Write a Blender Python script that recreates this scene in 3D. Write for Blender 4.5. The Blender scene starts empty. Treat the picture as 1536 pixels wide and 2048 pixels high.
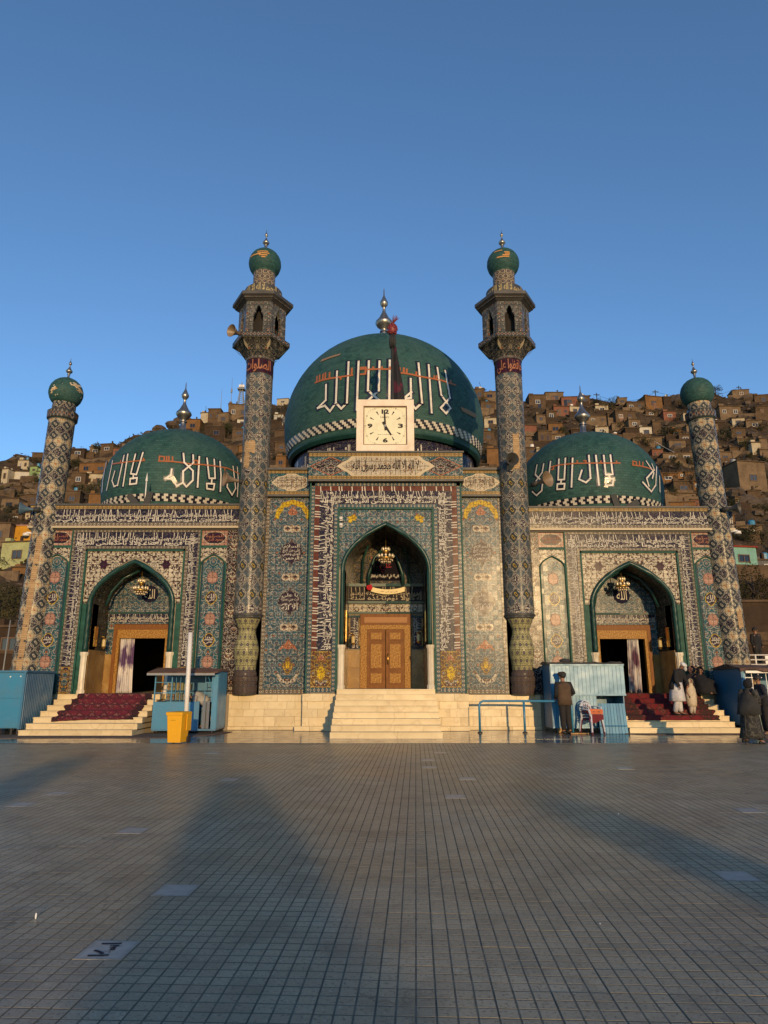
import bpy, bmesh, math, random
import numpy as np
from mathutils import Vector, Matrix

S = bpy.context.scene
COL = S.collection
R = math.radians
PI = math.pi
rnd = random.Random(7)

# ---------------------------------------------------------------- camera, sky, sun, exposure
FPX, PIT, EYE = 1357.0, R(13.985), 1.5
cd = bpy.data.cameras.new('camera'); cam = bpy.data.objects.new('camera', cd); COL.objects.link(cam)
cd.sensor_fit = 'VERTICAL'; cd.sensor_height = 24.0; cd.lens = FPX / 2048 * 24.0
cd.clip_start = 0.1; cd.clip_end = 3000
cam.location = (0, 0, EYE); cam.rotation_euler = (PI/2 + PIT, 0, 0)
S.camera = cam

SUN_AZ, SUN_EL = 11.5, 6.8          # the sun stands behind the camera, to its right, low
W = bpy.data.worlds.new('World'); S.world = W; W.use_nodes = True
wn = W.node_tree.nodes; bg = wn['Background']
sky = wn.new('ShaderNodeTexSky'); sky.sky_type = 'NISHITA'; sky.sun_disc = False
sky.sun_elevation = R(SUN_EL); sky.sun_rotation = R(180 - SUN_AZ)
sky.altitude = 1800; sky.air_density = 1.0; sky.dust_density = 0.15; sky.ozone_density = 2.9
W.node_tree.links.new(sky.outputs[0], bg.inputs[0]); bg.inputs[1].default_value = 0.15
sl = bpy.data.lights.new('sun', 'SUN'); sl.energy = 2.1; sl.angle = R(0.5); sl.color = (1.0, 0.67, 0.32)
so = bpy.data.objects.new('sun', sl); COL.objects.link(so)
sd = Vector((-math.sin(R(SUN_AZ))*math.cos(R(SUN_EL)), math.cos(R(SUN_AZ))*math.cos(R(SUN_EL)), -math.sin(R(SUN_EL))))
so.rotation_euler = sd.to_track_quat('-Z', 'Y').to_euler(); so.location = (6, -30, 12)
vs = S.view_settings
S.display_settings.display_device = 'sRGB'
vs.view_transform = 'Standard'; vs.look = 'None'; vs.exposure = 0.82; vs.gamma = 1.0; vs.use_curve_mapping = False
S.cycles.max_bounces = 6; S.cycles.diffuse_bounces = 3; S.cycles.glossy_bounces = 3
S.cycles.caustics_reflective = False; S.cycles.caustics_refractive = False
S.cycles.sample_clamp_indirect = 4.0

# ---------------------------------------------------------------- measuring helpers (photo pixel + real distance -> metres)
def tanel(py): return math.tan(PIT - math.atan((py - 1024)/FPX))
def Zp(py, Y): return EYE + Y*tanel(py)
def Xp(px, py, Y):
    zc = Y*math.cos(PIT) + (Zp(py, Y) - EYE)*math.sin(PIT)
    return (px - 768)/FPX*zc
def Yg(py): return -EYE/tanel(py)
def toPx(x, y, z):
    zc = y*math.cos(PIT) + (z-EYE)*math.sin(PIT); yc = -y*math.sin(PIT) + (z-EYE)*math.cos(PIT)
    return 768 + FPX*x/zc, 1024 - FPX*yc/zc
def ray(px, py):
    a, b = (px-768)/FPX, -(py-1024)/FPX
    d = Vector((a, math.cos(PIT) - b*math.sin(PIT), math.sin(PIT) + b*math.cos(PIT)))
    return d.normalized()

# ---------------------------------------------------------------- object helpers
def tag(o, label, cat, group=None):
    o['label'] = label; o['category'] = cat; o['kind'] = 'thing'
    if group: o['group'] = group
    return o
def empty(name, loc=(0,0,0), rz=0, parent=None):
    o = bpy.data.objects.new(name, None); COL.objects.link(o); o.location = loc; o.rotation_euler = (0, 0, rz)
    o.empty_display_size = .2
    if parent: o.parent = parent
    return o
def thing(name, label, cat, loc=(0,0,0), rz=0, group=None):
    return tag(empty(name, loc, rz), label, cat, group)
def link(name, me, parent=None, loc=(0,0,0), rot=(0,0,0)):
    o = bpy.data.objects.new(name, me); COL.objects.link(o); o.location = loc; o.rotation_euler = rot
    if parent: o.parent = parent
    return o
def dup(root, loc, rz, label=None):
    def cp(o, par):
        c = o.copy(); COL.objects.link(c)
        if par: c.parent = par
        for ch in o.children: cp(ch, c)
        return c
    r = cp(root, None); r.location = loc; r.rotation_euler = (0, 0, rz)
    if label: r['label'] = label
    return r

class MB:
    def __init__(s): s.v = []; s.f = []; s.m = []; s.k = 0
    def quad(s, *p):
        b = len(s.v); s.v += [tuple(q) for q in p]; s.f.append(tuple(range(b, b+len(p)))); s.m.append(s.k); return s
    def box(s, x0, x1, y0, y1, z0, z1):
        b = len(s.v)
        s.v += [(x0,y0,z0),(x1,y0,z0),(x1,y1,z0),(x0,y1,z0),(x0,y0,z1),(x1,y0,z1),(x1,y1,z1),(x0,y1,z1)]
        for f in ((0,3,2,1),(4,5,6,7),(0,1,5,4),(1,2,6,5),(2,3,7,6),(3,0,4,7)):
            s.f.append(tuple(b+i for i in f)); s.m.append(s.k)
        return s
    def prism(s, poly, y0, y1):            # poly in (x, z), counter-clockwise seen from -Y; front at y0
        b = len(s.v); n = len(poly)
        s.v += [(x, y0, z) for x, z in poly] + [(x, y1, z) for x, z in poly]
        s.f.append(tuple(range(b, b+n))); s.m.append(s.k)
        s.f.append(tuple(range(b+2*n-1, b+n-1, -1))); s.m.append(s.k)
        for i in range(n):
            j = (i+1) % n; s.f.append((b+i, b+n+i, b+n+j, b+j)); s.m.append(s.k)
        return s
    def lathe(s, prof, n=24, c=(0,0,0), a0=0, cap=True, lobe=None):
        b = len(s.v); m = len(prof)
        for r, z in prof:
            for i in range(n):
                a = a0 + 2*PI*i/n; rr = r*(lobe(a) if lobe else 1)
                s.v.append((c[0]+rr*math.sin(a), c[1]-rr*math.cos(a), c[2]+z))
        for k in range(m-1):
            for i in range(n):
                j = (i+1) % n
                s.f.append((b+k*n+i, b+k*n+j, b+(k+1)*n+j, b+(k+1)*n+i)); s.m.append(s.k)
        if cap:
            s.f.append(tuple(b+n-1-i for i in range(n))); s.m.append(s.k)
            s.f.append(tuple(b+(m-1)*n+i for i in range(n))); s.m.append(s.k)
        return s
    def tube(s, pts, r, n=8, cap=True, twist=0, lobes=0, closed=False):
        pts = [Vector(p) for p in pts]; b = len(s.v); N = len(pts); up = None; L = 0
        for i, p in enumerate(pts):
            t = (pts[min(i+1, N-1)] - pts[max(i-1, 0)]).normalized()
            if up is None:
                up = Vector((0,0,1)) if abs(t.z) < .9 else Vector((0,1,0))
            u = (up - t*up.dot(t)).normalized(); w = t.cross(u); up = u
            if i: L += (p - pts[i-1]).length
            rr = r[i] if isinstance(r, (list, tuple)) else r
            for k in range(n):
                a = 2*PI*k/n; q = rr*(1 + (.13*math.cos(lobes*(a) + twist*L) if lobes else 0))
                s.v.append(tuple(p + u*(q*math.cos(a)) + w*(q*math.sin(a))))
        for i in range(N-1):
            for k in range(n):
                j = (k+1) % n
                s.f.append((b+i*n+k, b+i*n+j, b+(i+1)*n+j, b+(i+1)*n+k)); s.m.append(s.k)
        if cap:
            s.f.append(tuple(b+n-1-k for k in range(n))); s.m.append(s.k)
            s.f.append(tuple(b+(N-1)*n+k for k in range(n))); s.m.append(s.k)
        return s
    def loft(s, rings, cap=True):          # rings: lists of points of equal length
        b = len(s.v); n = len(rings[0])
        for r in rings: s.v += [tuple(p) for p in r]
        for i in range(len(rings)-1):
            for k in range(n):
                j = (k+1) % n; s.f.append((b+i*n+k, b+i*n+j, b+(i+1)*n+j, b+(i+1)*n+k)); s.m.append(s.k)
        if cap:
            s.f.append(tuple(b+n-1-k for k in range(n))); s.m.append(s.k)
            s.f.append(tuple(b+(len(rings)-1)*n+k for k in range(n))); s.m.append(s.k)
        return s
    def ball(s, c, r, n=10, m=6, sc=(1,1,1)):
        prof = [(max(r*math.sin(PI*i/m), 1e-4), -r*math.cos(PI*i/m)) for i in range(m+1)]
        b = len(s.v); s.lathe(prof, n, cap=False)
        for i in range(b, len(s.v)):
            x, y, z = s.v[i]; s.v[i] = (c[0]+x*sc[0], c[1]+y*sc[1], c[2]+z*sc[2])
        return s
    def mesh(s, name, mats, smooth=False, org=(0,0,0)):
        me = bpy.data.meshes.new(name)
        me.from_pydata([(x-org[0], y-org[1], z-org[2]) for x, y, z in s.v], [], s.f)
        for m in (mats if isinstance(mats, (list, tuple)) else [mats]): me.materials.append(m)
        if any(s.m): me.polygons.foreach_set('material_index', s.m)
        if smooth: me.polygons.foreach_set('use_smooth', [True]*len(me.polygons))
        me.update(); return me
    def obj(s, name, mats, parent=None, smooth=False, org=(0,0,0), rot=(0,0,0)):
        return link(name, s.mesh(name, mats, smooth, org), parent, org, rot)
def auto(o, ang=40):
    me = o.data; me.polygons.foreach_set('use_smooth', [True]*len(me.polygons))
    try: me.set_sharp_from_angle(angle=R(ang))
    except Exception: pass
    return o
def arc2(w, h, n=10):                       # pointed four-centred arch, from (+w,0) over (0,h) to (-w,0)
    P = [(1,0),(1,.30),(.74,.68),(0,1)]; out = []
    for i in range(n+1):
        t = i/n; a = [(1-t)**3, 3*t*(1-t)**2, 3*t*t*(1-t), t**3]
        out.append((w*sum(a[k]*P[k][0] for k in range(4)), h*sum(a[k]*P[k][1] for k in range(4))))
    return out + [(-x, z) for x, z in out[-2::-1]]
def poly_ngon(n, rx, rz, lob=0, k=8, ph=0):  # lobed medallion outline
    return [((rx*(1+lob*math.cos(k*2*PI*i/n+ph)))*math.cos(2*PI*i/n), (rz*(1+lob*math.cos(k*2*PI*i/n+ph)))*math.sin(2*PI*i/n)) for i in range(n)]
# ---------------------------------------------------------------- node expression kit
T = None
class E:
    def __init__(s, k): s.k = k
    def __add__(a, b): return mt('ADD', a, b)
    def __radd__(a, b): return mt('ADD', b, a)
    def __sub__(a, b): return mt('SUBTRACT', a, b)
    def __rsub__(a, b): return mt('SUBTRACT', b, a)
    def __mul__(a, b): return mt('MULTIPLY', a, b)
    def __rmul__(a, b): return mt('MULTIPLY', b, a)
    def __truediv__(a, b): return mt('DIVIDE', a, b)
    def __neg__(a): return mt('MULTIPLY', a, -1.0)
def put(sock, v):
    if isinstance(v, E): T.links.new(v.k, sock)
    elif isinstance(v, (tuple, list)): sock.default_value = tuple(v)+((1.0,) if len(sock.default_value) == 4 and len(v) == 3 else ())
    else: sock.default_value = v
def mt(op, *a):
    n = T.nodes.new('ShaderNodeMath'); n.operation = op
    for i, v in enumerate(a): put(n.inputs[i], v)
    return E(n.outputs[0])
def lt(a, b): return mt('LESS_THAN', a, b)
def gt(a, b): return mt('GREATER_THAN', a, b)
def ab(a): return mt('ABSOLUTE', a)
def fr(a): return mt('FRACT', a)
def fl(a): return mt('FLOOR', a)
def mod(a, b): return mt('FLOORED_MODULO', a, b)
def mx(a, b): return mt('MAXIMUM', a, b)
def mn(a, b): return mt('MINIMUM', a, b)
def sn(a): return mt('SINE', a)
def sq(a): return mt('SQRT', a)
def mix(f, a, b):
    n = T.nodes.new('ShaderNodeMix'); n.data_type = 'RGBA'
    put(n.inputs[0], f); put(n.inputs[6], a); put(n.inputs[7], b); return E(n.outputs[2])
def mul(a, b):
    n = T.nodes.new('ShaderNodeMix'); n.data_type = 'RGBA'; n.blend_type = 'MULTIPLY'
    put(n.inputs[0], 1.0); put(n.inputs[6], a); put(n.inputs[7], b); return E(n.outputs[2])
def vec(x, y, z):
    n = T.nodes.new('ShaderNodeCombineXYZ')
    for i, v in enumerate((x, y, z)): put(n.inputs[i], v)
    return E(n.outputs[0])
def sep(v):
    n = T.nodes.new('ShaderNodeSeparateXYZ'); put(n.inputs[0], v); return [E(o) for o in n.outputs]
def ramp(f, a, b, lo=0.0, hi=1.0):
    n = T.nodes.new('ShaderNodeMapRange'); put(n.inputs[0], f)
    for i, v in enumerate((a, b, lo, hi)): put(n.inputs[i+1], v)
    return E(n.outputs[0])
def noise(p, sc, det=2.0, rough=.5):
    n = T.nodes.new('ShaderNodeTexNoise')
    if p is not None: put(n.inputs['Vector'], p)
    put(n.inputs['Scale'], sc); put(n.inputs['Detail'], det); put(n.inputs['Roughness'], rough); return E(n.outputs[0])
def voro(p, sc, feat='F1', out='Distance', rand=1.0):
    n = T.nodes.new('ShaderNodeTexVoronoi'); n.feature = feat
    if p is not None: put(n.inputs['Vector'], p)
    put(n.inputs['Scale'], sc); put(n.inputs['Randomness'], rand); return E(n.outputs[out])
def white(p, out=0):
    n = T.nodes.new('ShaderNodeTexWhiteNoise'); put(n.inputs['Vector'], p); return E(n.outputs[out])
def coord(kind='Object'):
    n = T.nodes.new('ShaderNodeTexCoord'); return E(n.outputs[kind])
def orand():
    n = T.nodes.new('ShaderNodeObjectInfo'); return E(n.outputs['Random'])
def bump(h, strength=.4, dist=.01):
    n = T.nodes.new('ShaderNodeBump'); put(n.inputs['Strength'], strength); put(n.inputs['Distance'], dist); put(n.inputs['Height'], h)
    return E(n.outputs[0])
def tilt(x, z, size, amt):                  # every tile set a little out of true: broken highlights
    w = white(vec(fl(x/size), fl(z/size), 0.0), 1)
    a = T.nodes.new('ShaderNodeVectorMath'); a.operation = 'SUBTRACT'; put(a.inputs[0], w); a.inputs[1].default_value = (.5,.5,.5)
    b = T.nodes.new('ShaderNodeVectorMath'); b.operation = 'SCALE'; T.links.new(a.outputs[0], b.inputs[0]); b.inputs['Scale'].default_value = amt
    g = T.nodes.new('ShaderNodeNewGeometry')
    c = T.nodes.new('ShaderNodeVectorMath'); c.operation = 'ADD'; T.links.new(b.outputs[0], c.inputs[0]); T.links.new(g.outputs['Normal'], c.inputs[1])
    d = T.nodes.new('ShaderNodeVectorMath'); d.operation = 'NORMALIZE'; T.links.new(c.outputs[0], d.inputs[0])
    return E(d.outputs[0])
CACHE = {}
def mat(key, fn, rough=.5, metal=0.0, spec=.5):
    """fn() returns colour or dict(col=, rough=, normal=)"""
    global T
    if key in CACHE: return CACHE[key]
    m = bpy.data.materials.new(str(key) if isinstance(key, str) else '_'.join(str(k) for k in key)); m.use_nodes = True; T = m.node_tree
    b = T.nodes['Principled BSDF']
    r = fn() if callable(fn) else fn
    if not isinstance(r, dict): r = dict(col=r)
    put(b.inputs['Base Color'], r['col']); put(b.inputs['Roughness'], r.get('rough', rough)); put(b.inputs['Metallic'], r.get('metal', metal))
    put(b.inputs['Specular IOR Level'], r.get('spec', spec))
    if 'normal' in r: put(b.inputs['Normal'], r['normal'])
    if 'coat' in r: put(b.inputs['Coat Weight'], r['coat'])
    m.diffuse_color = (.5,.5,.5,1)
    CACHE[key] = m; return m

def h2l(h):
    h = h.lstrip('#'); c = [int(h[i:i+2], 16)/255 for i in (0,2,4)]
    return tuple(x/12.92 if x <= .04045 else ((x+.055)/1.055)**2.4 for x in c)
CREAM=(.58,.50,.37); TEAL=(.046,.112,.148); TEALD=(.016,.07,.085); NAVY=(.016,.017,.045); ORANGE=(.46,.14,.035); OCHRE=(.52,.34,.06)
YELLOW=(.72,.47,.02); BROWN=(.17,.06,.03); WINE=(.036,.013,.02); GREEN=(.012,.085,.062); PINKC=(.45,.24,.17); LTEAL=(.10,.27,.27)

# ---- tile pattern colours -------------------------------------------------------------------
def tilefin(col, x, z, size=.165, amt=.013, rough=.20, grout=.035):
    d = mx(ab(fr(x/size)-.5), ab(fr(z/size)-.5)); col = mix(gt(d, .5-grout), col, (.05,.045,.04))
    p = coord('Object')
    dirt = ramp(noise(p, 1.3, 4), .3, .75, .57, .87)
    col = mul(col, vec(dirt, dirt, dirt))
    rv = white(vec(fl(x/size), fl(z/size), 3.0))
    return dict(col=col, rough=ramp(rv, 0, 1, rough, rough+.07), normal=tilt(x, z, size, amt), spec=.085)
def flecks(col, p, sc, pal, dens=.26):
    d = voro(p, sc); c = voro(p, sc, out='Color'); r = sep(c)
    inn = lt(d, dens)
    for i, (th, cc) in enumerate(pal):
        col = mix(inn*lt(r[0], th)*gt(r[0], pal[i-1][0] if i else -1.0), col, cc)
    return col
def floral(ground=TEAL, pal=None, cell=.23, scroll=(.38,.34,.28), fleck=19.0, ax=0):
    pal = pal or [(.36,(.46,.41,.33)),(.41,ORANGE),(.68,(.10,.085,.10)),(.82,NAVY),(1.01,LTEAL)]
    def f():
        o3 = sep(coord('Object')); x, z = o3[ax], o3[2]; u = ab(x); p = vec(u, 0.0, z)
        row = fl(z/cell); gx = fr(u/cell + mod(row, 2.0)*.5)-.5; gy = fr(z/cell)-.5
        r = sq(gx*gx+gy*gy); th = mt('ARCTAN2', gy, gx)
        g = mix(ramp(noise(p, 2.2, 2), .35, .65), ground, tuple(c*.75 for c in ground))
        col = flecks(g, p, fleck, pal)
        spiral = lt(ab(fr(r*4.2 + th/(2*PI))-.5), .12)*lt(r, .47)*gt(r, .12)
        vine = lt(ab(noise(p, 5.5, 1.0)-.5), .018)
        col = mix(mx(spiral, vine), col, scroll)
        pet = r*(1.0+.22*sn(th*6.0))
        cw = white(vec(fl(u/cell + mod(row, 2.0)*.5), row, 7.0)); flw = mix(gt(cw, .8), mix(gt(cw, .45), (.13,.12,.13), (.40,.35,.28)), ORANGE)
        col = mix(lt(pet, .17), col, (.05,.05,.07)); col = mix(lt(pet, .12), col, flw); col = mix(lt(r, .05), col, (.12,.07,.05))
        return tilefin(col, x, z)
    return f
M_FLORAL = mat('floral_tile', floral())
M_FLORAL_N = mat('floral_tile_niche', floral(ground=(.03,.115,.14), cell=.3, fleck=16.0, pal=[(.36,CREAM),(.46,ORANGE),(.62,NAVY),(1.01,LTEAL)]))
M_DARKFL = mat('dark_floral_tile', floral(ground=(.035,.018,.02), cell=.26, fleck=15.0, pal=[(.4,PINKC),(.55,ORANGE),(.7,CREAM),(.8,LTEAL),(1.01,BROWN)]))
M_ORFL = mat('orange_floral_tile', floral(ground=(.16,.07,.03), cell=.24, fleck=17.0, pal=[(.35,ORANGE),(.55,OCHRE),(.75,NAVY),(1.01,CREAM)], scroll=OCHRE))
M_OCFL = mat('ochre_floral_tile', floral(ground=(.42,.25,.06), cell=.22, fleck=17.0, pal=[(.35,NAVY),(.6,CREAM),(.8,TEAL),(1.01,BROWN)], scroll=NAVY))
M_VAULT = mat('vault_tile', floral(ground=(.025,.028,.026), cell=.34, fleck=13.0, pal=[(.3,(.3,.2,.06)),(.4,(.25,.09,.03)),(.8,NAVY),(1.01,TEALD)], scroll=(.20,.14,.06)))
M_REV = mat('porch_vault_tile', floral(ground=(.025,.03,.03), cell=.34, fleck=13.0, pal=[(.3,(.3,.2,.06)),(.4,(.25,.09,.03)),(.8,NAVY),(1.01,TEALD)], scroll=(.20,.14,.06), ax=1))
def creamfl():
    x, y, z = sep(coord('Object')); u = ab(x); p = vec(u, 0.0, z)
    n = noise(p, 7.0, 1.0); col = mix(lt(ab(n-.5), .035), CREAM, (.06,.03,.025))
    d = voro(p, 9.0); c = sep(voro(p, 9.0, out='Color'))
    col = mix(lt(d, .27), col, (.07,.03,.03)); col = mix(lt(d, .13), col, mix(gt(c[0], .5), ORANGE, TEAL))
    return tilefin(col, x, z)
M_CREAMFL = mat('cream_floral_tile', creamfl)
def guard(axis, base=(.20,.15,.11), motif=CREAM, dot=TEALD, per=.13):
    def f():
        o = sep(coord('Object')); g = sep(coord('Generated'))
        a = o[0] if axis == 'H' else o[2]; b = (g[2] if axis == 'H' else g[0]) - .5
        d = ab(fr(a/per)-.5)
        col = mix(lt(d*1.3+ab(b)*1.2, .47), base, motif)
        col = mix(lt(d*1.6+ab(b)*1.6, .3), col, dot)
        col = mix(lt(ab(fr(a/per+.5)-.5)*1.5+ab(b)*1.5, .18), col, ORANGE)
        col = mix(gt(ab(b), .39), col, TEALD); col = mix(gt(ab(b), .46), col, (.35,.28,.18))
        return tilefin(col, o[0], o[2], amt=.03)
    return f
M_GH = mat('guard_tile_h', guard('H')); M_GV = mat('guard_tile_v', guard('V'))
M_G2H = mat('guard_tile_teal_h', guard('H', base=TEAL, dot=BROWN)); M_G2V = mat('guard_tile_teal_v', guard('V', base=TEAL, dot=BROWN))
M_GYH = mat('guard_tile_gold_h', guard('H', base=(.33,.2,.06), motif=(.55,.38,.14), dot=BROWN))
def navyband():
    x, y, z = sep(coord('Object')); p = coord('Object')
    col = mix(ramp(noise(p, 1.5), .4, .6), NAVY, (.028,.018,.04))
    v = lt(ab(noise(p, 7.0, 1.0)-.52), .03); col = mix(v, col, (.13,.11,.10))
    d = voro(p, 13.0); c = sep(voro(p, 13.0, out='Color'))
    col = mix(lt(d, .2)*gt(c[0], .55), col, (.30,.24,.18)); return tilefin(col, x, z)
M_NAVY = mat('navy_band_tile', navyband)
M_WINE = mat('wine_tile', lambda: (lambda o: tilefin(mix(ramp(noise(coord(), 9.0, 1.0), .47, .53), WINE, (.05,.012,.03)), o[0], o[2]))(sep(coord())))
M_RED = mat('red_brick_tile', lambda: (lambda o: tilefin(mix(white(vec(fl(o[0]/.11), fl(o[2]/.05), 1.0)), (.12,.03,.018), (.19,.055,.03)), o[0], o[2], size=.11))(sep(coord())))
M_SCRIPT = mat('cream_script', lambda: mul((.50,.45,.37), (lambda d: vec(d, d, d))(ramp(noise(coord(), 3.0), .3, .7, .85, 1.15))), rough=.5, spec=.3)
M_SCRIPTO = mat('orange_script', (.30,.11,.05), rough=.5, spec=.3)
M_INK = mat('black_script', (.02,.016,.02), rough=.6, spec=.2)
M_CREAM = mat('plain_cream_tile', lambda: (lambda o: tilefin(mix(lt(ab(noise(coord(), 9.0, 1.0)-.5), .03), CREAM, (.30,.17,.08)), o[0], o[2]))(sep(coord())))
def tiled(c): return lambda: (lambda o: tilefin(c(), o[0], o[2]))(sep(coord()))
M_PINK = mat('pink_medallion_tile', tiled(lambda: flecks(PINKC, coord(), 15.0, [(.5,(.06,.03,.03)),(1.01,CREAM)], .24)))
M_YEL = mat('yellow_tile', lambda: (lambda o: tilefin(mix(lt(ab(noise(coord(), 9.0, 1.0)-.5), .028), YELLOW, (.30,.16,.01)), o[0], o[2], size=.12))(sep(coord())))
M_ORT = mat('orange_motif_tile', tiled(lambda: flecks((.42,.15,.07), coord(), 14.0, [(.5,CREAM),(1.01,NAVY)], .25)))
M_MEDN = mat('navy_medallion_tile', tiled(lambda: mix(lt(ab(noise(coord(), 8.0, 1.0)-.5), .02), (.03,.014,.03), (.12,.09,.09))))
M_BORDC = mat('cream_line_tile', (.40,.32,.20), rough=.5)
M_GREENL = mat('green_line_tile', lambda: mul((.02,.075,.055), (lambda d: vec(d,d,d))(ramp(noise(coord(), 4.0), .3, .7, .6, 1.3))), rough=.5, spec=.12)
def rope():
    p = coord('Object'); x, y, z = sep(p)
    d = fr((z + ab(x)*.8)/.07)
    col = mix(lt(d, .22), mix(ramp(noise(p, 5.0), .35, .65), (.010,.040,.034), (.016,.060,.050)), (.004,.018,.016))
    return dict(col=col, rough=.32, normal=bump(d, .5, .015), spec=.35)
M_ROPE = mat('green_rope_tile', rope)
def brick():
    x, y, z = sep(coord('Object')); r = fl(z/.07); w = white(vec(fl(x/.2+mod(r, 2.0)*.5), r, fl(y/.2)))
    col = mix(w, (.30,.18,.085), (.42,.28,.14)); col = mix(lt(fr(z/.07), .16), col, (.16,.11,.06))
    return dict(col=col, normal=bump(fr(z/.07), .4, .01))
M_BRICK = mat('bare_brick', brick, rough=.85)
def angle_u(Rr):
    x, y, z = sep(coord('Object')); th = mt('ARCTAN2', x, -y); return th*Rr, z, th
def lattice(Rr, nd, hd, mode):
    """ogee lattice of nd diamonds round the shaft, each hd tall"""
    def f():
        u, z, th = angle_u(Rr); p = coord('Object'); x, y, zz = sep(p)
        a0 = th*(nd/(2*PI)); b0 = z/hd
        a = a0 + .04*sn(b0*2*PI*2.0); b = b0 + .04*sn(a0*2*PI*2.0)
        s, t = a+b, a-b
        i, j = fl(s), fl(t); ls, lt_ = fr(s)-.5, fr(t)-.5
        e = mx(ab(ls), ab(lt_)); r = sq(ls*ls+lt_*lt_)
        base = mix(ramp(noise(p, 9.0, 1.0), .42, .58), (.125,.135,.135), (.075,.098,.11))
        base = flecks(base, p, 17.0, [(.3,(.21,.19,.165)),(.40,(.30,.13,.06)),(.7,(.05,.055,.075)),(1.01,(.07,.12,.13))], .25)
        row = mod(i - j, 2.0 if mode == 'upper' else 4.0)
        wob = noise(p, 16.0 if mode == 'upper' else 13.0, 1.0)
        scr = mx(lt(ab(wob-.5), .05), lt(ab(noise(p, 10.0, 0.0)-.47), .02))
        CR = (.52,.45,.34)
        navy = mix(scr*lt(e, .37), (.026,.020,.042), CR)
        lay = base
        if mode == 'upper':
            lay = mix(lt(row, .5), base, navy)
        elif mode == 'lower':
            ros = mix(lt(r, .20), (.05,.06,.06), mix(lt(r, .11), OCHRE, (.05,.04,.03)))
            lay = mix(lt(row, .5), lay, navy); lay = mix(gt(row, 1.5)*lt(row, 2.5), lay, ros)
        else:
            ros = mix(lt(ab(r-.13), .045), (.05,.06,.065), CR); ros = mix(lt(r, .05), ros, (.3,.24,.15))
            sc2 = mx(lt(ab(noise(p, 15.0, 0.0)-.5), .022), lt(ab(noise(p, 10.0, 0.0)-.47), .012)); nav2 = mix(sc2*lt(e, .36), (.026,.020,.036), CR)
            crm = mix(lt(voro(p, 17.0), .19), (.52,.41,.25), (.06,.03,.025)); crm = mix(lt(r, .1), crm, ORANGE)
            big = mix(gt(mod(i-j, 4.0), 1.0), nav2, crm); lay = mix(gt(mod(i+j, 2.0), .5), big, ros)
        col = mix(gt(e, .425), lay, mix(gt(e, .465), CR, (.16,.14,.12)))
        return tilefin(col, u, z, size=.15, amt=.02, rough=.24)
    return f
M_LATU = mat('lattice_upper', lattice(.47, 8, .42, 'upper')); M_LATL = mat('lattice_lower', lattice(.47, 8, .47, 'lower'))
M_LATC = mat('lattice_corner', lattice(.43, 7, .42, 'corner'))
def cylfl(Rr, ground, pal, cell=.3, scroll=CREAM, fleck=14.0):
    def f():
        u, z, th = angle_u(Rr); p = coord('Object')
        row = fl(z/cell); gx = fr(u/cell + mod(row, 2.0)*.5)-.5; gy = fr(z/cell)-.5; r = sq(gx*gx+gy*gy)
        col = flecks(ground, p, fleck, pal, .27)
        col = mix(lt(ab(r-.40), .035), col, scroll); col = mix(lt(r, .22), col, (.06,.05,.07)); col = mix(lt(r, .10), col, (.28,.22,.20))
        return tilefin(col, u, z, amt=.02)
    return f
M_BALU = mat('baluster_tile', cylfl(.46, (.46,.41,.20), [(.3,(.08,.10,.06)),(.45,(.07,.06,.07)),(1.01,(.24,.25,.13))], .25, (.16,.15,.08), 24.0))
M_NECK = mat('neck_tile', cylfl(.4, (.20,.155,.11), [(.4,TEAL),(.6,ORANGE),(1.01,NAVY)], .20))
M_DARKB = mat('dark_moulding_tile', cylfl(.48, (.10,.075,.065), [(.3,(.2,.12,.09)),(.6,(.25,.21,.15)),(1.01,TEAL)], .16, (.18,.12,.09)))
M_GALL = mat('gallery_tile', floral(ground=(.10,.105,.10), cell=.26, fleck=15.0, pal=[(.35,ORANGE),(.6,CREAM),(.8,NAVY),(1.01,TEAL)], scroll=(.22,.20,.17)))
M_CORB = mat('corbel_tile', floral(ground=(.035,.04,.045), cell=.2, fleck=18.0, pal=[(.4,(.3,.25,.18)),(.6,(.12,.12,.10)),(1.01,TEALD)], scroll=(.25,.21,.15)))
M_RIM = mat('rim_tile', guard('H', base=(.07,.065,.06), motif=(.26,.23,.19), dot=NAVY, per=.13))
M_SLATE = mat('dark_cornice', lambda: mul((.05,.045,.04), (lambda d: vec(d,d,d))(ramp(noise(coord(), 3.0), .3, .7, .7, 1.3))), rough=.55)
def dome_tile(Rr, brow=.10, bcol=.19, peel=0.0):
    def f():
        u, z, th = angle_u(Rr); p = coord('Object')
        row = fl(z/brow); cx = fl(u/bcol + mod(row, 2.0)*.5)
        w = white(vec(cx, row, 2.0)); col = mix(w, (.013,.050,.045), (.030,.090,.078))
        big = noise(p, .8, 4.0); col = mix(ramp(big, .4, .75), col, (.042,.095,.085))
        x, y, zz = sep(p)
        streak = noise(vec(th*26.0, 0.0, z*.35), 1.0, 3.0); col = mix(ramp(streak, .55, .8, 0.0, .45), col, (.06,.105,.09))
        g = mx(lt(fr(z/brow), .11), lt(fr(u/bcol + mod(row, 2.0)*.5), .05)); col = mix(g*.75, col, (.004,.016,.014))
        out = dict(rough=ramp(white(vec(cx, row, 5.0)), 0, 1, .6, .75), spec=.3, normal=tilt(u, z, brow, .05))
        if peel:
            pk = ramp(noise(vec(x*1.2, y, zz*2.4), 1.9, 3.0, .6), .60, .605)
            col = mix(pk, col, mix(ramp(noise(p, 7.0), .4, .6), (.40,.22,.08), (.55,.48,.34)))
        out['col'] = col; return out
    return f
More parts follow.
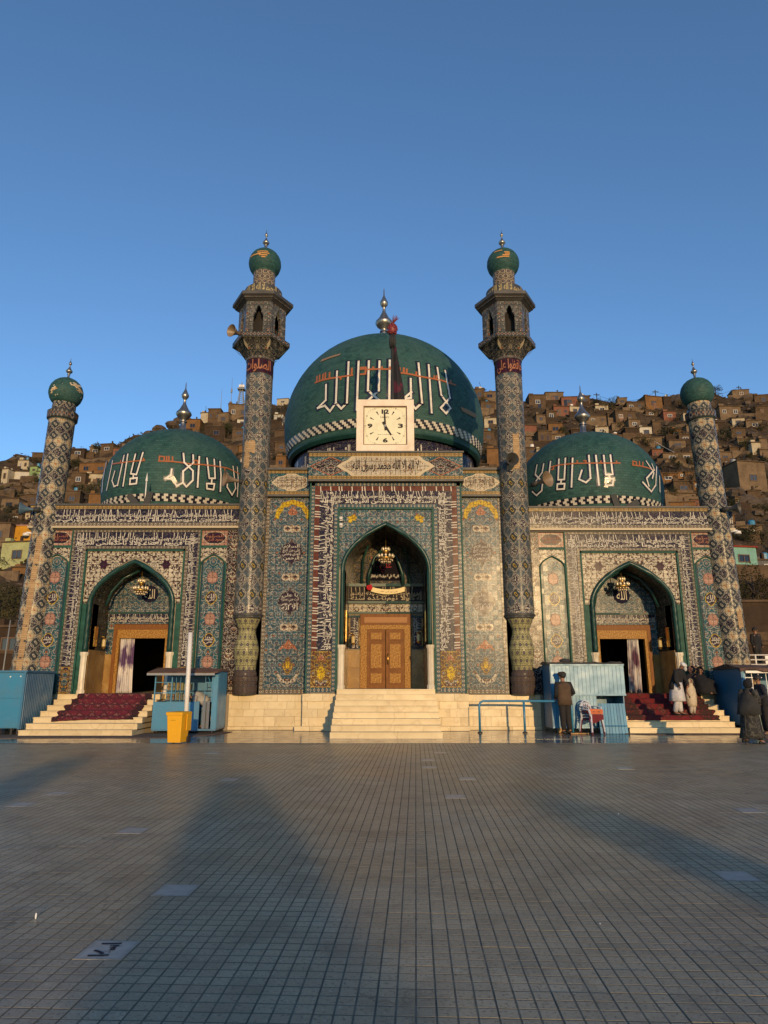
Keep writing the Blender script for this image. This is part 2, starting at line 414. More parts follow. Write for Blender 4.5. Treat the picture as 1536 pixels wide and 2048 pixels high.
M_DOME = mat('dome_tile', dome_tile(4.7)); M_DOMES = mat('dome_tile_small', dome_tile(2.95)); M_BULB = mat('bulb_tile', dome_tile(.58, .05, .08)); M_BULBP = mat('bulb_tile_peeling', dome_tile(.58, .05, .08, 1.0))
def marble(c0=(.66,.54,.335), c1=(.55,.43,.25), r0=.28):
    def f():
        p = coord('Object'); rn = orand(); off = vec(rn*37.0, rn*11.0, rn*23.0)
        a = T.nodes.new('ShaderNodeVectorMath'); a.operation = 'ADD'; put(a.inputs[0], p); put(a.inputs[1], off); q = E(a.outputs[0])
        n = noise(q, 1.6, 5.0, .6); col = mix(ramp(n, .35, .7), c0, c1)
        v = lt(ab(noise(q, 1.1, 3.0)-.5), .012); col = mix(v*.28, col, (.38,.28,.15))
        st = ramp(noise(q, 3.5, 4.0), .62, .8, 0.0, .5); col = mix(st, col, (.45,.29,.12))
        s = ramp(rn, 0, 1, .93, 1.05); col = mul(col, vec(s, s, s))
        return dict(col=col, rough=ramp(n, .3, .7, r0, r0+.2), spec=.25)
    return f
M_MARB = mat('cream_marble', marble()); M_MARBW = mat('white_marble', marble((.66,.58,.44),(.55,.46,.33)))
M_ONYX = mat('honey_marble', marble((.34,.20,.06),(.17,.085,.025), .14))
M_GOLD = mat('brass', lambda: dict(col=mix(ramp(noise(coord(), 14.0, 3.0), .35, .65), (.62,.38,.10), (.42,.24,.06)), normal=bump(noise(coord(), 26.0, 2.0), .35, .01)), rough=.3, metal=.85)
M_STEEL = mat('finial_metal', lambda: mix(ramp(noise(coord(), 6.0, 3.0), .4, .7), (.36,.33,.29), (.25,.22,.19)), rough=.34, metal=.9)
M_DARK = mat('interior_shade', (.018,.015,.013), rough=.9)  # near-black colour stands in for the shade inside the rooms and lanterns
M_WOOD = mat('door_wood', lambda: (lambda p: mix(ramp(noise(p, 3.0, 5.0), .35, .7), (.21,.08,.018), (.13,.046,.011)))(vec(*(lambda o: (o[0]*9.0, o[1]*9.0, o[2]))(sep(coord())))), rough=.5, spec=.15)
def carved():
    p = coord('Object'); n = noise(p, 22.0, 2.0); return dict(col=mix(ramp(n, .4, .6), (.20,.085,.014), (.38,.20,.042)), normal=bump(n, .7, .012))
M_CARV = mat('carved_wood', carved, rough=.45, spec=.15)
M_STROKE = mat('white_glaze', lambda: mul((.66,.61,.53), (lambda d: vec(d,d,d))(ramp(noise(coord(), 5.0), .3, .7, .85, 1.1))), rough=.5, spec=.3)
M_PLASTER = mat('plaster', lambda: mix(ramp(noise(coord(), .7, 4.0), .35, .7), (.30,.26,.21), (.22,.185,.14)), rough=.9)
def paint(name, c, rough=.4, wear=.25, metal=0.0, dirt=(.09,.07,.05)):
    def f():
        p = coord('Object'); n = noise(p, 2.2, 5.0, .6); col = mix(ramp(n, .45, .78, 0.0, wear), c, dirt)
        sp = ramp(noise(p, 12.0, 3.0), .66, .74, 0.0, wear*1.6); col = mix(sp, col, tuple(min(1, x*1.7+.05) for x in c))
        return dict(col=col, rough=ramp(n, .3, .7, rough, min(1, rough+.2)), normal=bump(noise(p, 1.7, 3.0), .12, .03))
    return mat(name, f, metal=metal)
M_BLUE = paint('kiosk_blue_paint', (.030,.18,.31), .32); M_BLUEL = paint('kiosk_pale_blue_paint', (.055,.23,.36), .28, .3); M_BLUED = paint('kiosk_deep_blue_paint', (.03,.14,.25), .35)
M_YBIN = paint('bin_yellow_plastic', (.72,.36,.008), .38, .12, dirt=(.25,.13,.02)); M_BLACK = paint('black_rubber', (.02,.02,.02), .6, .2)
M_WHITE = paint('white_paint', (.72,.68,.62), .35, .3); M_GREY = paint('grey_metal_paint', (.20,.21,.22), .4, .3); M_RUST = paint('rusty_sheet', (.16,.075,.045), .7, .5)
M_CLOCK = paint('clock_frame_paint', (.70,.58,.45), .45, .35, dirt=(.35,.20,.10)); M_FACE = paint('clock_face_paint', (.66,.61,.42), .4, .15)
# ---------------------------------------------------------------- Arabic lettering from the built-in typeface
_F = {}
def _reg(ch, base, four=True): _F[ch] = (base, base+1, base+2, base+3) if four else (base, base+1, None, None)
for ch, b, q in zip('اآأؤإئبةتثجحخدذرزسشصضطظعغفقكلمنهوىي',
    (0xFE8D,0xFE81,0xFE83,0xFE85,0xFE87,0xFE89,0xFE8F,0xFE93,0xFE95,0xFE99,0xFE9D,0xFEA1,0xFEA5,0xFEA9,0xFEAB,0xFEAD,0xFEAF,0xFEB1,0xFEB5,0xFEB9,0xFEBD,0xFEC1,0xFEC5,0xFEC9,0xFECD,0xFED1,0xFED5,0xFED9,0xFEDD,0xFEE1,0xFEE5,0xFEE9,0xFEED,0xFEEF,0xFEF1),
    (0,0,0,0,0,1,1,0,1,1,1,1,1,0,0,0,0,1,1,1,1,1,1,1,1,1,1,1,1,1,1,1,0,0,1)): _reg(ch, b, q)
def shape(s):
    out = []; prev = False
    i = 0
    while i < len(s):
        ch = s[i]
        if ch == 'ل' and i+1 < len(s) and s[i+1] in 'اأإآ':
            b = {'ا':0xFEFB,'أ':0xFEF7,'إ':0xFEF9,'آ':0xFEF5}[s[i+1]]; out.append(chr(b + (1 if prev else 0))); prev = False; i += 2; continue
        if ch not in _F: out.append(chr(0xFE80) if ch == 'ء' else ch); prev = False; i += 1; continue
        f = _F[ch]; nx = i+1 < len(s) and s[i+1] in _F
        join = f[2] is not None and nx
        out.append(chr(f[3] if (prev and join) else f[1] if prev else f[2] if join else f[0])); prev = join; i += 1
    return ''.join(reversed(out))
_TC = {}
def glyphs(s, bold=.012, res=2):
    """(N,2) points in em units and faces"""
    k = (s, bold, res)
    if k not in _TC:
        c = bpy.data.curves.new('lettering', 'FONT'); c.body = s; c.resolution_u = res; c.offset = bold
        o = bpy.data.objects.new('lettering', c); COL.objects.link(o)
        dg = bpy.context.evaluated_depsgraph_get(); me = bpy.data.meshes.new_from_object(o.evaluated_get(dg))
        n = len(me.vertices); co = np.empty(n*3); me.vertices.foreach_get('co', co)
        _TC[k] = (co.reshape(-1, 3)[:, :2].copy(), [tuple(p.vertices) for p in me.polygons])
        bpy.data.objects.remove(o); bpy.data.curves.remove(c); bpy.data.meshes.remove(me)
    return _TC[k]
def fit(s, w, h, cx=0, cz=0, bold=.012, tall=1.0, ar=True, keep=False):
    """lettering fitted into a w x h box centred on (cx, cz)"""
    co, fs = glyphs(shape(s) if ar else s, bold); co = co.copy()
    if tall != 1.0:
        y = co[:, 1]; co[:, 1] = np.where(y > .45, .45+(y-.45)*tall, y)
    lo, hi = co.min(0), co.max(0); sz = hi-lo
    sx, sz_ = w/sz[0], h/sz[1]
    if keep: sx = sz_ = min(sx, sz_)
    return np.column_stack([(co[:, 0]-(lo[0]+hi[0])/2)*sx+cx, (co[:, 1]-(lo[1]+hi[1])/2)*sz_+cz]), fs
VA = 'بسم الله الرحمن الرحيم الله لا اله الا هو الحي القيوم لا تأخذه سنة ولا نوم له ما في السموات وما في الارض'
VB = 'من ذا الذي يشفع عنده الا باذنه يعلم ما بين ايديهم وما خلفهم ولا يحيطون بشيء من علمه الا بما شاء'
VC = 'وسع كرسيه السموات والارض ولا يؤوده حفظهما وهو العلي العظيم انما يريد الله ليذهب عنكم الرجس اهل البيت ويطهركم تطهيرا'
def bandtext(L, h, start=0, dens=.50):
    """dense two-storey inscription of length L, height h; local (a, b), b from 0 to h"""
    V = (VA+' '+VB+' '+VC).split(); out = []; r = random.Random(start*13+5)
    # main line: tall letters
    def line(z0, hh, k, sc, tall, bold):
        a = -L/2+.02; i = k
        while a < L/2-.05:
            words = ' '.join(V[(i+q) % len(V)] for q in range(2)); i += 2
            co, fs = glyphs(shape(words), bold); co = co.copy(); y = co[:, 1]
            co[:, 1] = np.where(y > .42, .42+(y-.42)*tall, y)
            lo, hi = co.min(0), co.max(0); w = (hi[0]-lo[0])*sc
            if a + w > L/2+.02:
                sx = sc*(L/2-a)/w
                if sx < sc*.45: break
            else: sx = sc
            xx = (co[:, 0]-lo[0])*sx + a; yy = z0 + (co[:, 1]+.28)*hh
            out.append((np.column_stack([xx, np.clip(yy, .01*h, .99*h)]), fs)); a += (hi[0]-lo[0])*sx + .01
    line(.0, h*.36, start, h*dens, 2.15, .020)
    line(.36*h, h*.34, start+17, h*dens*.85, 1.1, .014)
    a = -L/2+.05
    while a < L/2-.3:                       # long swept tails and leaning uprights woven through the lines
        k = r.random(); w = h*.045
        if k < .45:
            ln = r.uniform(.5, 1.1)*h; b0 = r.uniform(.18, .62)*h; sg = r.uniform(.10, .24)*h; P = [(a+ln*i/7, b0 - sg*4*(i/7)*(1-i/7) + .10*h*(i/7)) for i in range(8)]
            co = []; 
            for i, (x, z) in enumerate(P): ww = w*(.35+.65*math.sin(PI*i/7)); co += [(x, max(.01*h, z-ww/2)), (x, max(.02*h, z+ww/2))]
            out.append((np.array(co), [(2*i, 2*i+2, 2*i+3, 2*i+1) for i in range(7)]))
        else:
            x2 = a + r.uniform(-.22, .12)*h; b0 = r.uniform(.25, .45)*h; out.append((np.array([(a, b0), (a+w*.8, b0), (x2+w, .97*h), (x2, .99*h)]), [(0, 1, 2, 3)]))
        a += r.uniform(.12, .34)*h
    return out
def lettering(name, pieces, mats, parent, org, rot=0, y=0.0, scale=1.0):
    """flat lettering on a wall that faces -Y; rot 0 upright, 90 reading upwards, -90 reading downwards"""
    v = []; f = []
    for co, fs in pieces:
        b = len(v)
        for a, z in co:
            if rot == 90: a, z = -z, a
            elif rot == -90: a, z = z, -a
            v.append((a, 0, z))
        f += [tuple(b+i for i in p) for p in fs]
    me = bpy.data.meshes.new(name); me.from_pydata(v, [], f); me.materials.append(mats); me.update()
    return link(name, me, parent, org)

# ================================================================ THE SETTING: ground
plaza = link('plaza', MB().box(-60, 60, -30, 45, -.6, -.05).mesh('plaza', mat('bedding', (.055,.05,.045), rough=.9)))
plaza['kind'] = 'structure'
def slabmat():
    p = coord('Object'); g = T.nodes.new('ShaderNodeNewGeometry'); w = E(g.outputs['Position'])
    x, y, z = sep(w); rn = orand()
    th = R(2.6); a = x*math.cos(th) - y*math.sin(th); b = x*math.sin(th) + y*math.cos(th)
    cell = white(vec(fl((a-SLAB0)/.287), fl((b-SLAB1)/.287), 0.0)); sub = white(vec(fl((a-SLAB0)/.0957), fl((b-SLAB1)/.0957), 4.0))
    big = noise(w, .35, 4.0, .55)
    col = mix(ramp(big, .35, .68), (.345,.27,.168), (.465,.372,.245))
    s = ramp(cell, 0, 1, .86, 1.1)*ramp(sub, 0, 1, .94, 1.06); col = mul(col, vec(s, s, s))
    hue = sep(voro(w, .55, out='Color')); col = mix(ramp(hue[0], .6, 1.0, 0.0, .22), col, (.27,.19,.15))
    crk = ramp(ab(noise(w, .8, 4.0, .6)-.5), 0.0, .006, .7, 0.0); col = mix(crk*ramp(noise(w, .5), .5, .6), col, (.05,.043,.03))
    pit = ramp(noise(w, 52.0, 3.0, .65), .56, .63); col = mix(pit*.7, col, (.085,.075,.06))
    spk = ramp(noise(w, 40.0, 3.0, .65), .60, .68); col = mix(spk*.5, col, (.58,.53,.43))
    stain = ramp(noise(w, 2.1, 5.0, .65), .50, .72, 0.0, .55); col = mix(stain, col, (.12,.10,.072))
    up = sep(E(g.outputs['True Normal']))[2]
    return dict(col=mix(lt(up, .9), col, (.19,.165,.115)), rough=ramp(big, .3, .7, .30, .44), normal=bump(noise(w, 60.0, 3.0), .3, .006), spec=.25)
SLAB = .287; SLAB0 = .2436*math.cos(R(2.6)) - 3.590*math.sin(R(2.6)); SLAB1 = .2436*math.sin(R(2.6)) + 3.590*math.cos(R(2.6))
M_SLAB = mat('paving_concrete', slabmat)
def groove():
    w = coord('Object'); return mix(ramp(noise(w, 6.0, 3.0), .4, .65), (.155,.135,.098), (.225,.198,.148))
M_GROOVE = mat('paving_joint_dirt', groove, rough=1.0, spec=.08)
strip_edge = 17.75
link('joint_bed', MB().box(-15, 15, 1.6, strip_edge, -.052, -.0028).mesh('joint_bed', M_GROOVE), plaza)
markers = {}                                   # slabs replaced by pale marble plates
for px, py in ((190,1910),(330,1790),(1490,1753),(872,1506),(847,1521),(853,1535),(927,1557),(905,1591),(450,1558),(110,1588),(40,1609),(262,1663),(1248,1537),(1522,1624),(425,1506)):
    y = Yg(py); x = Xp(px, py, y); a = x*math.cos(R(2.6)) - y*math.sin(R(2.6)); b = x*math.sin(R(2.6)) + y*math.cos(R(2.6))
    markers[(math.floor((a-SLAB0)/SLAB), math.floor((b-SLAB1)/SLAB))] = (px, py)
def slabverts(detail):
    h = SLAB/2 - .0034; v = [(-h,-h,-.0016),(h,-h,-.0016),(h,h,-.0016),(-h,h,-.0016)]; f = [(0,1,2,3)]
    n = 3 if detail else 1
    g = .0034
    st = (2*h)/n
    for i in range(n):
        for j in range(n):
            x0, x1, y0, y1 = -h+i*st+(g if i else 0), -h+(i+1)*st-(g if i < n-1 else 0), -h+j*st+(g if j else 0), -h+(j+1)*st-(g if j < n-1 else 0)
            b = len(v); e = .002
            v += [(x0,y0,-.004),(x1,y0,-.004),(x1,y1,-.004),(x0,y1,-.004),(x0+e,y0+e,0),(x1-e,y0+e,0),(x1-e,y1-e,0),(x0+e,y1-e,0)]
            f += [tuple(b+q for q in t) for t in ((4,5,6,7),(0,1,5,4),(1,2,6,5),(2,3,7,6),(3,0,4,7))]
    return np.array(v), f
sv, sf = slabverts(True)
slab_me = bpy.data.meshes.new('paving_slab'); slab_me.from_pydata([tuple(p) for p in sv], [], sf); slab_me.materials.append(M_SLAB); slab_me.materials.append(M_GROOVE); slab_me.polygons[0].material_index = 1
cells = []
ca, sa = math.cos(R(2.6)), math.sin(R(2.6))
for i in range(-52, 52):
    for j in range(-6, 54):
        a, b = SLAB0+(i+.5)*SLAB, SLAB1+(j+.5)*SLAB
        x, y = a*ca+b*sa, -a*sa+b*ca
        if y < 2.2 or y > strip_edge-.15 or abs(x) > .62*y+3.5 or abs(x) > 14.5: continue
        cells.append((y, x, i, j))
cells.sort()
seen = [c for c in cells if abs(c[1]) < .60*c[0]+.1 and c[0] > 3.25]
near = set((c[2], c[3]) for c in seen[:292])
bv = []; bf = []; nv = len(sv)
for y, x, i, j in cells:
    if (i, j) in markers: continue
    r_ = random.Random(i*977+j*131); dz = r_.uniform(-.0012, .0012); rz = -R(2.6)+r_.uniform(-.006, .006)
    if (i, j) in near:
        link('paving_slab', slab_me, plaza, (x, y, dz), (r_.uniform(-.003,.003), r_.uniform(-.003,.003), rz))
    else:
        c_, s_ = math.cos(rz), math.sin(rz); q = len(bv)*nv
        bv.append(np.column_stack([sv[:,0]*c_-sv[:,1]*s_+x, sv[:,0]*s_+sv[:,1]*c_+y, sv[:,2]+dz]))
        bf += [tuple(q+t for t in f) for f in sf]
me = bpy.data.meshes.new('paving_field'); me.from_pydata(np.concatenate(bv).tolist(), [], bf); me.materials.append(M_SLAB); me.materials.append(M_GROOVE); me.polygons.foreach_set('material_index', [1 if k % len(sf) == 0 else 0 for k in range(len(me.polygons))])
link('paving_field', me, plaza)['kind'] = 'stuff'
M_MARK = mat('marker_marble', lambda: (lambda o, q: mix(ramp(mx(ab(o[0]), ab(o[1]))+(noise(q, 14.0, 4.0)-.5)*.06, .105, .14, 0.0, .7), mix(ramp(noise(q, 9.0, 5.0, .7), .45, .7), (.42,.395,.35), (.30,.275,.23)), (.2,.175,.135)))(sep(coord()), coord()), rough=.35)
for (i, j), (px, py) in markers.items():
    a, b = SLAB0+(i+.5)*SLAB, SLAB1+(j+.5)*SLAB; x, y = a*ca+b*sa, -a*sa+b*ca
    mk = MB().box(-.14, .14, -.14, .14, -.02, .002).obj('marble_marker', M_MARK, plaza); mk.location = (x, y, 0); mk.rotation_euler = (0, 0, -R(2.6))
    if (px, py) == (190, 1910):
        co, fs = fit('۱۳۶۱'[::1], .21, .15, ar=False, bold=.03)
        v = [(-z, a_, .0045) for a_, z in co]
        # reads along the camera's left-right, turned a quarter turn
        v = [(z*1.0, -a_, .0045) for a_, z in co]
        me = bpy.data.meshes.new('marker_number'); me.from_pydata(v, [], fs); me.materials.append(M_INK); link('marker_number', me, mk)
# polished apron in front of the shrine
def apron():
    g = T.nodes.new('ShaderNodeNewGeometry'); w = E(g.outputs['Position']); rn = orand()
    n = noise(w, 1.4, 4.0); col = mix(ramp(n, .35, .7), (.17,.155,.135), (.25,.225,.195)); s = ramp(rn, 0, 1, .82, 1.12); col = mul(col, vec(s, s, s))
    return dict(col=col, rough=ramp(noise(w, 3.0, 3.0), .3, .7, .10, .22), normal=bump(noise(w, 2.0, 2.0), .05, .02))
M_APRON = mat('polished_stone', apron)
ap_me = MB().box(0, .896, 0, .596, -.03, 0).mesh('polished_slab', M_APRON)
for j in range(4):
    for i in range(-12, 13):
        x0 = i*.9 + (.45 if j % 2 else 0); link('polished_slab', ap_me, plaza, (x0, strip_edge+.012+j*.6, rnd.uniform(-.0015,.0015)))
link('apron_bed', MB().box(-40, 40, strip_edge+.0, 45, -.05, -.006).mesh('apron_bed', M_APRON), plaza)
link('side_paving', MB().box(-40, -14.6, -20, strip_edge-.01, -.05, -.006).mesh('side_paving', M_SLAB), plaza)
link('side_paving', MB().box(14.6, 40, -20, strip_edge-.01, -.05, -.006).mesh('side_paving', M_SLAB), plaza)

# ================================================================ THE SHRINE
shrine = thing('mosque', 'blue tiled shrine mosque with three green domes and four minarets behind marble stairs', 'mosque', (0, 22.5, 0))
def part(b, name, mats, parent=None, smooth=False, org=(0,0,0), ang=None, label=None):
    o = b.obj(name, mats, None, smooth, org); par = parent or shrine
    o.parent = par; o.matrix_parent_inverse = WORLD[par.name].inverted(); WORLD[o.name] = Matrix.Translation(org)
    if ang: auto(o, ang)
    if label: o['label'] = label
    return o
WORLD = {shrine.name: Matrix.Translation((0, 22.5, 0))}
def adopt(o, parent=None):
    par = parent or shrine; o.parent = par; o.matrix_parent_inverse = WORLD[par.name].inverted(); WORLD[o.name] = Matrix.Translation(o.location); return o
def panel(name, x0, x1, z0, z1, y, m, parent=None, th=.08, label=None):
    cx, cz = (x0+x1)/2, (z0+z1)/2
    return part(MB().box(x0, x1, y, y+th, z0, z1), name, m, parent, org=(cx, y, cz), label=label)
def text_on(host, pieces, m, org, rot=0, name='inscription'):
    return adopt(lettering(name, pieces, m, None, org, rot), host)
def band(x0, x1, z0, z1, y, rot, start, host_m=None, parent=None, dens=.50, script=None):
    b = panel('inscription_band', x0, x1, z0, z1, y, host_m or M_NAVY, parent)
    cx, cz = (x0+x1)/2, (z0+z1)/2; e = .012
    if rot == 0: text_on(b, bandtext(x1-x0-.04, z1-z0, start, dens), script or M_SCRIPT, (cx, y-e, z0))
    elif rot == 90: text_on(b, bandtext(z1-z0-.04, x1-x0, start, dens), script or M_SCRIPT, (x1, y-e, cz), 90)
    else: text_on(b, bandtext(z1-z0-.04, x1-x0, start, dens), script or M_SCRIPT, (x0, y-e, cz), -90)
    return b
def medal(host, x, z, y, outline, m, rim=None, name='medallion', th=.012, words=None, wm=None):
    mb = MB()
    if rim:
        mb.k = 1; mb.prism([(x+a*1.12, z+b*1.12) for a, b in outline], y-th*.6, y+.01); mb.k = 0
    mb.prism([(x+a, z+b) for a, b in outline], y-th, y+.01)
    o = part(mb, name, [m, rim] if rim else m, host, org=(x, y, z))
    if words:
        rx = max(a for a, b in outline); rz = max(b for a, b in outline); ps = []; n = len(words)
        for i, wd in enumerate(words):
            zz = rz*.62*(1 - 2*(i+.5)/n); ww = rx*1.75*math.sqrt(max(.15, 1-(zz/rz)**2)); ps.append(fit(wd, ww*.95, rz*1.5/n, 0, zz, .004, 1.25))
        v = []; f = []
        for co, fs in ps:
            k = len(o.data.vertices)
        txt = lettering('inscription', ps, wm or M_SCRIPT, None, (x, y-th-.006, z))
        adopt(txt, host)
    return o
def arch_wall(xc, w, zs, h, half, ztop, y0, y1, zb):
    """front wall with a pointed opening: returns builder"""
    mb = MB(); pts = arc2(w, h, 10)
    mb.box(xc-half, xc-w, y0, y1, zb, zs); mb.box(xc+w, xc+half, y0, y1, zb, zs)
    pts = [(half, 0)] + pts + [(-half, 0)]
    for (xa, za), (xb, zb2) in zip(pts[:-1], pts[1:]):
        if abs(xa-xb) < 1e-5: continue
        for yy, fl_ in ((y0, 0), (y1, 1)):
            q = [(xc+xb, yy, zs+zb2), (xc+xa, yy, zs+za), (xc+xa, yy, ztop), (xc+xb, yy, ztop)]
            mb.quad(*(q if not fl_ else q[::-1]))
    mb.quad((xc-half, y0, ztop), (xc+half, y0, ztop), (xc+half, y1, ztop), (xc-half, y1, ztop))
    mb.quad((xc-half, y0, zs), (xc-half, y1, zs), (xc-half, y1, ztop), (xc-half, y0, ztop)) if False else None
    mb.quad((xc-half, y1, zs), (xc-half, y0, zs), (xc-half, y0, ztop), (xc-half, y1, ztop))
    mb.quad((xc+half, y0, zs), (xc+half, y1, zs), (xc+half, y1, ztop), (xc+half, y0, ztop))
    return mb
def reveal(xc, w, zs, h, y0, y1, zb):
    mb = MB(); pts = [(w, zb-zs)] + arc2(w, h, 12) + [(-w, zb-zs)]
    for (xa, za), (xb, zb2) in zip(pts[:-1], pts[1:]):
        mb.quad((xc+xa, y0, zs+za), (xc+xa, y1, zs+za), (xc+xb, y1, zs+zb2), (xc+xb, y0, zs+zb2))
    return mb
def moulding(xc, wi, wo, zs, hi, y, zb, parent):
    w = (wi+wo)/2; r = (wo-wi)/2; h = hi + r*.9
    path = [(xc+w, y, zb + (zs-zb)*i/16) for i in range(16)] + [(xc+a, y, zs+b) for a, b in arc2(w, h, 22)] + [(xc-w, y, zs - (zs-zb)*(i+1)/16) for i in range(16)]
    return part(MB().tube(path, r, 12, twist=42, lobes=3), 'arch_moulding', M_ROPE, parent, True, (xc, y, zs))
def jamb_column(x, y, z0, z1, r, parent):
    prof = [(r*1.25,z0),(r*1.25,z0+.10),(r*1.05,z0+.13),(r,z0+.16),(r,z1-.16),(r*1.06,z1-.13),(r*1.3,z1-.08),(r*1.3,z1)]
    return part(MB().lathe(prof, 20, (x, y, 0), lobe=lambda a: 1+.05*math.cos(10*a)), 'column', M_MARBW, parent, True, (x, y, 0), ang=35)

Z0 = 1.09                                        # wing floor
# ---------------------------------------------------------------- wings
def niche_panel(xc, zb, y, host, hw=.435, zs=5.27, h=.40):
    # arched blue panel with medallions, cream spandrel, wine roundel
    back = part(MB().prism([(xc-hw, zb), (xc+hw, zb)] + [(xc+a, zs+b) for a, b in arc2(hw, h, 6)], y+.03, y+.12), 'niche_border', M_GV, host, org=(xc, y, zb))
    k = hw-.11
    inner = part(MB().prism([(xc-k, zb+.1), (xc+k, zb+.1)] + [(xc+a, zs+b-.02) for a, b in arc2(k, h-.05, 6)], y+.018, y+.06), 'niche_tile', M_FLORAL_N, host, org=(xc, y, (zb+zs)/2))
    for i, zz in enumerate((4.89, 4.20, 3.50, 2.81, 2.11)):
        if i % 2: medal(inner, xc, zz, y+.018, poly_ngon(24, .165, .195, .05, 4, 0), M_MEDN, M_YEL, words=('الله' if i == 1 else 'محمد', 'علي'))
        else: medal(inner, xc, zz, y+.018, poly_ngon(24, .16, .19, .07, 8), M_PINK, mat('dull_red_tile', (.16,.05,.04), rough=.5))
    sp = MB(); pts = [(hw, 0)] + arc2(hw, h, 6)[1:-1] + [(-hw, 0)]
    for (xa, za), (xb, zb2) in zip(pts[:-1], pts[1:]): sp.quad((xc+xb, y+.0, zs+zb2), (xc+xa, y+.0, zs+za), (xc+xa, y+.0, 5.90), (xc+xb, y+.0, 5.90))
    part(sp, 'niche_spandrel', M_CREAMFL, host, org=(xc, y, 5.6))
    part(MB().tube([(xc+hw, y-.005, zb)] + [(xc+a, y-.005, zs+b) for a, b in arc2(hw, h, 8)] + [(xc-hw, y-.005, zb)], .028, 6), 'niche_edging', M_GREENL, host, True, org=(xc, y, zs))
    pn = panel('roundel_panel', xc-hw, xc+hw, 5.99, 6.50, y-.005, M_PINK, host)
    medal(pn, xc, 6.245, y-.005, poly_ngon(28, .36, .20, .04, 6), M_WINE, M_CREAM, words=('الصلوة', 'عمود الدين'), wm=M_SCRIPTO)
    panel('edging_strip', xc-hw, xc+hw, 5.90, 5.985, y-.012, M_GREENL, host)
def wing(s, y):
    xc = s*8.44
    w = part(arch_wall(xc, 1.29, 4.01, 1.35, 3.45, 7.36, y+.10, y+.55, Z0), 'wing_wall', M_PLASTER, org=(xc, y+.1, Z0), label=('left' if s < 0 else 'right')+' wing wall with an arched doorway')
    # spandrel around the arch
    sp = MB(); pts = [(1.62, Z0-4.01), (1.62, 0)] + arc2(1.45, 1.60, 12)[0:] + [(-1.62, 0), (-1.62, Z0-4.01)]
    pts = [(1.64, 0)] + arc2(1.45, 1.58, 12) + [(-1.64, 0)]
    for (xa, za), (xb, zb) in zip(pts[:-1], pts[1:]):
        sp.quad((xc+xb, y+.05, 4.01+zb), (xc+xa, y+.05, 4.01+za), (xc+xa, y+.05, 5.78), (xc+xb, y+.05, 5.78))
    spo = part(sp, 'spandrel', M_CREAMFL, w, org=(xc, y+.05, 4.9))
    for k in (-1, 1):
        sp = MB().box(xc+k*1.56-.07, xc+k*1.56+.07, y+.04, y+.12, Z0, 4.02); part(sp, 'edging_strip', M_GREENL, w, org=(xc+k*1.56, y, 2.5))
        medal(spo, xc+k*1.06, 5.33, y+.05, poly_ngon(20, .14, .15, .18, 6), M_WINE)
        panel('edging_strip', xc+k*1.66-.028, xc+k*1.66+.028, Z0, 5.84, y-.02, M_GREENL, w)
        panel('guard_strip', min(k*1.69, k*1.79)+xc, max(k*1.69, k*1.79)+xc, Z0, 5.87, y+.0, M_GV, w)
        # text runs up the left side and down the right
        band(min(k*1.79, k*2.10)+xc, max(k*1.79, k*2.10)+xc, 1.95, 6.44, y+.02, 90 if k < 0 else -90, 3 if s*k < 0 else 40, parent=w, dens=.62)
        bp = panel('vase_panel', min(k*1.79, k*2.10)+xc, max(k*1.79, k*2.10)+xc, Z0, 1.95, y+.02, M_OCFL, w)
        xm = xc+k*1.945
        medal(bp, xm, 1.47, y+.02, poly_ngon(16, .10, .13, .1, 4), M_FLORAL_N); medal(bp, xm, 1.24, y+.02, poly_ngon(12, .06, .07, 0), M_FLORAL_N); medal(bp, xm, 1.68, y+.02, [(-.05,-.07),(.05,-.07),(.09,.07),(-.09,.07)], M_FLORAL_N)
        panel('guard_strip', min(k*2.10, k*2.17)+xc, max(k*2.10, k*2.17)+xc, Z0, 6.52, y+.0, M_GV, w)
        panel('edging_strip', xc+k*2.195-.022, xc+k*2.195+.022, Z0, 6.54, y-.02, M_GREENL, w)
        niche_panel(xc+k*2.655, Z0, y+.02, w)
    panel('guard_strip', xc-1.79, xc+1.79, 5.87, 5.955, y+.0, M_GH, w)
    panel('edging_strip', xc-1.69, xc+1.69, 5.785, 5.84, y-.02, M_GREENL, w)
    band(xc-2.10, xc+2.10, 5.96, 6.44, y+.012, 0, 9 if s < 0 else 30, parent=w, dens=.55)
    panel('guard_strip', xc-2.17, xc+2.17, 6.445, 6.52, y-.004, M_GH, w)
    # dark flowered strip beside the tall minaret
    xa, xb = sorted((s*5.345, s*4.60)); ds = panel('flower_strip', xa, xb, Z0, 6.52, y+.02, M_DARKFL, w)
    for zz in (6.0, 4.9, 3.75, 2.35): medal(ds, s*5.10, zz, y+.02, [(0,-.22),(.08,-.15),(.15,-.06),(.11,0),(.15,.08),(.07,.15),(0,.22),(-.07,.15),(-.15,.08),(-.11,0),(-.15,-.06),(-.08,-.15)], M_CREAMFL)
    panel('wall_footing', *sorted((s*11.6, s*4.6)), -.05, Z0-.003, y+.12, M_MARB, w, th=.3)
    # parapet: guards, inscription frieze and dotted cornice
    a, b = sorted((s*4.9, s*12.15))
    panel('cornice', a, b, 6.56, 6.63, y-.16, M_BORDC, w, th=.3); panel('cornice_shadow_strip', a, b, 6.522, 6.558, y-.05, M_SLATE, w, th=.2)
    panel('guard_strip', a, b, 6.632, 6.76, y-.10, M_GH, w, th=.24)
    band(a, b, 6.762, 7.23, y-.07, 0, 20 if s < 0 else 55, parent=w, dens=.56)
    panel('guard_strip', a, b, 7.232, 7.36, y-.10, M_GYH, w, th=.24); panel('coping', a, b, 7.362, 7.42, y-.14, M_SLATE, w, th=.6)
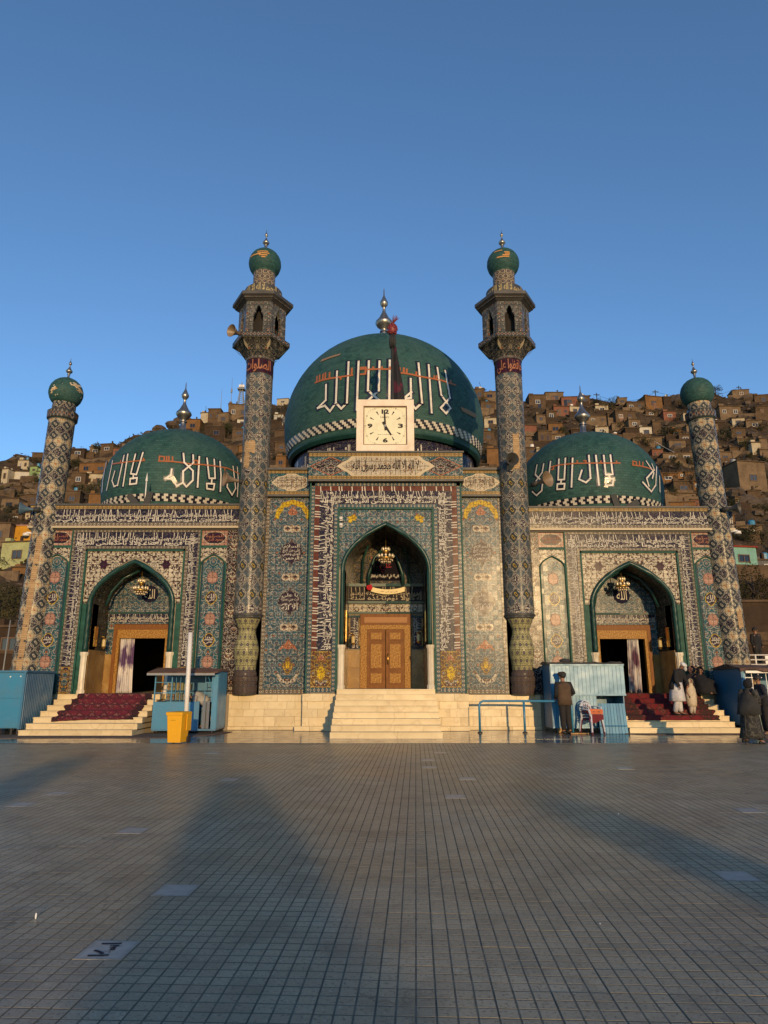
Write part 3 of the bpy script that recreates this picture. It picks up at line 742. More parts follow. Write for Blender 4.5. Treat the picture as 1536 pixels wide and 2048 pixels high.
    # porch
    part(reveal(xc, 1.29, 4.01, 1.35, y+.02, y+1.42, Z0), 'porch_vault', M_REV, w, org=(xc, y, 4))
    for k in (-1, 1):
        panel_x = xc+k*1.285
        part(MB().box(*sorted((panel_x, panel_x-k*.02)), y+.06, y+1.40, Z0, 2.50), 'dado', M_ONYX, w, org=(panel_x, y, 1.8))
        part(MB().box(*sorted((panel_x-k*.022, panel_x-k*.05)), y+.32, y+.56, 2.62, 3.28), 'brass_plaque', M_GOLD, w, org=(panel_x, y, 3))
        part(MB().tube([(xc+k*1.12, y+.7, 4.01), (xc+k*.98, y+.75, 4.5), (xc+k*.62, y+.8, 4.98), (xc, y+.85, 5.30)], .045, 6), 'vault_rib', M_ROPE, w, True, org=(xc, y, 4))
        jamb_column(xc+k*1.40, y+.06, Z0, 2.42, .105, w)
    moulding(xc, 1.30, 1.46, 4.01, 1.35, y+.02, 2.42, w)
    yb = y+1.42; zl = 3.44
    bw = part(arch_wall(xc, 1.295, 4.01, 1.35, 1.296, 5.37, yb, yb+.1, 4.0) if False else MB().prism([(xc-1.3, 3.45), (xc+1.3, 3.45)] + [(xc+a_, 4.01+b_) for a_, b_ in arc2(1.3, 1.36, 10)], yb, yb+.1), 'porch_back', M_FLORAL, w, org=(xc, yb, 4))
    panel('edging_strip', xc-1.28, xc+1.28, 3.80, 3.87, yb-.05, M_ROPE, w); band(xc-1.25, xc+1.25, 3.50, 3.80, yb-.012, 0, 61, parent=w, dens=.6)
    medal(bw, xc-s*(-.12) if s > 0 else xc+.12, 4.50, yb, poly_ngon(32, .30, .30, .05, 12), mat('roundel_navy', (.012,.012,.03), rough=.7, spec=.05), None, 'roundel', .02, words=None)
    text_on(bw, [fit('الله', .36, .34, 0, 0, .0)], M_SCRIPT, (xc-s*(-.12) if s > 0 else xc+.12, yb-.03, 4.50))
    for k in (-1, 1):
        panel('porch_pilaster', *sorted((xc+k*1.28, xc+k*1.0)), 2.40, 3.46, yb-.004, M_FLORAL_N, w); panel('dado', *sorted((xc+k*1.27, xc+k*1.0)), Z0, 2.396, yb-.01, M_ONYX, w)
        panel('door_frame', *sorted((xc+k*1.02, xc+k*.90)), Z0, 3.43, yb-.07, M_WOOD, w, th=.2); panel('door_frame', *sorted((xc+k*.898, xc+k*.80)), Z0, 3.10, yb-.05, M_CARV, w, th=.2)
    panel('door_frame', xc-.898, xc+.898, 3.25, 3.43, yb-.072, M_WOOD, w, th=.2); panel('door_frame', xc-.895, xc+.895, 2.95, 3.248, yb-.052, M_CARV, w, th=.2)
    # the room beyond the open doorway, its shade painted in near-black
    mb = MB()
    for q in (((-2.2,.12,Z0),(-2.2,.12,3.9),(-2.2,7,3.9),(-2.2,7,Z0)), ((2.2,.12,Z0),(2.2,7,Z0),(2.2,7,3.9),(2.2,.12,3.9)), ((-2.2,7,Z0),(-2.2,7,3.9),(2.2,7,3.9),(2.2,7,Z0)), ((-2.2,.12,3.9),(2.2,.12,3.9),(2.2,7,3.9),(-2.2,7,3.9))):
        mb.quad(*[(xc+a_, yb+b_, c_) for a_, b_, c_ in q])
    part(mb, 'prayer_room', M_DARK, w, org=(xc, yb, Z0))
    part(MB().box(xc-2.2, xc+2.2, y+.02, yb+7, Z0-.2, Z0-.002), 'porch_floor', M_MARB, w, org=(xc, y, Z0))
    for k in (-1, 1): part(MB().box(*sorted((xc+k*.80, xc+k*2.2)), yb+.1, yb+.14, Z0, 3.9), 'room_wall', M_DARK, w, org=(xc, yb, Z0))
    # roof deck, flank and back of the wing
    part(MB().box(*sorted((s*3.5, s*12.0)), y+.4, 33, 7.0, 7.30), 'roof_deck', M_PLASTER, w, org=(xc, 28, 7))
    part(MB().box(*sorted((s*11.9, s*12.05)), y+.5, 33, -.05, 7.0), 'side_wall', M_BRICK, w, org=(s*12, 28, 3)); part(MB().box(*sorted((s*3.5, s*12.0)), 32.8, 33.0, -.05, 7.0), 'rear_wall', M_BRICK, w, org=(xc, 33, 3))
    return w
YL, YR = 22.7, 23.05
wingL = wing(-1, YL); wingR = wing(1, YR)

# ---------------------------------------------------------------- central portal
YP = 22.0; ZF = 1.255; PX = .06; zs, ph = 5.05, 1.46
portal = part(arch_wall(PX, 1.34, zs, ph, 2.54, 8.0, YP+.06, YP+.8, 1.1), 'portal', M_PLASTER, org=(PX, YP, 1.1), label='tall central portal with a pointed arch')
sp = MB(); pts = [(1.60, 0)] + arc2(1.44, ph+.16, 12) + [(-1.60, 0)]
for (xa, za), (xb, zb) in zip(pts[:-1], pts[1:]): sp.quad((PX+xb, YP+.04, zs+zb), (PX+xa, YP+.04, zs+za), (PX+xa, YP+.04, 7.06), (PX+xb, YP+.04, 7.06))
spo = part(sp, 'spandrel', mat('portal_spandrel_tile', floral(ground=(.045,.13,.16), cell=.26, fleck=17.0)), portal, org=(PX, YP, 6))
for k in (-1, 1):
    def sx(a, b): return sorted((PX+k*a, PX+k*b))
    panel('edging_strip', *sx(1.53, 1.60), 1.15, 7.08, YP-.02, M_GREENL, portal); panel('guard_strip', *sx(1.60, 1.72), 1.15, 7.24, YP-.005, M_G2V, portal)
    band(*sx(1.72, 2.22), 2.42, 7.70, YP+.012, 90 if k < 0 else -90, 70 if k < 0 else 90, parent=portal, dens=.50)
    rs = panel('brick_strip', *sx(2.22, 2.38), 2.42, 7.86, YP+.012, M_RED, portal)
    # tall strokes that reach across the brick strip
    r_ = random.Random(k+9); z = 2.5
    while z < 7.5:
        for _ in range(r_.choice((1, 2, 3))):
            part(MB().quad(*[(PX+k*a, YP+.002, zz) for a, zz in ((2.18, z), (2.37, z+.012), (2.37, z+.045), (2.18, z+.03))][::(1 if k > 0 else -1)]), 'letter_stroke', M_SCRIPT, rs, org=(PX+k*2.3, YP, z)); z += .085
        z += r_.uniform(.08, .3)
    vp = panel('vase_panel', *sx(1.74, 2.38), 1.30, 2.42, YP+.012, M_ORFL, portal); xm = PX+k*2.05
    medal(vp, xm, 1.75, YP+.012, poly_ngon(16, .13, .20, .1, 4), M_YEL); medal(vp, xm, 2.2, YP+.012, [(-.14,-.06),(.14,-.06),(.06,.06),(0,.14),(-.06,.06)], M_ORT)
    medal(vp, xm, 1.45, YP+.012, [(-.22,.1),(-.16,-.06),(0,-.12),(.16,-.06),(.22,.1),(.13,.05),(0,0),(-.13,.05)], M_CREAMFL)
    panel('guard_strip', *sx(1.72, 2.38), 1.15, 1.298, YP-.003, M_G2H, portal); panel('guard_strip', *sx(2.38, 2.50), 1.12, 7.99, YP-.008, M_G2V, portal)
    panel('edging_strip', *sx(2.50, 2.545), 1.12, 8.0, YP-.03, M_GREENL, portal, th=.5)
    part(MB().box(*sx(1.335, 1.315), YP+.1, YP+2.4, ZF, 2.62), 'dado', M_ONYX, portal, org=(PX+k*1.33, YP, 2)); part(MB().box(*sx(1.313, 1.285), YP+.45, YP+.72, 2.75, 3.75), 'brass_plaque', M_GOLD, portal, org=(PX+k*1.3, YP, 3))
    jamb_column(PX+k*1.43, YP+.05, ZF, 2.62, .105, portal)
    medal(spo, PX+k*1.12, 6.75, YP+.04, [(a*k, b) for a, b in ((-.16,.06),(-.11,-.06),(-.02,-.05),(.05,-.14),(.14,-.12),(.12,0),(.17,.06),(.06,.10),(0,.15),(-.09,.13))][::k], M_YEL)
panel('edging_strip', PX-1.60, PX+1.60, 7.075, 7.13, YP-.021, M_GREENL, portal); panel('guard_strip', PX-1.72, PX+1.72, 7.13, 7.25, YP-.006, M_G2H, portal)
band(PX-2.22, PX+2.22, 7.252, 7.72, YP+.010, 0, 5, parent=portal, dens=.55)
rs = panel('brick_strip', PX-2.38, PX+2.38, 7.722, 7.88, YP+.011, M_RED, portal)
r_ = random.Random(3); x = -2.2
while x < 2.2:
    for _ in range(r_.choice((1, 2))): part(MB().quad((PX+x, YP+.002, 7.70), (PX+x+.03, YP+.002, 7.70), (PX+x+.02, YP+.002, 7.87), (PX+x-.012, YP+.002, 7.87)), 'letter_stroke', M_SCRIPT, rs, org=(PX+x, YP, 7.8)); x += .09
    x += r_.uniform(.1, .35)
panel('guard_strip', PX-2.50, PX+2.50, 7.882, 7.99, YP-.008, M_G2H, portal)
panel('cornice', PX-2.62, PX+2.62, 7.995, 8.06, YP-.22, M_SLATE, portal, th=.9); panel('guard_strip', PX-2.60, PX+2.60, 8.062, 8.20, YP-.18, M_GYH, portal, th=.8)
fz = panel('frieze', PX-2.60, PX+2.60, 8.202, 8.86, YP-.16, M_FLORAL_N, portal, th=.8)
panel('guard_strip', PX-2.60, PX+2.60, 8.862, 9.0, YP-.18, M_GYH, portal, th=.8); panel('coping', PX-2.64, PX+2.64, 9.002, 9.06, YP-.22, M_SLATE, portal, th=1.0)
def cart(w, h): return [(-w, 0), (-w*.86, -h*.45), (-w*.78, -h*.62), (-w*.70, -h), (w*.70, -h), (w*.78, -h*.62), (w*.86, -h*.45), (w, 0), (w*.86, h*.45), (w*.78, h*.62), (w*.70, h), (-w*.70, h), (-w*.78, h*.62), (-w*.86, h*.45)]
for k in (-1, 1): medal(fz, PX+k*1.85, 8.53, YP-.16, [(-.66, 0), (0, -.31), (.66, 0), (0, .31)], M_DARKFL, M_ORT)
medal(fz, PX, 8.53, YP-.175, cart(1.48, .31), M_CREAM, M_BORDC, 'cartouche')
text_on(fz, [fit('لا اله الا الله محمد رسول الله', 2.25, .43, 0, 0, .03, 1.2)], M_INK, (PX, YP-.198, 8.53))
moulding(PX, 1.34, 1.48, zs, ph, YP+.0, 2.62, portal)
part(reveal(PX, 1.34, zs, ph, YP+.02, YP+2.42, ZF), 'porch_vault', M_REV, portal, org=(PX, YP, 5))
yb = YP+2.4
def ZB(py): return Zp(py, yb)
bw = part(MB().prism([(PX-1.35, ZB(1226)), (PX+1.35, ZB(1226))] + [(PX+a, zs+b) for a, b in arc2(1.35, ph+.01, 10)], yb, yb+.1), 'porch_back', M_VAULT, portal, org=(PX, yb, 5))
band(PX-1.3, PX+1.3, ZB(1203), ZB(1174), yb-.06, 0, 12, mat('lintel_dark', (.02,.017,.02), rough=.6, spec=.08), portal, .62, mat('lintel_cream', (.36,.30,.20), rough=.6, spec=.1))
panel('edging_strip', PX-1.33, PX+1.33, ZB(1174)+.002, ZB(1168), yb-.14, M_ROPE, portal, th=.2); panel('edging_strip', PX-1.33, PX+1.33, ZB(1208), ZB(1203)-.002, yb-.16, M_ROPE, portal, th=.2)
panel('lintel_panel', PX-1.32, PX+1.32, ZB(1224), ZB(1208)-.002, yb-.05, M_CREAMFL, portal, th=.1); panel('edging_strip', PX-1.33, PX+1.33, ZB(1228), ZB(1224)-.002, yb-.12, M_ROPE, portal, th=.2)
for k in (-1, 1):
    x0, x1 = sorted((PX+k*1.32, PX+k*.90)); b_ = panel('porch_pilaster', x0, x1, ZB(1300), ZB(1228)-.003, yb-.02, M_GYH, portal); band(x0+.07, x1-.07, ZB(1298), ZB(1234), yb-.04, 90 if k < 0 else -90, 33+k, parent=portal, dens=.8)
    for i in range(2): panel('dado', x0, x1, [ZF, ZB(1335)][i], [ZB(1335)-.004, ZB(1300)-.004][i], yb-.03, M_ONYX, portal)
    panel('door_frame', *sorted((PX+k*.895, PX+k*.66)), ZF, ZB(1250), yb-.10, M_CARV, portal, th=.2)
    part(MB().tube([(PX+k*.62, yb-.25, ZB(1172)), (PX+k*.60, yb-.25, ZB(1150)), (PX+k*.40, yb-.25, ZB(1118)), (PX, yb-.25, ZB(1096))], .06, 8), 'vault_rib', M_ROPE, portal, True, org=(PX, yb, 5))
    part(MB().tube([(PX+k*.86, yb-.2, ZB(1168)), (PX+k*.80, yb-.3, ZB(1120)), (PX+k*.5, yb-1.0, ZB(1085))], .045, 6), 'vault_rib', M_ROPE, portal, True, org=(PX, yb, 5))
panel('door_frame', PX-.90, PX+.90, ZB(1250), ZB(1228)-.006, yb-.12, M_WOOD, portal, th=.2); panel('transom', PX-.76, PX+.76, ZB(1246), ZB(1235), yb-.14, mat('transom_panel', (.32,.15,.05), rough=.5, spec=.2), portal, th=.1)
panel('door_frame', PX-.658, PX+.658, ZB(1259), ZB(1250)-.003, yb-.098, M_CARV, portal, th=.2)
for k in (-1, 1):
    x0, x1 = sorted((PX+k*.012, PX+k*.655)); d = panel('door', x0, x1, ZF, ZB(1259)-.004, yb-.06, mat('door_leaf', lambda: mix(ramp(noise(coord(), 4.0, 4.0), .35, .7), (.20,.075,.012), (.13,.046,.007)), rough=.5, spec=.15), portal, th=.06)
    for za, zb in ((1368, 1345), (1338, 1287), (1281, 1264)): (panel('door_panel', x0+.10, x1-.10, ZB(za), ZB(zb), yb-.085, M_WOOD, d, th=.03), panel('door_panel', x0+.135, x1-.135, ZB(za)+.035, ZB(zb)-.035, yb-.105, M_CARV, d, th=.03))
    if k > 0: part(MB().tube([(PX+.08, yb-.09, ZB(1328)), (PX+.08, yb-.14, ZB(1325)), (PX+.08, yb-.14, ZB(1311)), (PX+.08, yb-.09, ZB(1308))], .025, 6), 'door_handle', M_GOLD, d, True, org=(PX, yb, 2))
part(MB().box(PX-1.36, PX+1.36, YP, yb, ZF-.3, ZF-.002), 'porch_floor', M_MARB, portal, org=(PX, YP, 1))
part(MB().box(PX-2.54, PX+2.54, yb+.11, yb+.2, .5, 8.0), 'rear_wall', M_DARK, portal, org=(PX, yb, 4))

# ---------------------------------------------------------------- flank walls beside the portal
YF = 22.5
for s, lines in ((-1, ('السلام عليك', 'يا امير المومنين')), (1, ('الصلوة عليك', 'ايها الامام التقي'))):
    x0, x1 = sorted((PX+s*2.53, s*4.02))
    fl_ = panel('flank_wall', x0, x1, 1.08, 8.62, YF+.05, M_PLASTER, th=.5)
    xi, xo = PX+s*2.53, s*4.02; bx = sorted((xo, xo-s*.13)); px_ = sorted((xi, xo-s*.13)); xm = PX+s*3.21
    panel('guard_strip', *bx, 1.10, 7.60, YF-.005, M_GV, fl_); panel('guard_strip', *px_, 1.10, 1.25, YF-.004, M_GH, fl_)
    tp = panel('tile_panel', *px_, 1.252, 7.60, YF+.01, M_FLORAL, fl_)
    tp.location.x = xm; tp.data.transform(Matrix.Translation(((px_[0]+px_[1])/2-xm, 0, 0)))
    # yellow cloud-shaped arch at the head
    wv = [(-.62, 0), (-.50, -.03), (-.47, .22), (-.38, .22), (-.34, .40), (-.18, .38), (0, .47), (.18, .38), (.34, .40), (.38, .22), (.47, .22), (.50, -.03), (.62, 0), (.62, .62), (-.62, .62)]
    mb = MB(); up = [(-.60, .0), (-.56, .30), (-.42, .44), (-.38, .56), (-.2, .60), (0, .66), (.2, .60), (.38, .56), (.42, .44), (.56, .30), (.60, .0)]
    lo = [(-.47, -.03), (-.43, .16), (-.34, .26), (-.30, .38), (-.16, .42), (0, .49), (.16, .42), (.30, .38), (.34, .26), (.43, .16), (.47, -.03)]
    for i in range(10): mb.prism([(xm+lo[i][0], 6.88+lo[i][1]), (xm+lo[i+1][0], 6.88+lo[i+1][1]), (xm+up[i+1][0], 6.88+up[i+1][1]), (xm+up[i][0], 6.88+up[i][1])], YF-.002, YF+.012)
    part(mb, 'cloud_arch', M_YEL, tp, org=(xm, YF, 7))
    medal(tp, xm, 7.13, YF+.01, [(-.12,-.13),(.12,-.13),(.17,-.03),(.08,.08),(0,.19),(-.08,.08),(-.17,-.03)], M_ORT)
    dbl = [(-.30,0),(-.27,-.09),(-.17,-.12),(-.06,-.09),(0,-.16),(.06,-.09),(.17,-.12),(.27,-.09),(.30,0),(.27,.09),(.17,.12),(.06,.09),(0,.16),(-.06,.09),(-.17,.12),(-.27,.09)]
    for zz in (6.52, 4.86, 3.21):
        medal(tp, xm, zz, YF+.01, dbl, M_CREAM)
        for q in (-1, 1): medal(tp, xm+q*.15, zz, YF-.003, poly_ngon(14, .075, .075, .1, 7), M_DARKFL, None, 'rosette', .006)
    big = [(0,-.42),(.10,-.30),(.22,-.27),(.26,-.17),(.33,-.12),(.36,0),(.33,.12),(.26,.17),(.22,.27),(.10,.30),(0,.42),(-.10,.30),(-.22,.27),(-.26,.17),(-.33,.12),(-.36,0),(-.33,-.12),(-.26,-.17),(-.22,-.27),(-.10,-.30)]
    for zz, wd in ((5.70, ('السلام', 'على من اتبع', 'الهدى وخشي', 'الرحمن')), (4.05, ('يا علي', 'انت مني بمنزلة', 'هارون من موسى', 'الا انه'))): medal(tp, xm, zz, YF+.01, big, M_MEDN, M_DARKFL, words=wd)
    medal(tp, xm, 2.62, YF+.01, [(-.30,-.16),(-.16,-.08),(0,-.12),(.16,-.08),(.30,-.16),(.20,.02),(.10,.06),(0,.22),(-.10,.06),(-.20,.02)], M_ORT)
    medal(tp, xm, 1.98, YF+.01, poly_ngon(16, .17, .26, .12, 4), M_ORFL); medal(tp, xm, 2.0, YF-.002, poly_ngon(12, .06, .12, 0), M_YEL, None, 'rosette', .006)
    medal(tp, xm, 1.60, YF+.01, [(-.34,.26),(-.35,.05),(-.24,-.13),(-.07,-.18),(0,-.26),(.07,-.18),(.24,-.13),(.35,.05),(.34,.26),(.24,.06),(.14,-.03),(0,-.05),(-.14,-.03),(-.24,.06)], M_CREAMFL)
    panel('cornice', *sorted((xi, xo+s*.02)), 7.62, 7.69, YF-.16, M_SLATE, fl_, th=.5); panel('guard_strip', *sorted((xi, xo)), 7.692, 7.82, YF-.10, M_GYH, fl_, th=.3)
    fz = panel('frieze', *sorted((xi, xo)), 7.822, 8.45, YF-.08, M_FLORAL_N, fl_, th=.3); panel('guard_strip', *sorted((xi, xo)), 8.452, 8.56, YF-.10, M_GYH, fl_, th=.3); panel('coping', *sorted((xi-s*.1, xo+s*.05)), 8.562, 8.64, YF-.18, M_SLATE, fl_, th=.9)
    medal(fz, xm+s*.03, 8.135, YF-.08, [(-.62,0),(-.42,-.17),(-.22,-.22),(-.12,-.28),(.12,-.28),(.22,-.22),(.42,-.17),(.62,0),(.42,.17),(.22,.22),(.12,.28),(-.12,.28),(-.22,.22),(-.42,.17)], M_CREAM, M_BORDC, 'cartouche', words=lines, wm=M_INK)
part(MB().box(-3.9, 3.9, 23.2, 36, 8.1, 8.40), 'roof_deck', M_PLASTER, org=(0, 29, 8)); part(MB().box(-4.0, -3.85, 23, 36, 7, 8.4), 'side_wall', M_BRICK, org=(-4, 29, 7)); part(MB().box(3.85, 4.0, 23, 36, 7, 8.4), 'side_wall', M_BRICK, org=(4, 29, 7))

# ---------------------------------------------------------------- plinth of marble blocks
core = part(MB().box(-5.1, 5.1, YF+.03, YF+.6, -.05, 1.06), 'plinth', mat('mortar', (.25,.2,.14), rough=.9), org=(0, YF, 0))
for x0, x1 in ((-2.55, -1.45), (1.55, 2.65)): part(MB().box(x0, x1, YP+.1, YP+.52, -.05, 1.07), 'plinth_core', mat('mortar', None), core, org=(x0, YP, 0))
def block_row(x0, x1, z0, z1, y, w, off, proud=0.0):
    x = x0
    first = off*w
    while x < x1-.01:
        e = min(x1, x + (first if (x == x0 and first > .05) else w*rnd.uniform(.9, 1.12)))
        if x1-e < .15: e = x1
        p = proud+rnd.uniform(0, .006)
        part(MB().box(x+.003, e-.003, y-p, y+.08, z0+.003, z1-.003), 'marble_block', M_MARB, core, org=(x, y, z0)); x = e
for x0, x1 in ((-4.95, -2.52), (2.64, 5.0)):
    for i, (za, zb, w, o) in enumerate(((.0, .10, .9, .5), (.10, .40, .62, .3), (.40, .63, .62, .75), (.63, .86, .62, .15), (.86, 1.075, .6, .5))): block_row(x0, x1, za, zb, YF, w, o, .05 if i == 0 else .012 if i == 4 else 0)
for x0, x1 in ((-2.56, -1.47), (1.58, 2.66)):
    for i, (za, zb, w, o) in enumerate(((.0, .14, .8, .6), (.14, .40, .55, .4), (.40, .65, .6, .8), (.65, .88, .55, .3), (.88, 1.11, .7, .9))): block_row(x0 - (.22 if i == 0 and x0 < 0 else 0), x1, za, zb, YP+.08, w, o, .12 if i == 0 else .06 if i == 4 else 0)

# ---------------------------------------------------------------- tall minarets
def arcade(n, r, z0, z1, th=.12):
    """hexagonal lantern with a lobed opening in each face"""
    mb = MB()
    for k in range(n):
        a0 = 2*PI*(k-.5)/n; a1 = 2*PI*(k+.5)/n
        A = Vector((r*math.sin(a0), -r*math.cos(a0))); B = Vector((r*math.sin(a1), -r*math.cos(a1))); L = (B-A).length
        nrm = ((A+B)/2).normalized()
        def P(u, z, d=0): q = A.lerp(B, u) - nrm*d; return (q.x, q.y, z)
        oh = z1-.14; half = .20
        prof = [(half, z0), (half, z0+(oh-z0)*.58), (half*.92, z0+(oh-z0)*.66), (half*.55, z0+(oh-z0)*.74), (half*.5, z0+(oh-z0)*.84), (half*.22, z0+(oh-z0)*.95), (0, oh)]
        L_ = [(.5-a, z) for a, z in prof]; R_ = [(.5+a, z) for a, z in prof]
        for d in (0, th):
            for seq, edge in ((L_, 0), (R_, 1)):
                for (u0, q0), (u1, q1) in zip(seq[:-1], seq[1:]):
                    f = [P(edge, q0, d), P(u0, q0, d), P(u1, q1, d), P(edge, q1, d)]; mb.quad(*(f if (edge == 0) == (d == 0) else f[::-1]))
                f = [P(edge, oh, d), P(.5, oh, d), P(.5, z1, d), P(edge, z1, d)]; mb.quad(*(f if (edge == 0) == (d == 0) else f[::-1]))
        for seq in (L_, R_):
            for (u0, q0), (u1, q1) in zip(seq[:-1], seq[1:]): mb.quad(P(u0, q0, 0), P(u0, q0, th), P(u1, q1, th), P(u1, q1, 0))
    return mb
def wraptext(name, s, r, z0, h, m, host, c, span, a0=0.0, bold=.02):
    co, fs = fit(s, 1.0, h, 0, h/2, bold)
    v = []
    for a, z in co:
        t = a0 + a*span; v.append((r*math.sin(t), -r*math.cos(t), z0+z))
    me = bpy.data.meshes.new(name); me.from_pydata(v, [], fs); me.materials.append(m); return adopt(link(name, me, None, c), host)
def finial(z, sc, c, host, big=False):
    p = [(.16,0),(.16,.25),(.13,.28),(.13,.55),(.18,.58),(.18,.62),(.13,.66),(.14,.72),(.30,.86),(.38,1.0),(.36,1.08),(.22,1.25),(.08,1.55),(.055,1.75),(.09,1.80),(.17,1.92),(.18,2.02),(.10,2.18),(.03,2.36),(.022,2.62),(.004,2.72)]
    return part(MB().lathe([(r*sc, z+q*sc) for r, q in p], 20, c), 'finial', M_STEEL, host, True, c, ang=50)
def tall_minaret(s, words):
    x, y = s*4.457, 22.42; c = (x, y, 0); n = 28
    def Z(py, yy=y-.45): return Zp(py, yy)
    zA, zB, zC, zD = 1.08, Z(1340, 22), Z(1236, 22), Z(940)
    low = part(MB().lathe([(.47, zC+.05), (.47, zD)], n, c), 'minaret', M_LATL, org=c, smooth=True, ang=40, label=('left' if s < 0 else 'right')+' tall minaret with a lantern gallery')
    part(MB().lathe([(.47, zD+.001), (.475, Z(745))], n, c), 'minaret_shaft', M_LATU, low, org=c, ang=40)
    part(MB().lathe([(.38, zA), (.40, zA+.28), (.37, zA+.30), (.40, zA+.42), (.40, zA+.55), (.36, zA+.58), (.37, zB-.1), (.33, zB)], n, c), 'minaret_base', M_DARKB, low, org=c, ang=30)
    zz = lambda t: zB + (zC-zB)*t
    part(MB().lathe([(.33, zB+.002), (.335, zz(.1)), (.39, zz(.3)), (.40, zz(.42)), (.34, zz(.58)), (.275, zz(.72)), (.29, zz(.82)), (.39, zz(.95)), (.42, zC)], 16, c, a0=PI/16, lobe=lambda a: 1+.03*math.cos(8*a)), 'baluster', M_BALU, low, org=c, ang=30)
    part(MB().lathe([(.44, zC+.002), (.46, zC+.06), (.50, zC+.10), (.50, zC+.14), (.47, zC+.16)], n, c), 'collar', M_SLATE, low, org=c, ang=30)
    part(MB().lathe([(.482, Z(745)+.002), (.482, Z(716)-.002)], n, c), 'word_band', M_WINE, low, org=c, ang=40)
    wraptext('inscription', words, .492, Z(744), Z(718)-Z(744), M_SCRIPTO, low, c, 2.1)
    part(MB().lathe([(.50, Z(716)), (.51, Z(716)+.08), (.48, Z(716)+.10)], n, c), 'collar', M_RIM, low, org=c, ang=30)
    a6 = PI/6; zK = Z(706); zP = Z(672, 21.5); zR = Z(661, 21.5)
    part(MB().lathe([(.50, zK-.12), (.62, zK+.05), (.80, zP-.12), (1.0, zP)], 6, c, a0=a6), 'corbel', M_CORB, low, org=c)
    mb = MB()
    for k in range(6):
        t = a6 + k*PI/3; d = Vector((math.sin(t), -math.cos(t), 0)); q = Vector((math.cos(t), math.sin(t), 0))*.055
        a = Vector(c) + d*.62 + Vector((0, 0, zK+.06)); b = Vector(c) + d*.93 + Vector((0, 0, zP-.05)); o = d*.02
        mb.quad(*(tuple(v) for v in (a+o, a*.5+b*.5+q+o, b+o, a*.5+b*.5-q+o)))
    part(mb, 'corbel_fin', M_BORDC, low, org=c)
    part(MB().lathe([(1.02, zP+.002), (1.04, zP+.02), (1.04, zR-.02), (1.0, zR)], 6, c, a0=a6), 'gallery_rim', M_RIM, low, org=c)
    zT = Z(606, 21.8)
    part(arcade(6, .86, zR+.002, zT), 'lantern', M_GALL, low, org=(0,0,0)).location = c
    part(MB().lathe([(.42, zR), (.42, zT)], 10, c), 'lantern_core', M_DARK, low, org=c)  # dark core added so the lantern openings read as shaded
    zE = Z(590, 21.5)
    part(MB().lathe([(.86, zT+.002), (1.02, zT+.10), (1.02, zE-.02), (1.12, zE+.04), (1.12, zE+.16), (.7, zE+.2)], 6, c, a0=a6), 'lantern_roof', M_SLATE, low, org=c)
    part(MB().lathe([(1.0265, zT+.14), (1.0265, zE-.05)], 6, c, a0=a6, cap=False), 'roof_frieze', M_RIM, low, org=c)
    zU = Z(571)
    part(MB().lathe([(.68, zE+.1), (.68, zU-.04), (.64, zU), (.44, zU+.04)], n, c), 'ring_drum', M_SLATE, low, org=c, ang=30)
    wraptext('inscription', 'بسم الله الرحمن الرحيم لا اله الا الله محمد رسول الله', .688, zE+.24, zU-zE-.28, mat('gold_script', (.40,.31,.13), rough=.3), low, c, 5.2)
    zV = Z(534)
    part(MB().lathe([(.41, zU+.02), (.40, zV+.25)], 20, c), 'upper_shaft', M_NECK, low, org=c, ang=40)
    bz = Z(521, y-.25); b = .60; prof = [(b*math.cos(R(t)), bz + b*1.0*math.sin(R(t))) for t in (-50, -40, -25, -10, 0, 12, 25, 40, 55, 68, 78, 86)] + [(.04, bz+b*1.03)]
    part(MB().lathe([(.40, prof[0][1]-.05)] + prof, 28, c), 'bulb', M_BULB, low, True, c)
    # bare brick where tiles have dropped off the bulb
    for (t0, t1, e) in (((-.35, .35, 14), (-.30, .42, 6), (-.2, .3, -2), (-.05, .2, -9), (-.9, -.1, 3)) if s < 0 else ((-.1, .25, 10), (-.05, .25, 4), (-.2, .22, -2), (-.55, .2, -8), (-.75, -.2, 20))):
        mb = MB(); q = 8
        for i in range(q):
            f = []
            for tt, ee in ((t0+(t1-t0)*i/q, e), (t0+(t1-t0)*(i+1)/q, e), (t0+(t1-t0)*(i+1)/q, e+4.2), (t0+(t1-t0)*i/q, e+4.2)):
                rr = (b+.012)*math.cos(R(ee)); f.append((x+rr*math.sin(tt), y-rr*math.cos(tt), bz+(b+.012)*math.sin(R(ee))))
            mb.quad(*f)
        part(mb, 'bare_patch', mat('bare_ochre', (.50,.24,.07), rough=.85), low, org=c)
    finial(bz+b-.02, .34, (x, y, 0), low)
    return low
minL = tall_minaret(-1, 'الصلوات'); minR = tall_minaret(1, 'حافظوا على')
# courses where the glaze has fallen from the shafts
def shaft_patch(x, y, r, spans, host, m=M_BRICK):
    mb = MB()
    for t0, t1, z0, z1 in spans:
        n = max(2, int((t1-t0)/.12)); jag = [random.Random(int(z0*100)+i).uniform(-.05, .05) for i in range(n+1)]
        for i in range(n):
            a, b = t0+(t1-t0)*i/n, t0+(t1-t0)*(i+1)/n
            mb.quad(*[(x+r*math.sin(t), y-r*math.cos(t), z) for t, z in ((a, z0+jag[i]), (b, z0+jag[i+1]), (b, z1+jag[i]), (a, z1-jag[i+1]))])
    return part(mb, 'bare_patch', m, host, org=(x, y, 0))
shaft_patch(-4.457, 22.42, .485, [(-.75, .12, Zp(905, 22), Zp(882, 22)), (-.75, -.25, Zp(935, 22), Zp(905, 22))], minL)
shaft_patch(4.457, 22.42, .485, [(-.1, .35, Zp(934, 22), Zp(868, 22)), (-.6, .3, Zp(939, 22), Zp(915, 22))], minR)

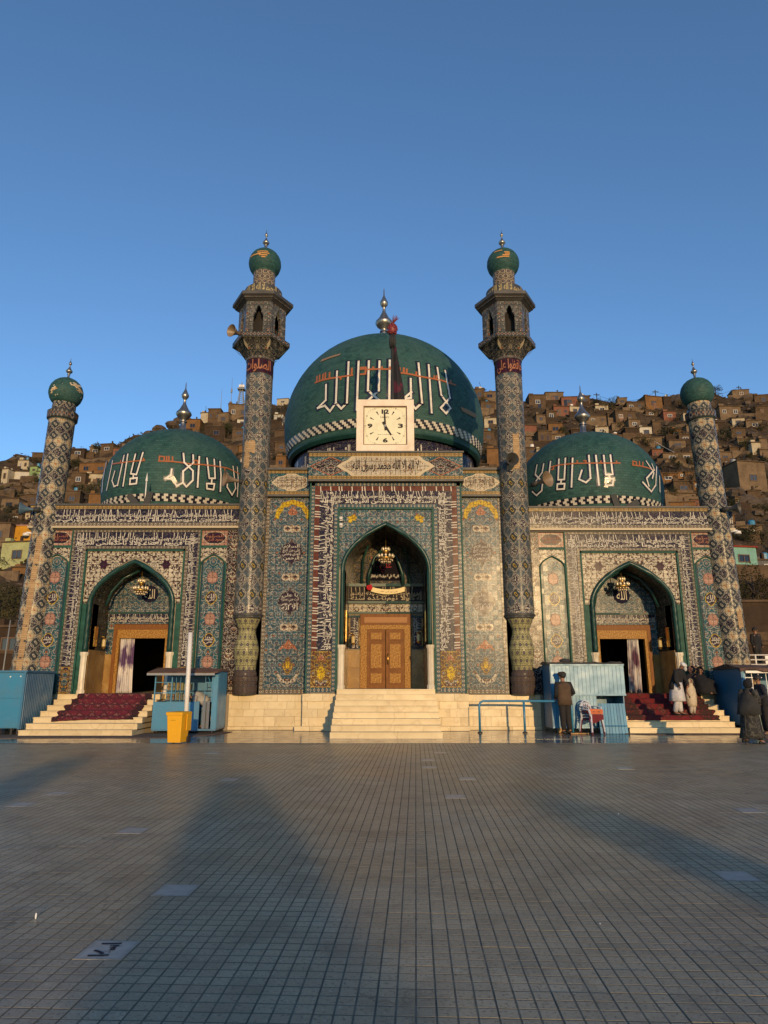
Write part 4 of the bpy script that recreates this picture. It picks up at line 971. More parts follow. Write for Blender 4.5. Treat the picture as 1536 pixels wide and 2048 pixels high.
# ---------------------------------------------------------------- corner minarets
def corner_minaret(s, y, peel):
    x = s*11.80; c = (x, y, 0); lean = -s*R(1.3)
    def Z(py): return Zp(py, y-.42)
    low = part(MB().lathe([(.44, -.04), (.44, Z(836))], 24, c), 'corner_minaret', M_LATC, org=c, ang=40, label=('left' if s < 0 else 'right')+' corner minaret')
    part(MB().lathe([(.44, Z(836)+.002), (.51, Z(836)+.08), (.52, Z(818)), (.45, Z(816)+.02)], 24, c), 'collar', M_RIM, low, org=c, ang=30)
    part(MB().lathe([(.40, Z(816)), (.39, Z(795))], 22, c), 'neck', M_LATC, low, org=c, ang=40)
    bz = Zp(781, y-.25); b = .585; prof = [(b*math.cos(R(t)), bz+b*math.sin(R(t))) for t in (-48, -38, -25, -10, 0, 12, 25, 40, 55, 68, 78, 86)] + [(.04, bz+b*1.03)]
    part(MB().lathe(prof, 28, c), 'bulb', M_BULBP if peel else M_BULB, low, True, c)
    finial(bz+b-.03, .31, c, low)
    low.rotation_euler = (0, lean, 0)
    return low
cmL = corner_minaret(-1, 22.85, True); cmR = corner_minaret(1, 23.2, False)
shaft_patch(-11.80, 22.85, .452, [(-.22+i*.015, .22+i*.012, 1.75+i*.5, 2.25+i*.5) for i in range(9)], cmL)
shaft_patch(11.80, 23.2, .452, [(.1, .55, 3.2, 3.75)], cmR)

# ---------------------------------------------------------------- domes
def dome(c, Rr, b, zc, lowdeg, tip, m, label, n=64):
    prof = [(Rr*math.cos(R(t)), zc+(Rr if t < 0 else b)*math.sin(R(t))) for t in [lowdeg + (88-lowdeg)*i/26 for i in range(27)]]
    prof[-1] = (.12, zc+b+tip)
    return part(MB().lathe(prof, n, c, cap=False), 'dome', m, None, True, c, label=label)
def ray_dome(px, py, c, Rr, b, zc, off):
    d = ray(px, py); o = Vector((0, 0, EYE))
    for bb in (b, Rr):
        ce = Vector((c[0], c[1], zc)); sc = Vector((1/(Rr+off), 1/(Rr+off), 1/(bb+off)))
        oo = Vector(((o[i]-ce[i])*sc[i] for i in range(3))); dd = Vector((d[i]*sc[i] for i in range(3)))
        A, B, C_ = dd.dot(dd), 2*oo.dot(dd), oo.dot(oo)-1; D = B*B-4*A*C_
        if D < 0: D = 0
        t = (-B-math.sqrt(D))/(2*A); p = o+d*t
        if (p.z >= zc) == (bb == b) or bb == Rr: return p
    return p
def on_dome(lines, dom, c, Rr, b, zc, w, m, wo=None, mo=None, name='letter_stroke', sub=6):
    """strokes of glazed brick laid on the dome"""
    def strip(ww, off, mm, nm, only_off=0.0):
        for ln in lines:
            mb = MB()
            for (x0, y0), (x1, y1) in zip(ln[:-1], ln[1:]):
                k = max(1, int(math.hypot(x1-x0, y1-y0)/sub)); P = []
                for i in range(k+1):
                    P.append(ray_dome(x0+(x1-x0)*i/k, y0+(y1-y0)*i/k, c, Rr, b, zc, off))
                t = (P[-1]-P[0]).normalized()
                for q, (A, B) in enumerate(zip(P[:-1], P[1:])):
                    nA = Vector(((A.x-c[0])/Rr**2, (A.y-c[1])/Rr**2, (A.z-zc)/b**2)).normalized(); sd_ = t.cross(nA).normalized()*ww/2
                    ea = t*ww*.42 if q == 0 else Vector(); eb = t*ww*.42 if q == k-1 else Vector()
                    sh = sd_*only_off
                    mb.quad(*(tuple(v) for v in (A-ea-sd_+sh, A-ea+sd_+sh, B+eb+sd_+sh, B+eb-sd_+sh)))
            part(mb, nm, mm, dom, org=c)
    if wo: strip(wo, .012, mo, 'stroke_outline', .25)
    strip(w, .024, m, name)
def ring_checker(dom, c, zf, rf, rows, n, seq, org):
    mb = MB()
    for j in range(rows):
        for i in range(n):
            a0, a1 = 2*PI*i/n, 2*PI*(i+1)/n; f = []
            for a, jj in ((a0, j), (a1, j), (a1, j+1), (a0, j+1)):
                r = rf(jj/rows)+.02; f.append((c[0]+r*math.sin(a), c[1]-r*math.cos(a), zf(jj/rows)))
            mb.k = seq(i, j); mb.quad(*f)
    return part(mb, 'checker_band', [M_SCRIPT, mat('black_glaze', (.012,.013,.022), rough=.25)], dom, org=org)
CM = (0.0, 30.7, 0); RM, BM, ZM = 4.74, 4.62, 13.05
main = dome(CM, RM, BM, ZM, -20, .14, M_DOME, 'great central dome')
def latz(deg, zc, Rr): return zc+Rr*math.sin(R(deg))
ring_checker(main, CM, lambda t: latz(-17.2+4.4*t, ZM, RM), lambda t: RM*math.cos(R(-17.2+4.4*t)), 4, 324, lambda i, j: 1 if (i + j) % 4 < 2 else 0, CM)
part(MB().lathe([(4.36, latz(-22, ZM, RM)), (4.47, latz(-20.6, ZM, RM)), (4.52, latz(-19.6, ZM, RM)), (4.42, latz(-19.2, ZM, RM))], 64, CM, cap=False), 'dome_rim', M_ROPE, main, True, CM)
part(MB().lathe([(4.22, 8.3), (4.22, latz(-21.5, ZM, RM))], 64, CM, cap=False), 'drum', M_NAVY, main, True, CM)
V = (VA+' '+VB).split()
for k in range(9): wraptext('inscription', ' '.join(V[k*3:k*3+3]), 4.235, 9.95, 1.1, M_SCRIPT, main, CM, .36, -1.48+k*.37, .02)
finial(ZM+BM+.05, 1.15, CM, main)
def cv(pts, sc, ox, oy): return [(ox+a/sc, oy+b/sc) for a, b in pts]
q4 = lambda p: cv(p, 3.339, 540, 640); q5 = lambda p: cv(p, 7.3125, 690, 640)
L = [q4(p) for p in ([(1118,318),(1144,500),(1206,588),(1176,624),(1140,586),(1202,520),(1170,338)], [(1060,300),(1080,618)], [(992,288),(1016,552),(972,592),(955,572)], [(940,392),(942,520),(890,526),(945,480)],
     [(448,342),(440,552),(400,610),(366,572),(318,588),(372,535),(374,432)], [(525,280),(514,552),(476,592),(440,554)], [(592,276),(586,420),(580,600)])]
L += [q5(p) for p in ([(350,600),(335,1030),(490,1165)], [(505,600),(495,1030),(350,1165)], [(655,590),(648,1165)])]
on_dome(L, main, CM, RM, BM, ZM, .085, M_STROKE, .22, mat('black_glaze', (.012,.013,.022)))
M_ORL = mat('orange_glaze', (.34,.105,.03), rough=.35)
def kufic(base, ticks):
    return [base] + ticks
O = []
for seg, tk in (([(302,418),(345,402),(400,390),(470,380),(550,368)], ((312,-38),(330,-40),(352,-38),(368,-44),(396,-40),(545,-46),(470,14))), ([(606,362),(636,360),(640,326),(606,328),(606,318),(640,316)], ()), ([(640,330),(720,327),(800,328),(856,332)], ((688,-14),(745,-14),(800,-14),(858,-16))), ([(862,352),(905,356),(950,364),(1000,376),(1070,388),(1150,404),(1238,434)], ((864,-32),(892,-34),(912,-28),(976,-22),(1096,-18),(1112,-22),(1205,-16)))):
    O.append(q4(seg))
    for tx, h in tk:
        for (x0, y0), (x1, y1) in zip(seg[:-1], seg[1:]):
            if x0 <= tx <= x1: yy = y0+(y1-y0)*(tx-x0)/max(1, x1-x0); O.append(q4([(tx, yy), (tx+2, yy+h)])); break
on_dome(O, main, CM, RM, BM, ZM, .085, M_ORL, name='orange_stroke')
on_dome([q4([(345,272),(400,250),(462,230)]), q4([(350,266),(430,238)]), q4([(1280,590),(1330,612),(1374,636)]), q4([(1285,600),(1370,644)])], main, CM, RM, BM, ZM, .13, mat('bare_mortar', (.24,.15,.09), rough=.9), name='bare_patch')
part(MB().lathe([(.3, ZM+BM-.02), (.26, ZM+BM+.12)], 16, CM), 'finial_socket', M_SLATE, main, org=CM)
# small domes
RS, BS, ZS = 2.93, 2.58, 8.96
q1 = lambda p: cv(p, 3.072, 0, 700); q6 = lambda p: cv(p, 2.6212, 950, 720)
LL = [q1(p) for p in ([(878,630),(838,765),(803,760),(832,640)], [(820,764),(818,790)], [(800,790),(842,785),(838,820),(797,825),(800,790)], [(785,640),(772,730),(756,835)], [(762,648),(722,832),(700,838),(688,802),(705,745)], [(692,680),(655,860)], [(652,690),(632,800),(626,870)],
     [(1127,635),(1132,690),(1186,742),(1185,800),(1145,840),(1125,815),(1085,835),(1060,790),(1015,790),(1050,770),(1055,732)], [(1187,645),(1188,692),(1125,745),(1124,812)], [(1225,655),(1220,740),(1214,842)], [(1272,665),(1286,788),(1322,788),(1316,672)], [(1302,788),(1300,818)], [(1270,820),(1318,822),(1312,858),(1272,852),(1270,820)], [(1352,685),(1358,770),(1354,868)], [(1400,760),(1396,842),(1426,890),(1448,850),(1432,715)], [(1458,720),(1464,800),(1458,900)])]
LR = [q6(p) for p in ([(597,500),(606,620),(582,642),(545,625),(560,578)], [(634,500),(650,655)], [(675,500),(686,602),(722,600),(710,498)], [(704,600),(704,624)], [(690,626),(726,622),(722,655),(685,658),(690,626)], [(512,515),(506,665)], [(440,520),(436,628),(468,626),(474,515)], [(452,628),(450,648)], [(432,650),(470,648),(468,676),(430,678),(432,650)], [(396,532),(386,620)], [(325,550),(316,600),(355,640),(350,685),(322,710),(300,690)], [(360,545),(352,590),(316,640)],
     [(898,530),(938,590),(930,620)], [(928,545),(940,575),(900,620),(912,660)], [(880,640),(905,668),(925,690),(948,655),(952,560)], [(968,610),(970,690)])]
OL = [q1(p) for p in ([(690,700),(760,690),(830,682),(888,678)], [(975,682),(1050,684),(1110,690),(1170,700),(1250,704),(1320,712),(1400,726),(1470,760)], [(978,682),(980,652),(1010,656),(1008,682)], [(1024,682),(1024,654)], [(1038,682),(1038,654)], [(1060,686),(1060,656)], [(1192,702),(1192,678),(1215,680),(1216,704)], [(1380,724),(1384,745)], [(880,680),(882,666)], [(740,692),(742,678)])]
OR = [q6(p) for p in ([(400,560),(440,550),(520,542),(600,540),(690,540),(760,540)], [(826,550),(870,556),(910,566),(935,576)], [(828,550),(828,530),(846,534),(846,552)], [(862,554),(862,532)], [(880,558),(880,536)], [(410,556),(412,572),(402,574)], [(536,542),(536,528)], [(582,540),(582,528),(570,528)], [(742,540),(742,530)], [(660,540),(660,530)])]
for s, L_, O_, yd in ((-1, LL, OL, 26.8), (1, LR, OR, 27.1)):
    c = (s*8.45, yd, 0)
    d = dome(c, RS, BS, ZS, -24, .10, M_DOMES, 'smaller dome over the '+('left' if s < 0 else 'right')+' wing', 48)
    ring_checker(d, c, lambda t: latz(-21+5.4*t, ZS, RS), lambda t: RS*math.cos(R(-21+5.4*t)), 3, 236, lambda i, j: 1 if (i + (2 if j == 1 else 0) + (1 if j != 1 else 0)) % 4 < 2 else 0, c)
    part(MB().lathe([(2.66, latz(-26, ZS, RS)), (2.72, latz(-23.5, ZS, RS)), (2.66, latz(-23, ZS, RS))], 48, c, cap=False), 'dome_rim', M_ROPE, d, True, c)
    part(MB().lathe([(2.6, 7.2), (2.6, latz(-25, ZS, RS))], 48, c, cap=False), 'drum', M_NAVY, d, True, c)
    for k in range(5): wraptext('inscription', ' '.join(V[k*3+s+1:k*3+s+4]), 2.612, 7.42, .38, M_SCRIPT, d, c, .42, -.9+k*.45, .02)
    on_dome(L_, d, c, RS, BS, ZS, .060, M_STROKE, .15, mat('black_glaze', (.012,.013,.022)), sub=4)
    on_dome(O_, d, c, RS, BS, ZS, .055, M_ORL, name='orange_stroke', sub=4)
    finial(ZS+BS+.02, .86, c, d)
# ================================================================ STAIRS (each flight moves as one: a thing with its steps as parts)
def stairs(label, x0, x1, yf, yb, z1, n):
    t = thing('marble_stairs', label, 'stairs', ((x0+x1)/2, yf, 0), group='marble flights up to the shrine doors')
    tr = (yb-yf)/n; rs = z1/n; W_ = x1-x0
    for i in range(n):
        st = None
        cuts = sorted([0, .5+rnd.uniform(-.12, .12), 1]); 
        if W_ > 3.1: cuts = [0, .33+rnd.uniform(-.06, .06), .67+rnd.uniform(-.06, .06), 1]
        for a, b in zip(cuts[:-1], cuts[1:]):
            xa, xb = x0+W_*a+.002-(x0+x1)/2, x0+W_*b-.002-(x0+x1)/2
            mb = MB().box(xa, xb, i*tr, yb-yf, max(-.05, i*rs-.002 if i else -.05), (i+1)*rs-.035).box(xa, xb, i*tr-.022, yb-yf if i == n-1 else (i+1)*tr+.02, (i+1)*rs-.034, (i+1)*rs)
            mb.obj('step', M_MARB, t)
    return t
stairs('wide cream marble flight up to the carved double doors of the tall portal', PX-1.52, PX+1.52, 19.17, 22.0, 1.255, 8)
stL = (-10.28, -7.08, 20.0, 22.7); stR = (7.24, 10.50, 20.95, 23.0)
stairs('marble flight half covered by a patterned maroon carpet, below the curtained doorway', *stL, 1.09, 7)
stairs('marble flight with dark red rug where the old man walks', *stR, 1.09, 7)
for x0, x1 in ((-12.2, stL[0]), (stR[1], 12.2)):
    pass
def carpet_on(name, label, x0, x1, st, k0, n, m, skew=0.0, over=.12):
    """a rug that follows treads and risers from step k0 to the top"""
    tr = (st[3]-st[2])/n; rs = 1.09/n; e = .014; pts = []
    for i in range(k0, n):
        y = st[2]+i*tr-.022; z = (i+1)*rs
        if i == k0: pts += [(y-e-.02, z-rs*.75)]
        pts += [(y-e, z-rs+.03 if i > k0 else z-rs*.4), (y-e, z-.03), (y-e*.4, z+e), (y+tr*.5, z+e), (y+tr-.06, z+e)]
    pts += [(st[3]+.25, 1.09+e)]
    nx = 22; r_ = random.Random(len(label)); v = []; f = []
    jit = [[r_.uniform(-.012, .012) for _ in range(nx+1)] for _ in pts]
    edge = [r_.uniform(-.05, .05) for _ in pts]
    for th in (0, 1):
        for q, (y, z) in enumerate(pts):
            for i in range(nx+1):
                u = i/nx; x = x0+(x1-x0)*u + edge[q]*(1-2*u)
                yy = y + skew*u*(1 if q == 0 else .3 if q == 1 else 0) + jit[q][i]*.5
                v.append((x, yy, z + abs(jit[q][i]) + (skew*u*.9 if q == 0 else 0) - (.012 if th else 0)))
    M_ = len(pts); N = nx+1
    for q in range(M_-1):
        for i in range(nx):
            a = q*N+i; f.append((a, a+1, a+N+1, a+N)); b = M_*N+a; f.append((b, b+N, b+N+1, b+1))
    for i in range(nx): f.append((i+1, i, M_*N+i, M_*N+i+1))
    me = bpy.data.meshes.new(name); me.from_pydata(v, [], f); me.materials.append(m)
    uv = me.uv_layers.new(name='UVMap'); L = [0]
    for (a, b), (c, d_) in zip(pts[:-1], pts[1:]): L.append(L[-1]+math.hypot(c-a, d_-b))
    co = [((x0+(x1-x0)*(vi % N)/nx), L[(vi // N) % M_]) for vi in range(len(v))]
    for lp in me.loops: uv.data[lp.index].uv = co[lp.vertex_index]
    me.polygons.foreach_set('use_smooth', [True]*len(me.polygons)); me.update()
    return tag(link(name, me), label, 'carpet')
def rug(cx, base, dark, lite, med):
    def f():
        n = T.nodes.new('ShaderNodeUVMap'); u, v, _ = sep(E(n.outputs[0])); p = vec(u, v, 0.0)
        fu = ab(fr((u-cx)/.36)-.5); fv = ab(fr(v/.34)-.5); d = fu+fv
        col = mix(lt(ab(d-.36), .045), base, dark); col = mix(lt(ab(d-.16), .04), col, lite)
        col = mix(lt(d, .07), col, dark); col = mix(lt(voro(p, 17.0), .20), col, lite)
        b = gt(ab(u-cx), med); col = mix(b, col, mix(lt(voro(p, 14.0), .34), dark, mix(lt(voro(p, 26.0), .3), base, lite)))
        n2 = ramp(noise(p, 5.0, 4.0), .3, .7, .75, 1.15); col = mul(col, vec(n2, n2, n2))
        return dict(col=col, normal=bump(noise(p, 160.0, 1.0), .5, .004))
    return f
carpet_on('stair_carpet', 'maroon patterned carpet laid down the steps with its lower edge lifting', -9.74, -7.34, stL, 2, 7, mat('maroon_rug', rug(-8.54, (.10,.007,.018), (.025,.006,.01), (.21,.10,.08), .98), rough=.95), .12)
carpet_on('stair_carpet', 'dark red rug with worn brown border covering the steps under the old man', 7.42, 10.18, stR, 2, 7, mat('red_rug', rug(8.8, (.12,.006,.008), (.035,.012,.008), (.12,.05,.03), .92), rough=.95), .0)
M_MAT = mat('dusty_rug', lambda: mix(ramp(noise(coord(), 4.0, 4.0), .35, .65), (.09,.05,.04), (.14,.10,.075)), rough=.95)
def floor_mat(label, poly, m, z=.012):
    mb = MB(); b = [(x, y, z) for x, y in poly]; mb.quad(*b)
    n = len(poly)
    for i in range(n):
        j = (i+1) % n; mb.quad((poly[i][0], poly[i][1], .001), (poly[j][0], poly[j][1], .001), b[j], b[i])
    return tag(mb.obj('floor_mat', m), label, 'mat')
floor_mat('long dusty brown mat in front of the stairs and the caged bookstall', [(-13.2, 19.15), (-5.9, 19.25), (-4.85, 20.4), (-4.6, 21.6), (-13.2, 19.95)], M_MAT)
floor_mat('brown strip of matting at the foot of the red rug stairs', [(7.0, 20.9), (7.6, 20.45), (10.6, 20.45), (10.7, 20.9)], M_MAT)

# ================================================================ THINGS ON THE BUILDING
def clock():
    y = 21.84; x0, x1 = Xp(713, 850, y), Xp(828, 850, y); z1, z0 = Zp(799, y), 9.062; xc = (x0+x1)/2; zc = (z0+z1)/2; hw = (x1-x0)/2; hh = (z1-z0)/2; f = .235
    t = thing('clock', 'large square cream clock above the portal frieze showing five o\'clock', 'clock', (xc, y, z0))
    def P(mb, n, m, par=t, **k):
        return mb.obj(n, m, par, **k)
    ZC = hh
    mb = MB()
    for a, b, c, d in ((-hw, hw, 0, f), (-hw, hw, 2*hh-f, 2*hh), (-hw, -hw+f, f, 2*hh-f), (hw-f, hw, f, 2*hh-f)): mb.box(a, b, 0, .38, c, d)
    P(mb, 'frame', M_CLOCK); P(MB().box(-hw+f+.001, hw-f-.001, .07, .3, f+.001, 2*hh-f-.001), 'clock_face', M_FACE)
    rim = MB(); q = .028
    for a, b, c, d in ((-hw+f, hw-f, f, f+q), (-hw+f, hw-f, 2*hh-f-q, 2*hh-f), (-hw+f, -hw+f+q, f+q, 2*hh-f-q), (hw-f-q, hw-f, f+q, 2*hh-f-q)): rim.box(a, b, .02, .068, c, d)
    P(rim, 'inner_rim', M_RUST)
    s = (hw-f)
    def flat(pts, n, m, yy=.066, par=t):
        me = bpy.data.meshes.new(n); me.from_pydata([(a, yy, ZC+b) for a, b in pts[0]], [], pts[1]); me.materials.append(m); return link(n, me, par)
    for wd, a, b in (('12', 0, .70), ('3', .70, 0), ('6', 0, -.70), ('9', -.70, 0)): flat(fit(wd, s*(.34 if wd == '12' else .24), s*.22, a*s, b*s, .045, ar=False), 'numeral', M_INK)
    for h in range(12):
        if h % 3 == 0: continue
        a = h*PI/6; d = Vector((math.sin(a), math.cos(a))); n_ = Vector((d.y, -d.x)); r0, r1 = .60, .80
        A, B = d*r0*s, d*r1*s; P(MB().quad(*[(p.x, .066, ZC+p.y) for p in (A-n_*.006, A+n_*.006, B+n_*.026, B-n_*.026)]), 'hour_mark', M_INK)
    mb = MB()
    for k in range(60):
        a = k*PI/30; d = Vector((math.sin(a), math.cos(a))); n_ = Vector((d.y, -d.x))*.004; r0 = .90/max(abs(d.x), abs(d.y))**.35; r1 = r0+.05
        if k % 5 == 0: continue
        A, B = d*r0*s, d*r1*s; P(MB().quad(*[(p.x, .0655, ZC+p.y) for p in (A-n_, A+n_, B+n_, B-n_)]), 'minute_mark', M_INK)
    for h in range(12):
        a = h*PI/6; d = Vector((math.sin(a), math.cos(a))); r0 = .925/max(abs(d.x), abs(d.y))**.35
        flat(fit(str((h*5) or 60), s*.085, s*.07, d.x*r0*s, d.y*r0*s, .0, ar=False), 'minute_numeral', M_INK)
    flat(fit('Literary', s*.40, s*.13, -.02*s, .42*s, .0, ar=False), 'maker_script', M_INK); flat(fit('Made in Afghanistan', s*.72, s*.05, 0, -.42*s, .0, ar=False), 'maker_line', M_INK)
    for nm, ang, ln, w, yy in (('minute_hand', -3, .76, .030, .045), ('hour_hand', 149, .52, .036, .055)):
        a = R(ang); d = Vector((math.sin(a), math.cos(a))); n_ = Vector((d.y, -d.x)); mb = MB()
        A, B, Cc = d*-.22*s, d*.05*s, d*ln*s
        for p, q_, w0, w1 in ((A, B, w*1.1, w), (B, Cc, w, w*.75)):
            f4 = [(p-n_*w0), (p+n_*w0), (q_+n_*w1), (q_-n_*w1)]; mb.quad(*[(v.x, yy, ZC+v.y) for v in f4]); mb.quad(*[(v.x, yy+.008, ZC+v.y) for v in f4[::-1]])
        P(mb, nm, M_INK)
    hb_ = P(MB().lathe([(.045, 0), (.045, .03)], 12), 'hub', M_GREY); hb_.rotation_euler = (PI/2, 0, 0); hb_.location = (0, .06, ZC)
    return t
clock()
# flag pole with finial and furled dark flag
yf = 22.55
t = thing('flagpole', 'leaning black flagpole topped by a red pine-cone knob, standing behind the clock', 'flagpole', (Xp(786, 900, yf), yf, 8.64))
bx_, bz_ = Xp(786, 800, yf)-t.location.x, 0
zt = Zp(690, yf)-8.64; xt = Xp(785, 690, yf)-t.location.x
MB().tube([(0, 0, 0), (xt, 0, zt)], .062, 8).obj('pole', M_BLACK, t, True)
mb = MB(); 
for k in range(12):
    a = k*PI/6; mb.tube([(xt+.05*math.cos(a), .05*math.sin(a), zt+.45), (xt+.11*math.cos(a), .11*math.sin(a), zt+.2), (xt+.085*math.cos(a), .085*math.sin(a), zt-.12)], [.03, .03, .02], 5)
mb.obj('tassel', M_BLACK, t, True)
mb = MB(); kn = random.Random(5)
mb.ball((xt, 0, zt+.62), .17, 12, 8, (1, 1, 1.35))
for k in range(90):
    a = kn.uniform(0, 2*PI); e = kn.uniform(-1.1, 1.2); p = Vector((xt+.17*math.cos(e)*math.cos(a), .17*math.cos(e)*math.sin(a), zt+.62+.23*math.sin(e))); mb.ball(p, .032, 5, 4)
mb.obj('knob', mat('red_beads', lambda: mix(ramp(noise(coord(), 20.0), .4, .6), (.10,.008,.012), (.24,.03,.03)), rough=.5), t, True)
mb = MB()
for k in range(16):
    a = kn.uniform(-1.3, 1.3); mb.tube([(xt, 0, zt+.82), (xt+.03+.10*math.sin(a), .06*math.cos(k), zt+.98), (xt+.06+.22*math.sin(a), .1*math.cos(k), zt+1.0+.16*math.cos(a))], [.014, .012, .006], 4)
mb.obj('sprig', mat('dry_red_sprig', (.16,.03,.03), rough=.8), t, True)
rings = []
for i in range(13):
    u = i/12; z = 8.64+zt-.1-u*(zt-.25); w = .05+.30*math.sin(PI*min(1, u*.62+.02))**1.3; rg = []
    for k in range(16):
        a = 2*PI*k/16; fold = 1+.28*math.sin(a*4+u*5)
        rg.append((t.location.x+xt*(1-u)+.07+w*.55+w*.62*math.cos(a)*fold, yf-.03+.10*math.sin(a)*fold, z))
    rings.append(rg)
fl = MB().loft(rings).obj('flag', mat('dark_flag_cloth', lambda: mix(ramp(noise(coord(), 2.0, 3.0), .52, .58), (.012,.010,.012), (.075,.008,.022)), rough=.85), None, True)
tag(fl, 'furled black and wine flag hanging down the pole behind the clock', 'flag')
def horn(label, x, y, z, az, el, L=.55, rm=.26, m=None):
    t = thing('loudspeaker', label, 'loudspeaker', (x, y, z), az, group='horn loudspeakers on the minarets')
    b = MB().lathe([(.05, 0), (.06, L*.25), (.09, L*.5), (.15, L*.75), (rm, L), (rm*1.04, L+.01), (rm*.98, L-.02), (.13, L*.72), (.07, L*.48), (.03, L*.3)], 20, cap=False).obj('horn', m or M_GREY, t, True); b.rotation_euler = (PI/2+el, 0, 0)
    d = MB().lathe([(.02, -.20), (.085, -.18), (.09, -.02), (.05, .02)], 14).obj('driver', M_BLACK, t, True); d.rotation_euler = (PI/2+el, 0, 0)
    MB().tube([(0, .05, 0), (0, .18, -.03), (0, .30, -.06)], .02, 6).obj('bracket', M_BLACK, t, True)
    return t
M_HD = paint('horn_dark_paint', (.05,.048,.045), .45, .3)
M_HB = paint('horn_bronze_paint', (.20,.14,.09), .35, .3)
horn('bronze horn loudspeaker on the lantern gallery of the tall minaret', Xp(480, 665, 21.8), 21.9, Zp(666, 21.8), R(-38), R(4), .42, .22, M_HB)
horn('dark horn loudspeaker on a shaft, before the small dome with lamp post', Xp(478, 962, 22.1), 22.1, Zp(962, 22.1), R(-62), R(-2), .50, .27, M_HB)
horn('blue-grey horn loudspeaker beside the bare-brick corner minaret', Xp(68, 1018, 22.3), 22.3, Zp(1019, 22.3), R(-70), R(2), .42, .22, paint('horn_blue_paint', (.06,.11,.15), .4, .3))
horn('dark round-mouthed horn loudspeaker facing forward on a tall minaret shaft', Xp(1018, 922, 21.9), 21.95, Zp(922, 21.8), R(6), R(2), .42, .22, M_HD)
horn('brown horn loudspeaker on the shaft, in front of the small dome above the rail', Xp(1074, 966, 22.0), 22.1, Zp(965, 22.0), R(38), R(-4), .50, .26, M_HB)
horn('grey horn loudspeaker beside the corner minaret with intact green bulb', Xp(1456, 1018, 22.6), 22.6, Zp(1018, 22.6), R(50), R(2), .36, .20, M_HD)
def floodlight(label, x, y, z, az, tiltx):
    t = thing('floodlight', label, 'floodlight', (x, y, z), az, group='black floodlights on the parapet')
    b = MB().box(-.09, .09, -.05, .05, 0, .52).box(-.11, .11, -.07, -.045, .02, .50).obj('lamp_body', M_BLACK, t); b.rotation_euler = (0, tiltx, 0)
    MB().tube([(0, 0, -.02), (0, .1, -.1)], .03, 6).obj('bracket', M_BLACK, t)
for lb, px, py, Y, tl in (('black floodlight tilted against the pale lamp post on the parapet', 276, 1006, 22.9, -.7), ('upright black floodlight beside the pale lamp post on the parapet', 293, 1006, 22.9, .22), ('short black floodlight on the parapet before the dome without lamp post', 1234, 1012, 23.25, -.25), ('black floodlight arm lying low before the dome without lamp post', 1252, 1011, 23.25, 1.05)): floodlight(lb, Xp(px, py, Y), Y, 7.42, R(5), tl)
t = thing('lamp_post', 'thin pale pointed lamp post on the parapet in front of the small dome', 'lamp post', (Xp(289, 1010, 22.95), 22.95, 7.42))
zt = Zp(945, 22.95)-7.42; MB().tube([(0,0,0),(0,0,zt*.75)], .022, 6).obj('post', M_WHITE, t, True); MB().lathe([(.022, zt*.72), (.045, zt*.76), (.03, zt*.84), (.003, zt)], 10).obj('spike', M_WHITE, t, True)
def camera_dome(label, px, py, Y, sgn):
    t = thing('security_camera', label, 'security camera', (Xp(px, py, Y), Y, Zp(py, Y)), group='security cameras on the corner minarets')
    MB().tube([(0, 0, .12), (sgn*.25, .25, .12)], .035, 6).obj('arm', M_WHITE, t, True); MB().lathe([(.03, .12), (.10, .09), (.11, .0)], 14).obj('housing', M_WHITE, t, True); MB().ball((0, 0, -.0), .095, 12, 8).obj('lens_dome', M_BLACK, t, True)
camera_dome('white dome security camera beside the bare-brick corner minaret', 52, 1072, 22.5, 1); camera_dome('white dome security camera beside the corner minaret above the mint house', 1476, 1068, 22.8, -1)
def chandelier(label, x, y, ztop, zb, r):
    t = thing('chandelier', label, 'chandelier', (x, y, zb), group='gilt chandeliers in the arches'); H_ = ztop-zb
    M_C = mat('gilt_crystal', lambda: mix(ramp(noise(coord(), 30.0), .4, .6), (.60,.45,.25), (.80,.70,.52)), rough=.2, metal=.3)
    MB().tube([(0,0,H_), (0,0,.1)], .014, 6).obj('rod', M_GOLD, t, True)
    for z, rr, n in ((.10, r, 12), (.40*H_+.05, r*.45, 8)):
        mb = MB().lathe([(rr*.25, z-.12), (rr*.8, z-.06), (rr, z), (rr*.95, z+.02), (.03, z-.02)], 20, cap=False); mb.obj('tier', M_GOLD, t, True)
        for k in range(n):
            a = 2*PI*k/n; MB().lathe([(.02, 0), (.04, .03), (.045, .07), (.02, .11), (.004, .13)], 8).obj('candle_cup', M_C, t, True).location = (rr*math.cos(a), rr*math.sin(a), z+.01)
    mb = MB()
    for k in range(26):
        a = 2*PI*k/26; rr = r*(.9 if k % 2 else .6); mb.ball((rr*math.cos(a), rr*math.sin(a), .02-(.0 if k % 2 else .06)), .028, 6, 5)
    mb.obj('crystal_drops', M_C, t, True)['kind'] = 'stuff'
chandelier('gilt chandelier hanging in the tall portal arch above the banner', PX, YP+.9, 6.2, Zp(1122, YP+.9), .26)
chandelier('gilt chandelier hanging in the arch over the maroon carpet stairs', -8.40, YL+.7, 5.2, Zp(1186, YL+.7), .23)
chandelier('gilt chandelier hanging in the arch over the dark red rug stairs', 8.36, YR+.7, 5.2, Zp(1178, YR+.7), .23)
def sconce(label, x, y, z, s):
    t = thing('wall_lantern', label, 'lantern', (x, y, z), group='brass lanterns in the porches')
    MB().tube([(0,0,.34), (s*.16,0,.34)], .016, 6).obj('arm', M_GOLD, t, True)
    MB().lathe([(.01,.33),(.03,.30),(.075,.26),(.08,.24)], 8).obj('cap', M_GOLD, t); MB().lathe([(.06,.24),(.065,.02)], 8).obj('glass', mat('amber_glass', (.55,.40,.15), rough=.15), t); MB().lathe([(.075,.02),(.06,-.02),(.01,-.07)], 8).obj('base', M_GOLD, t)
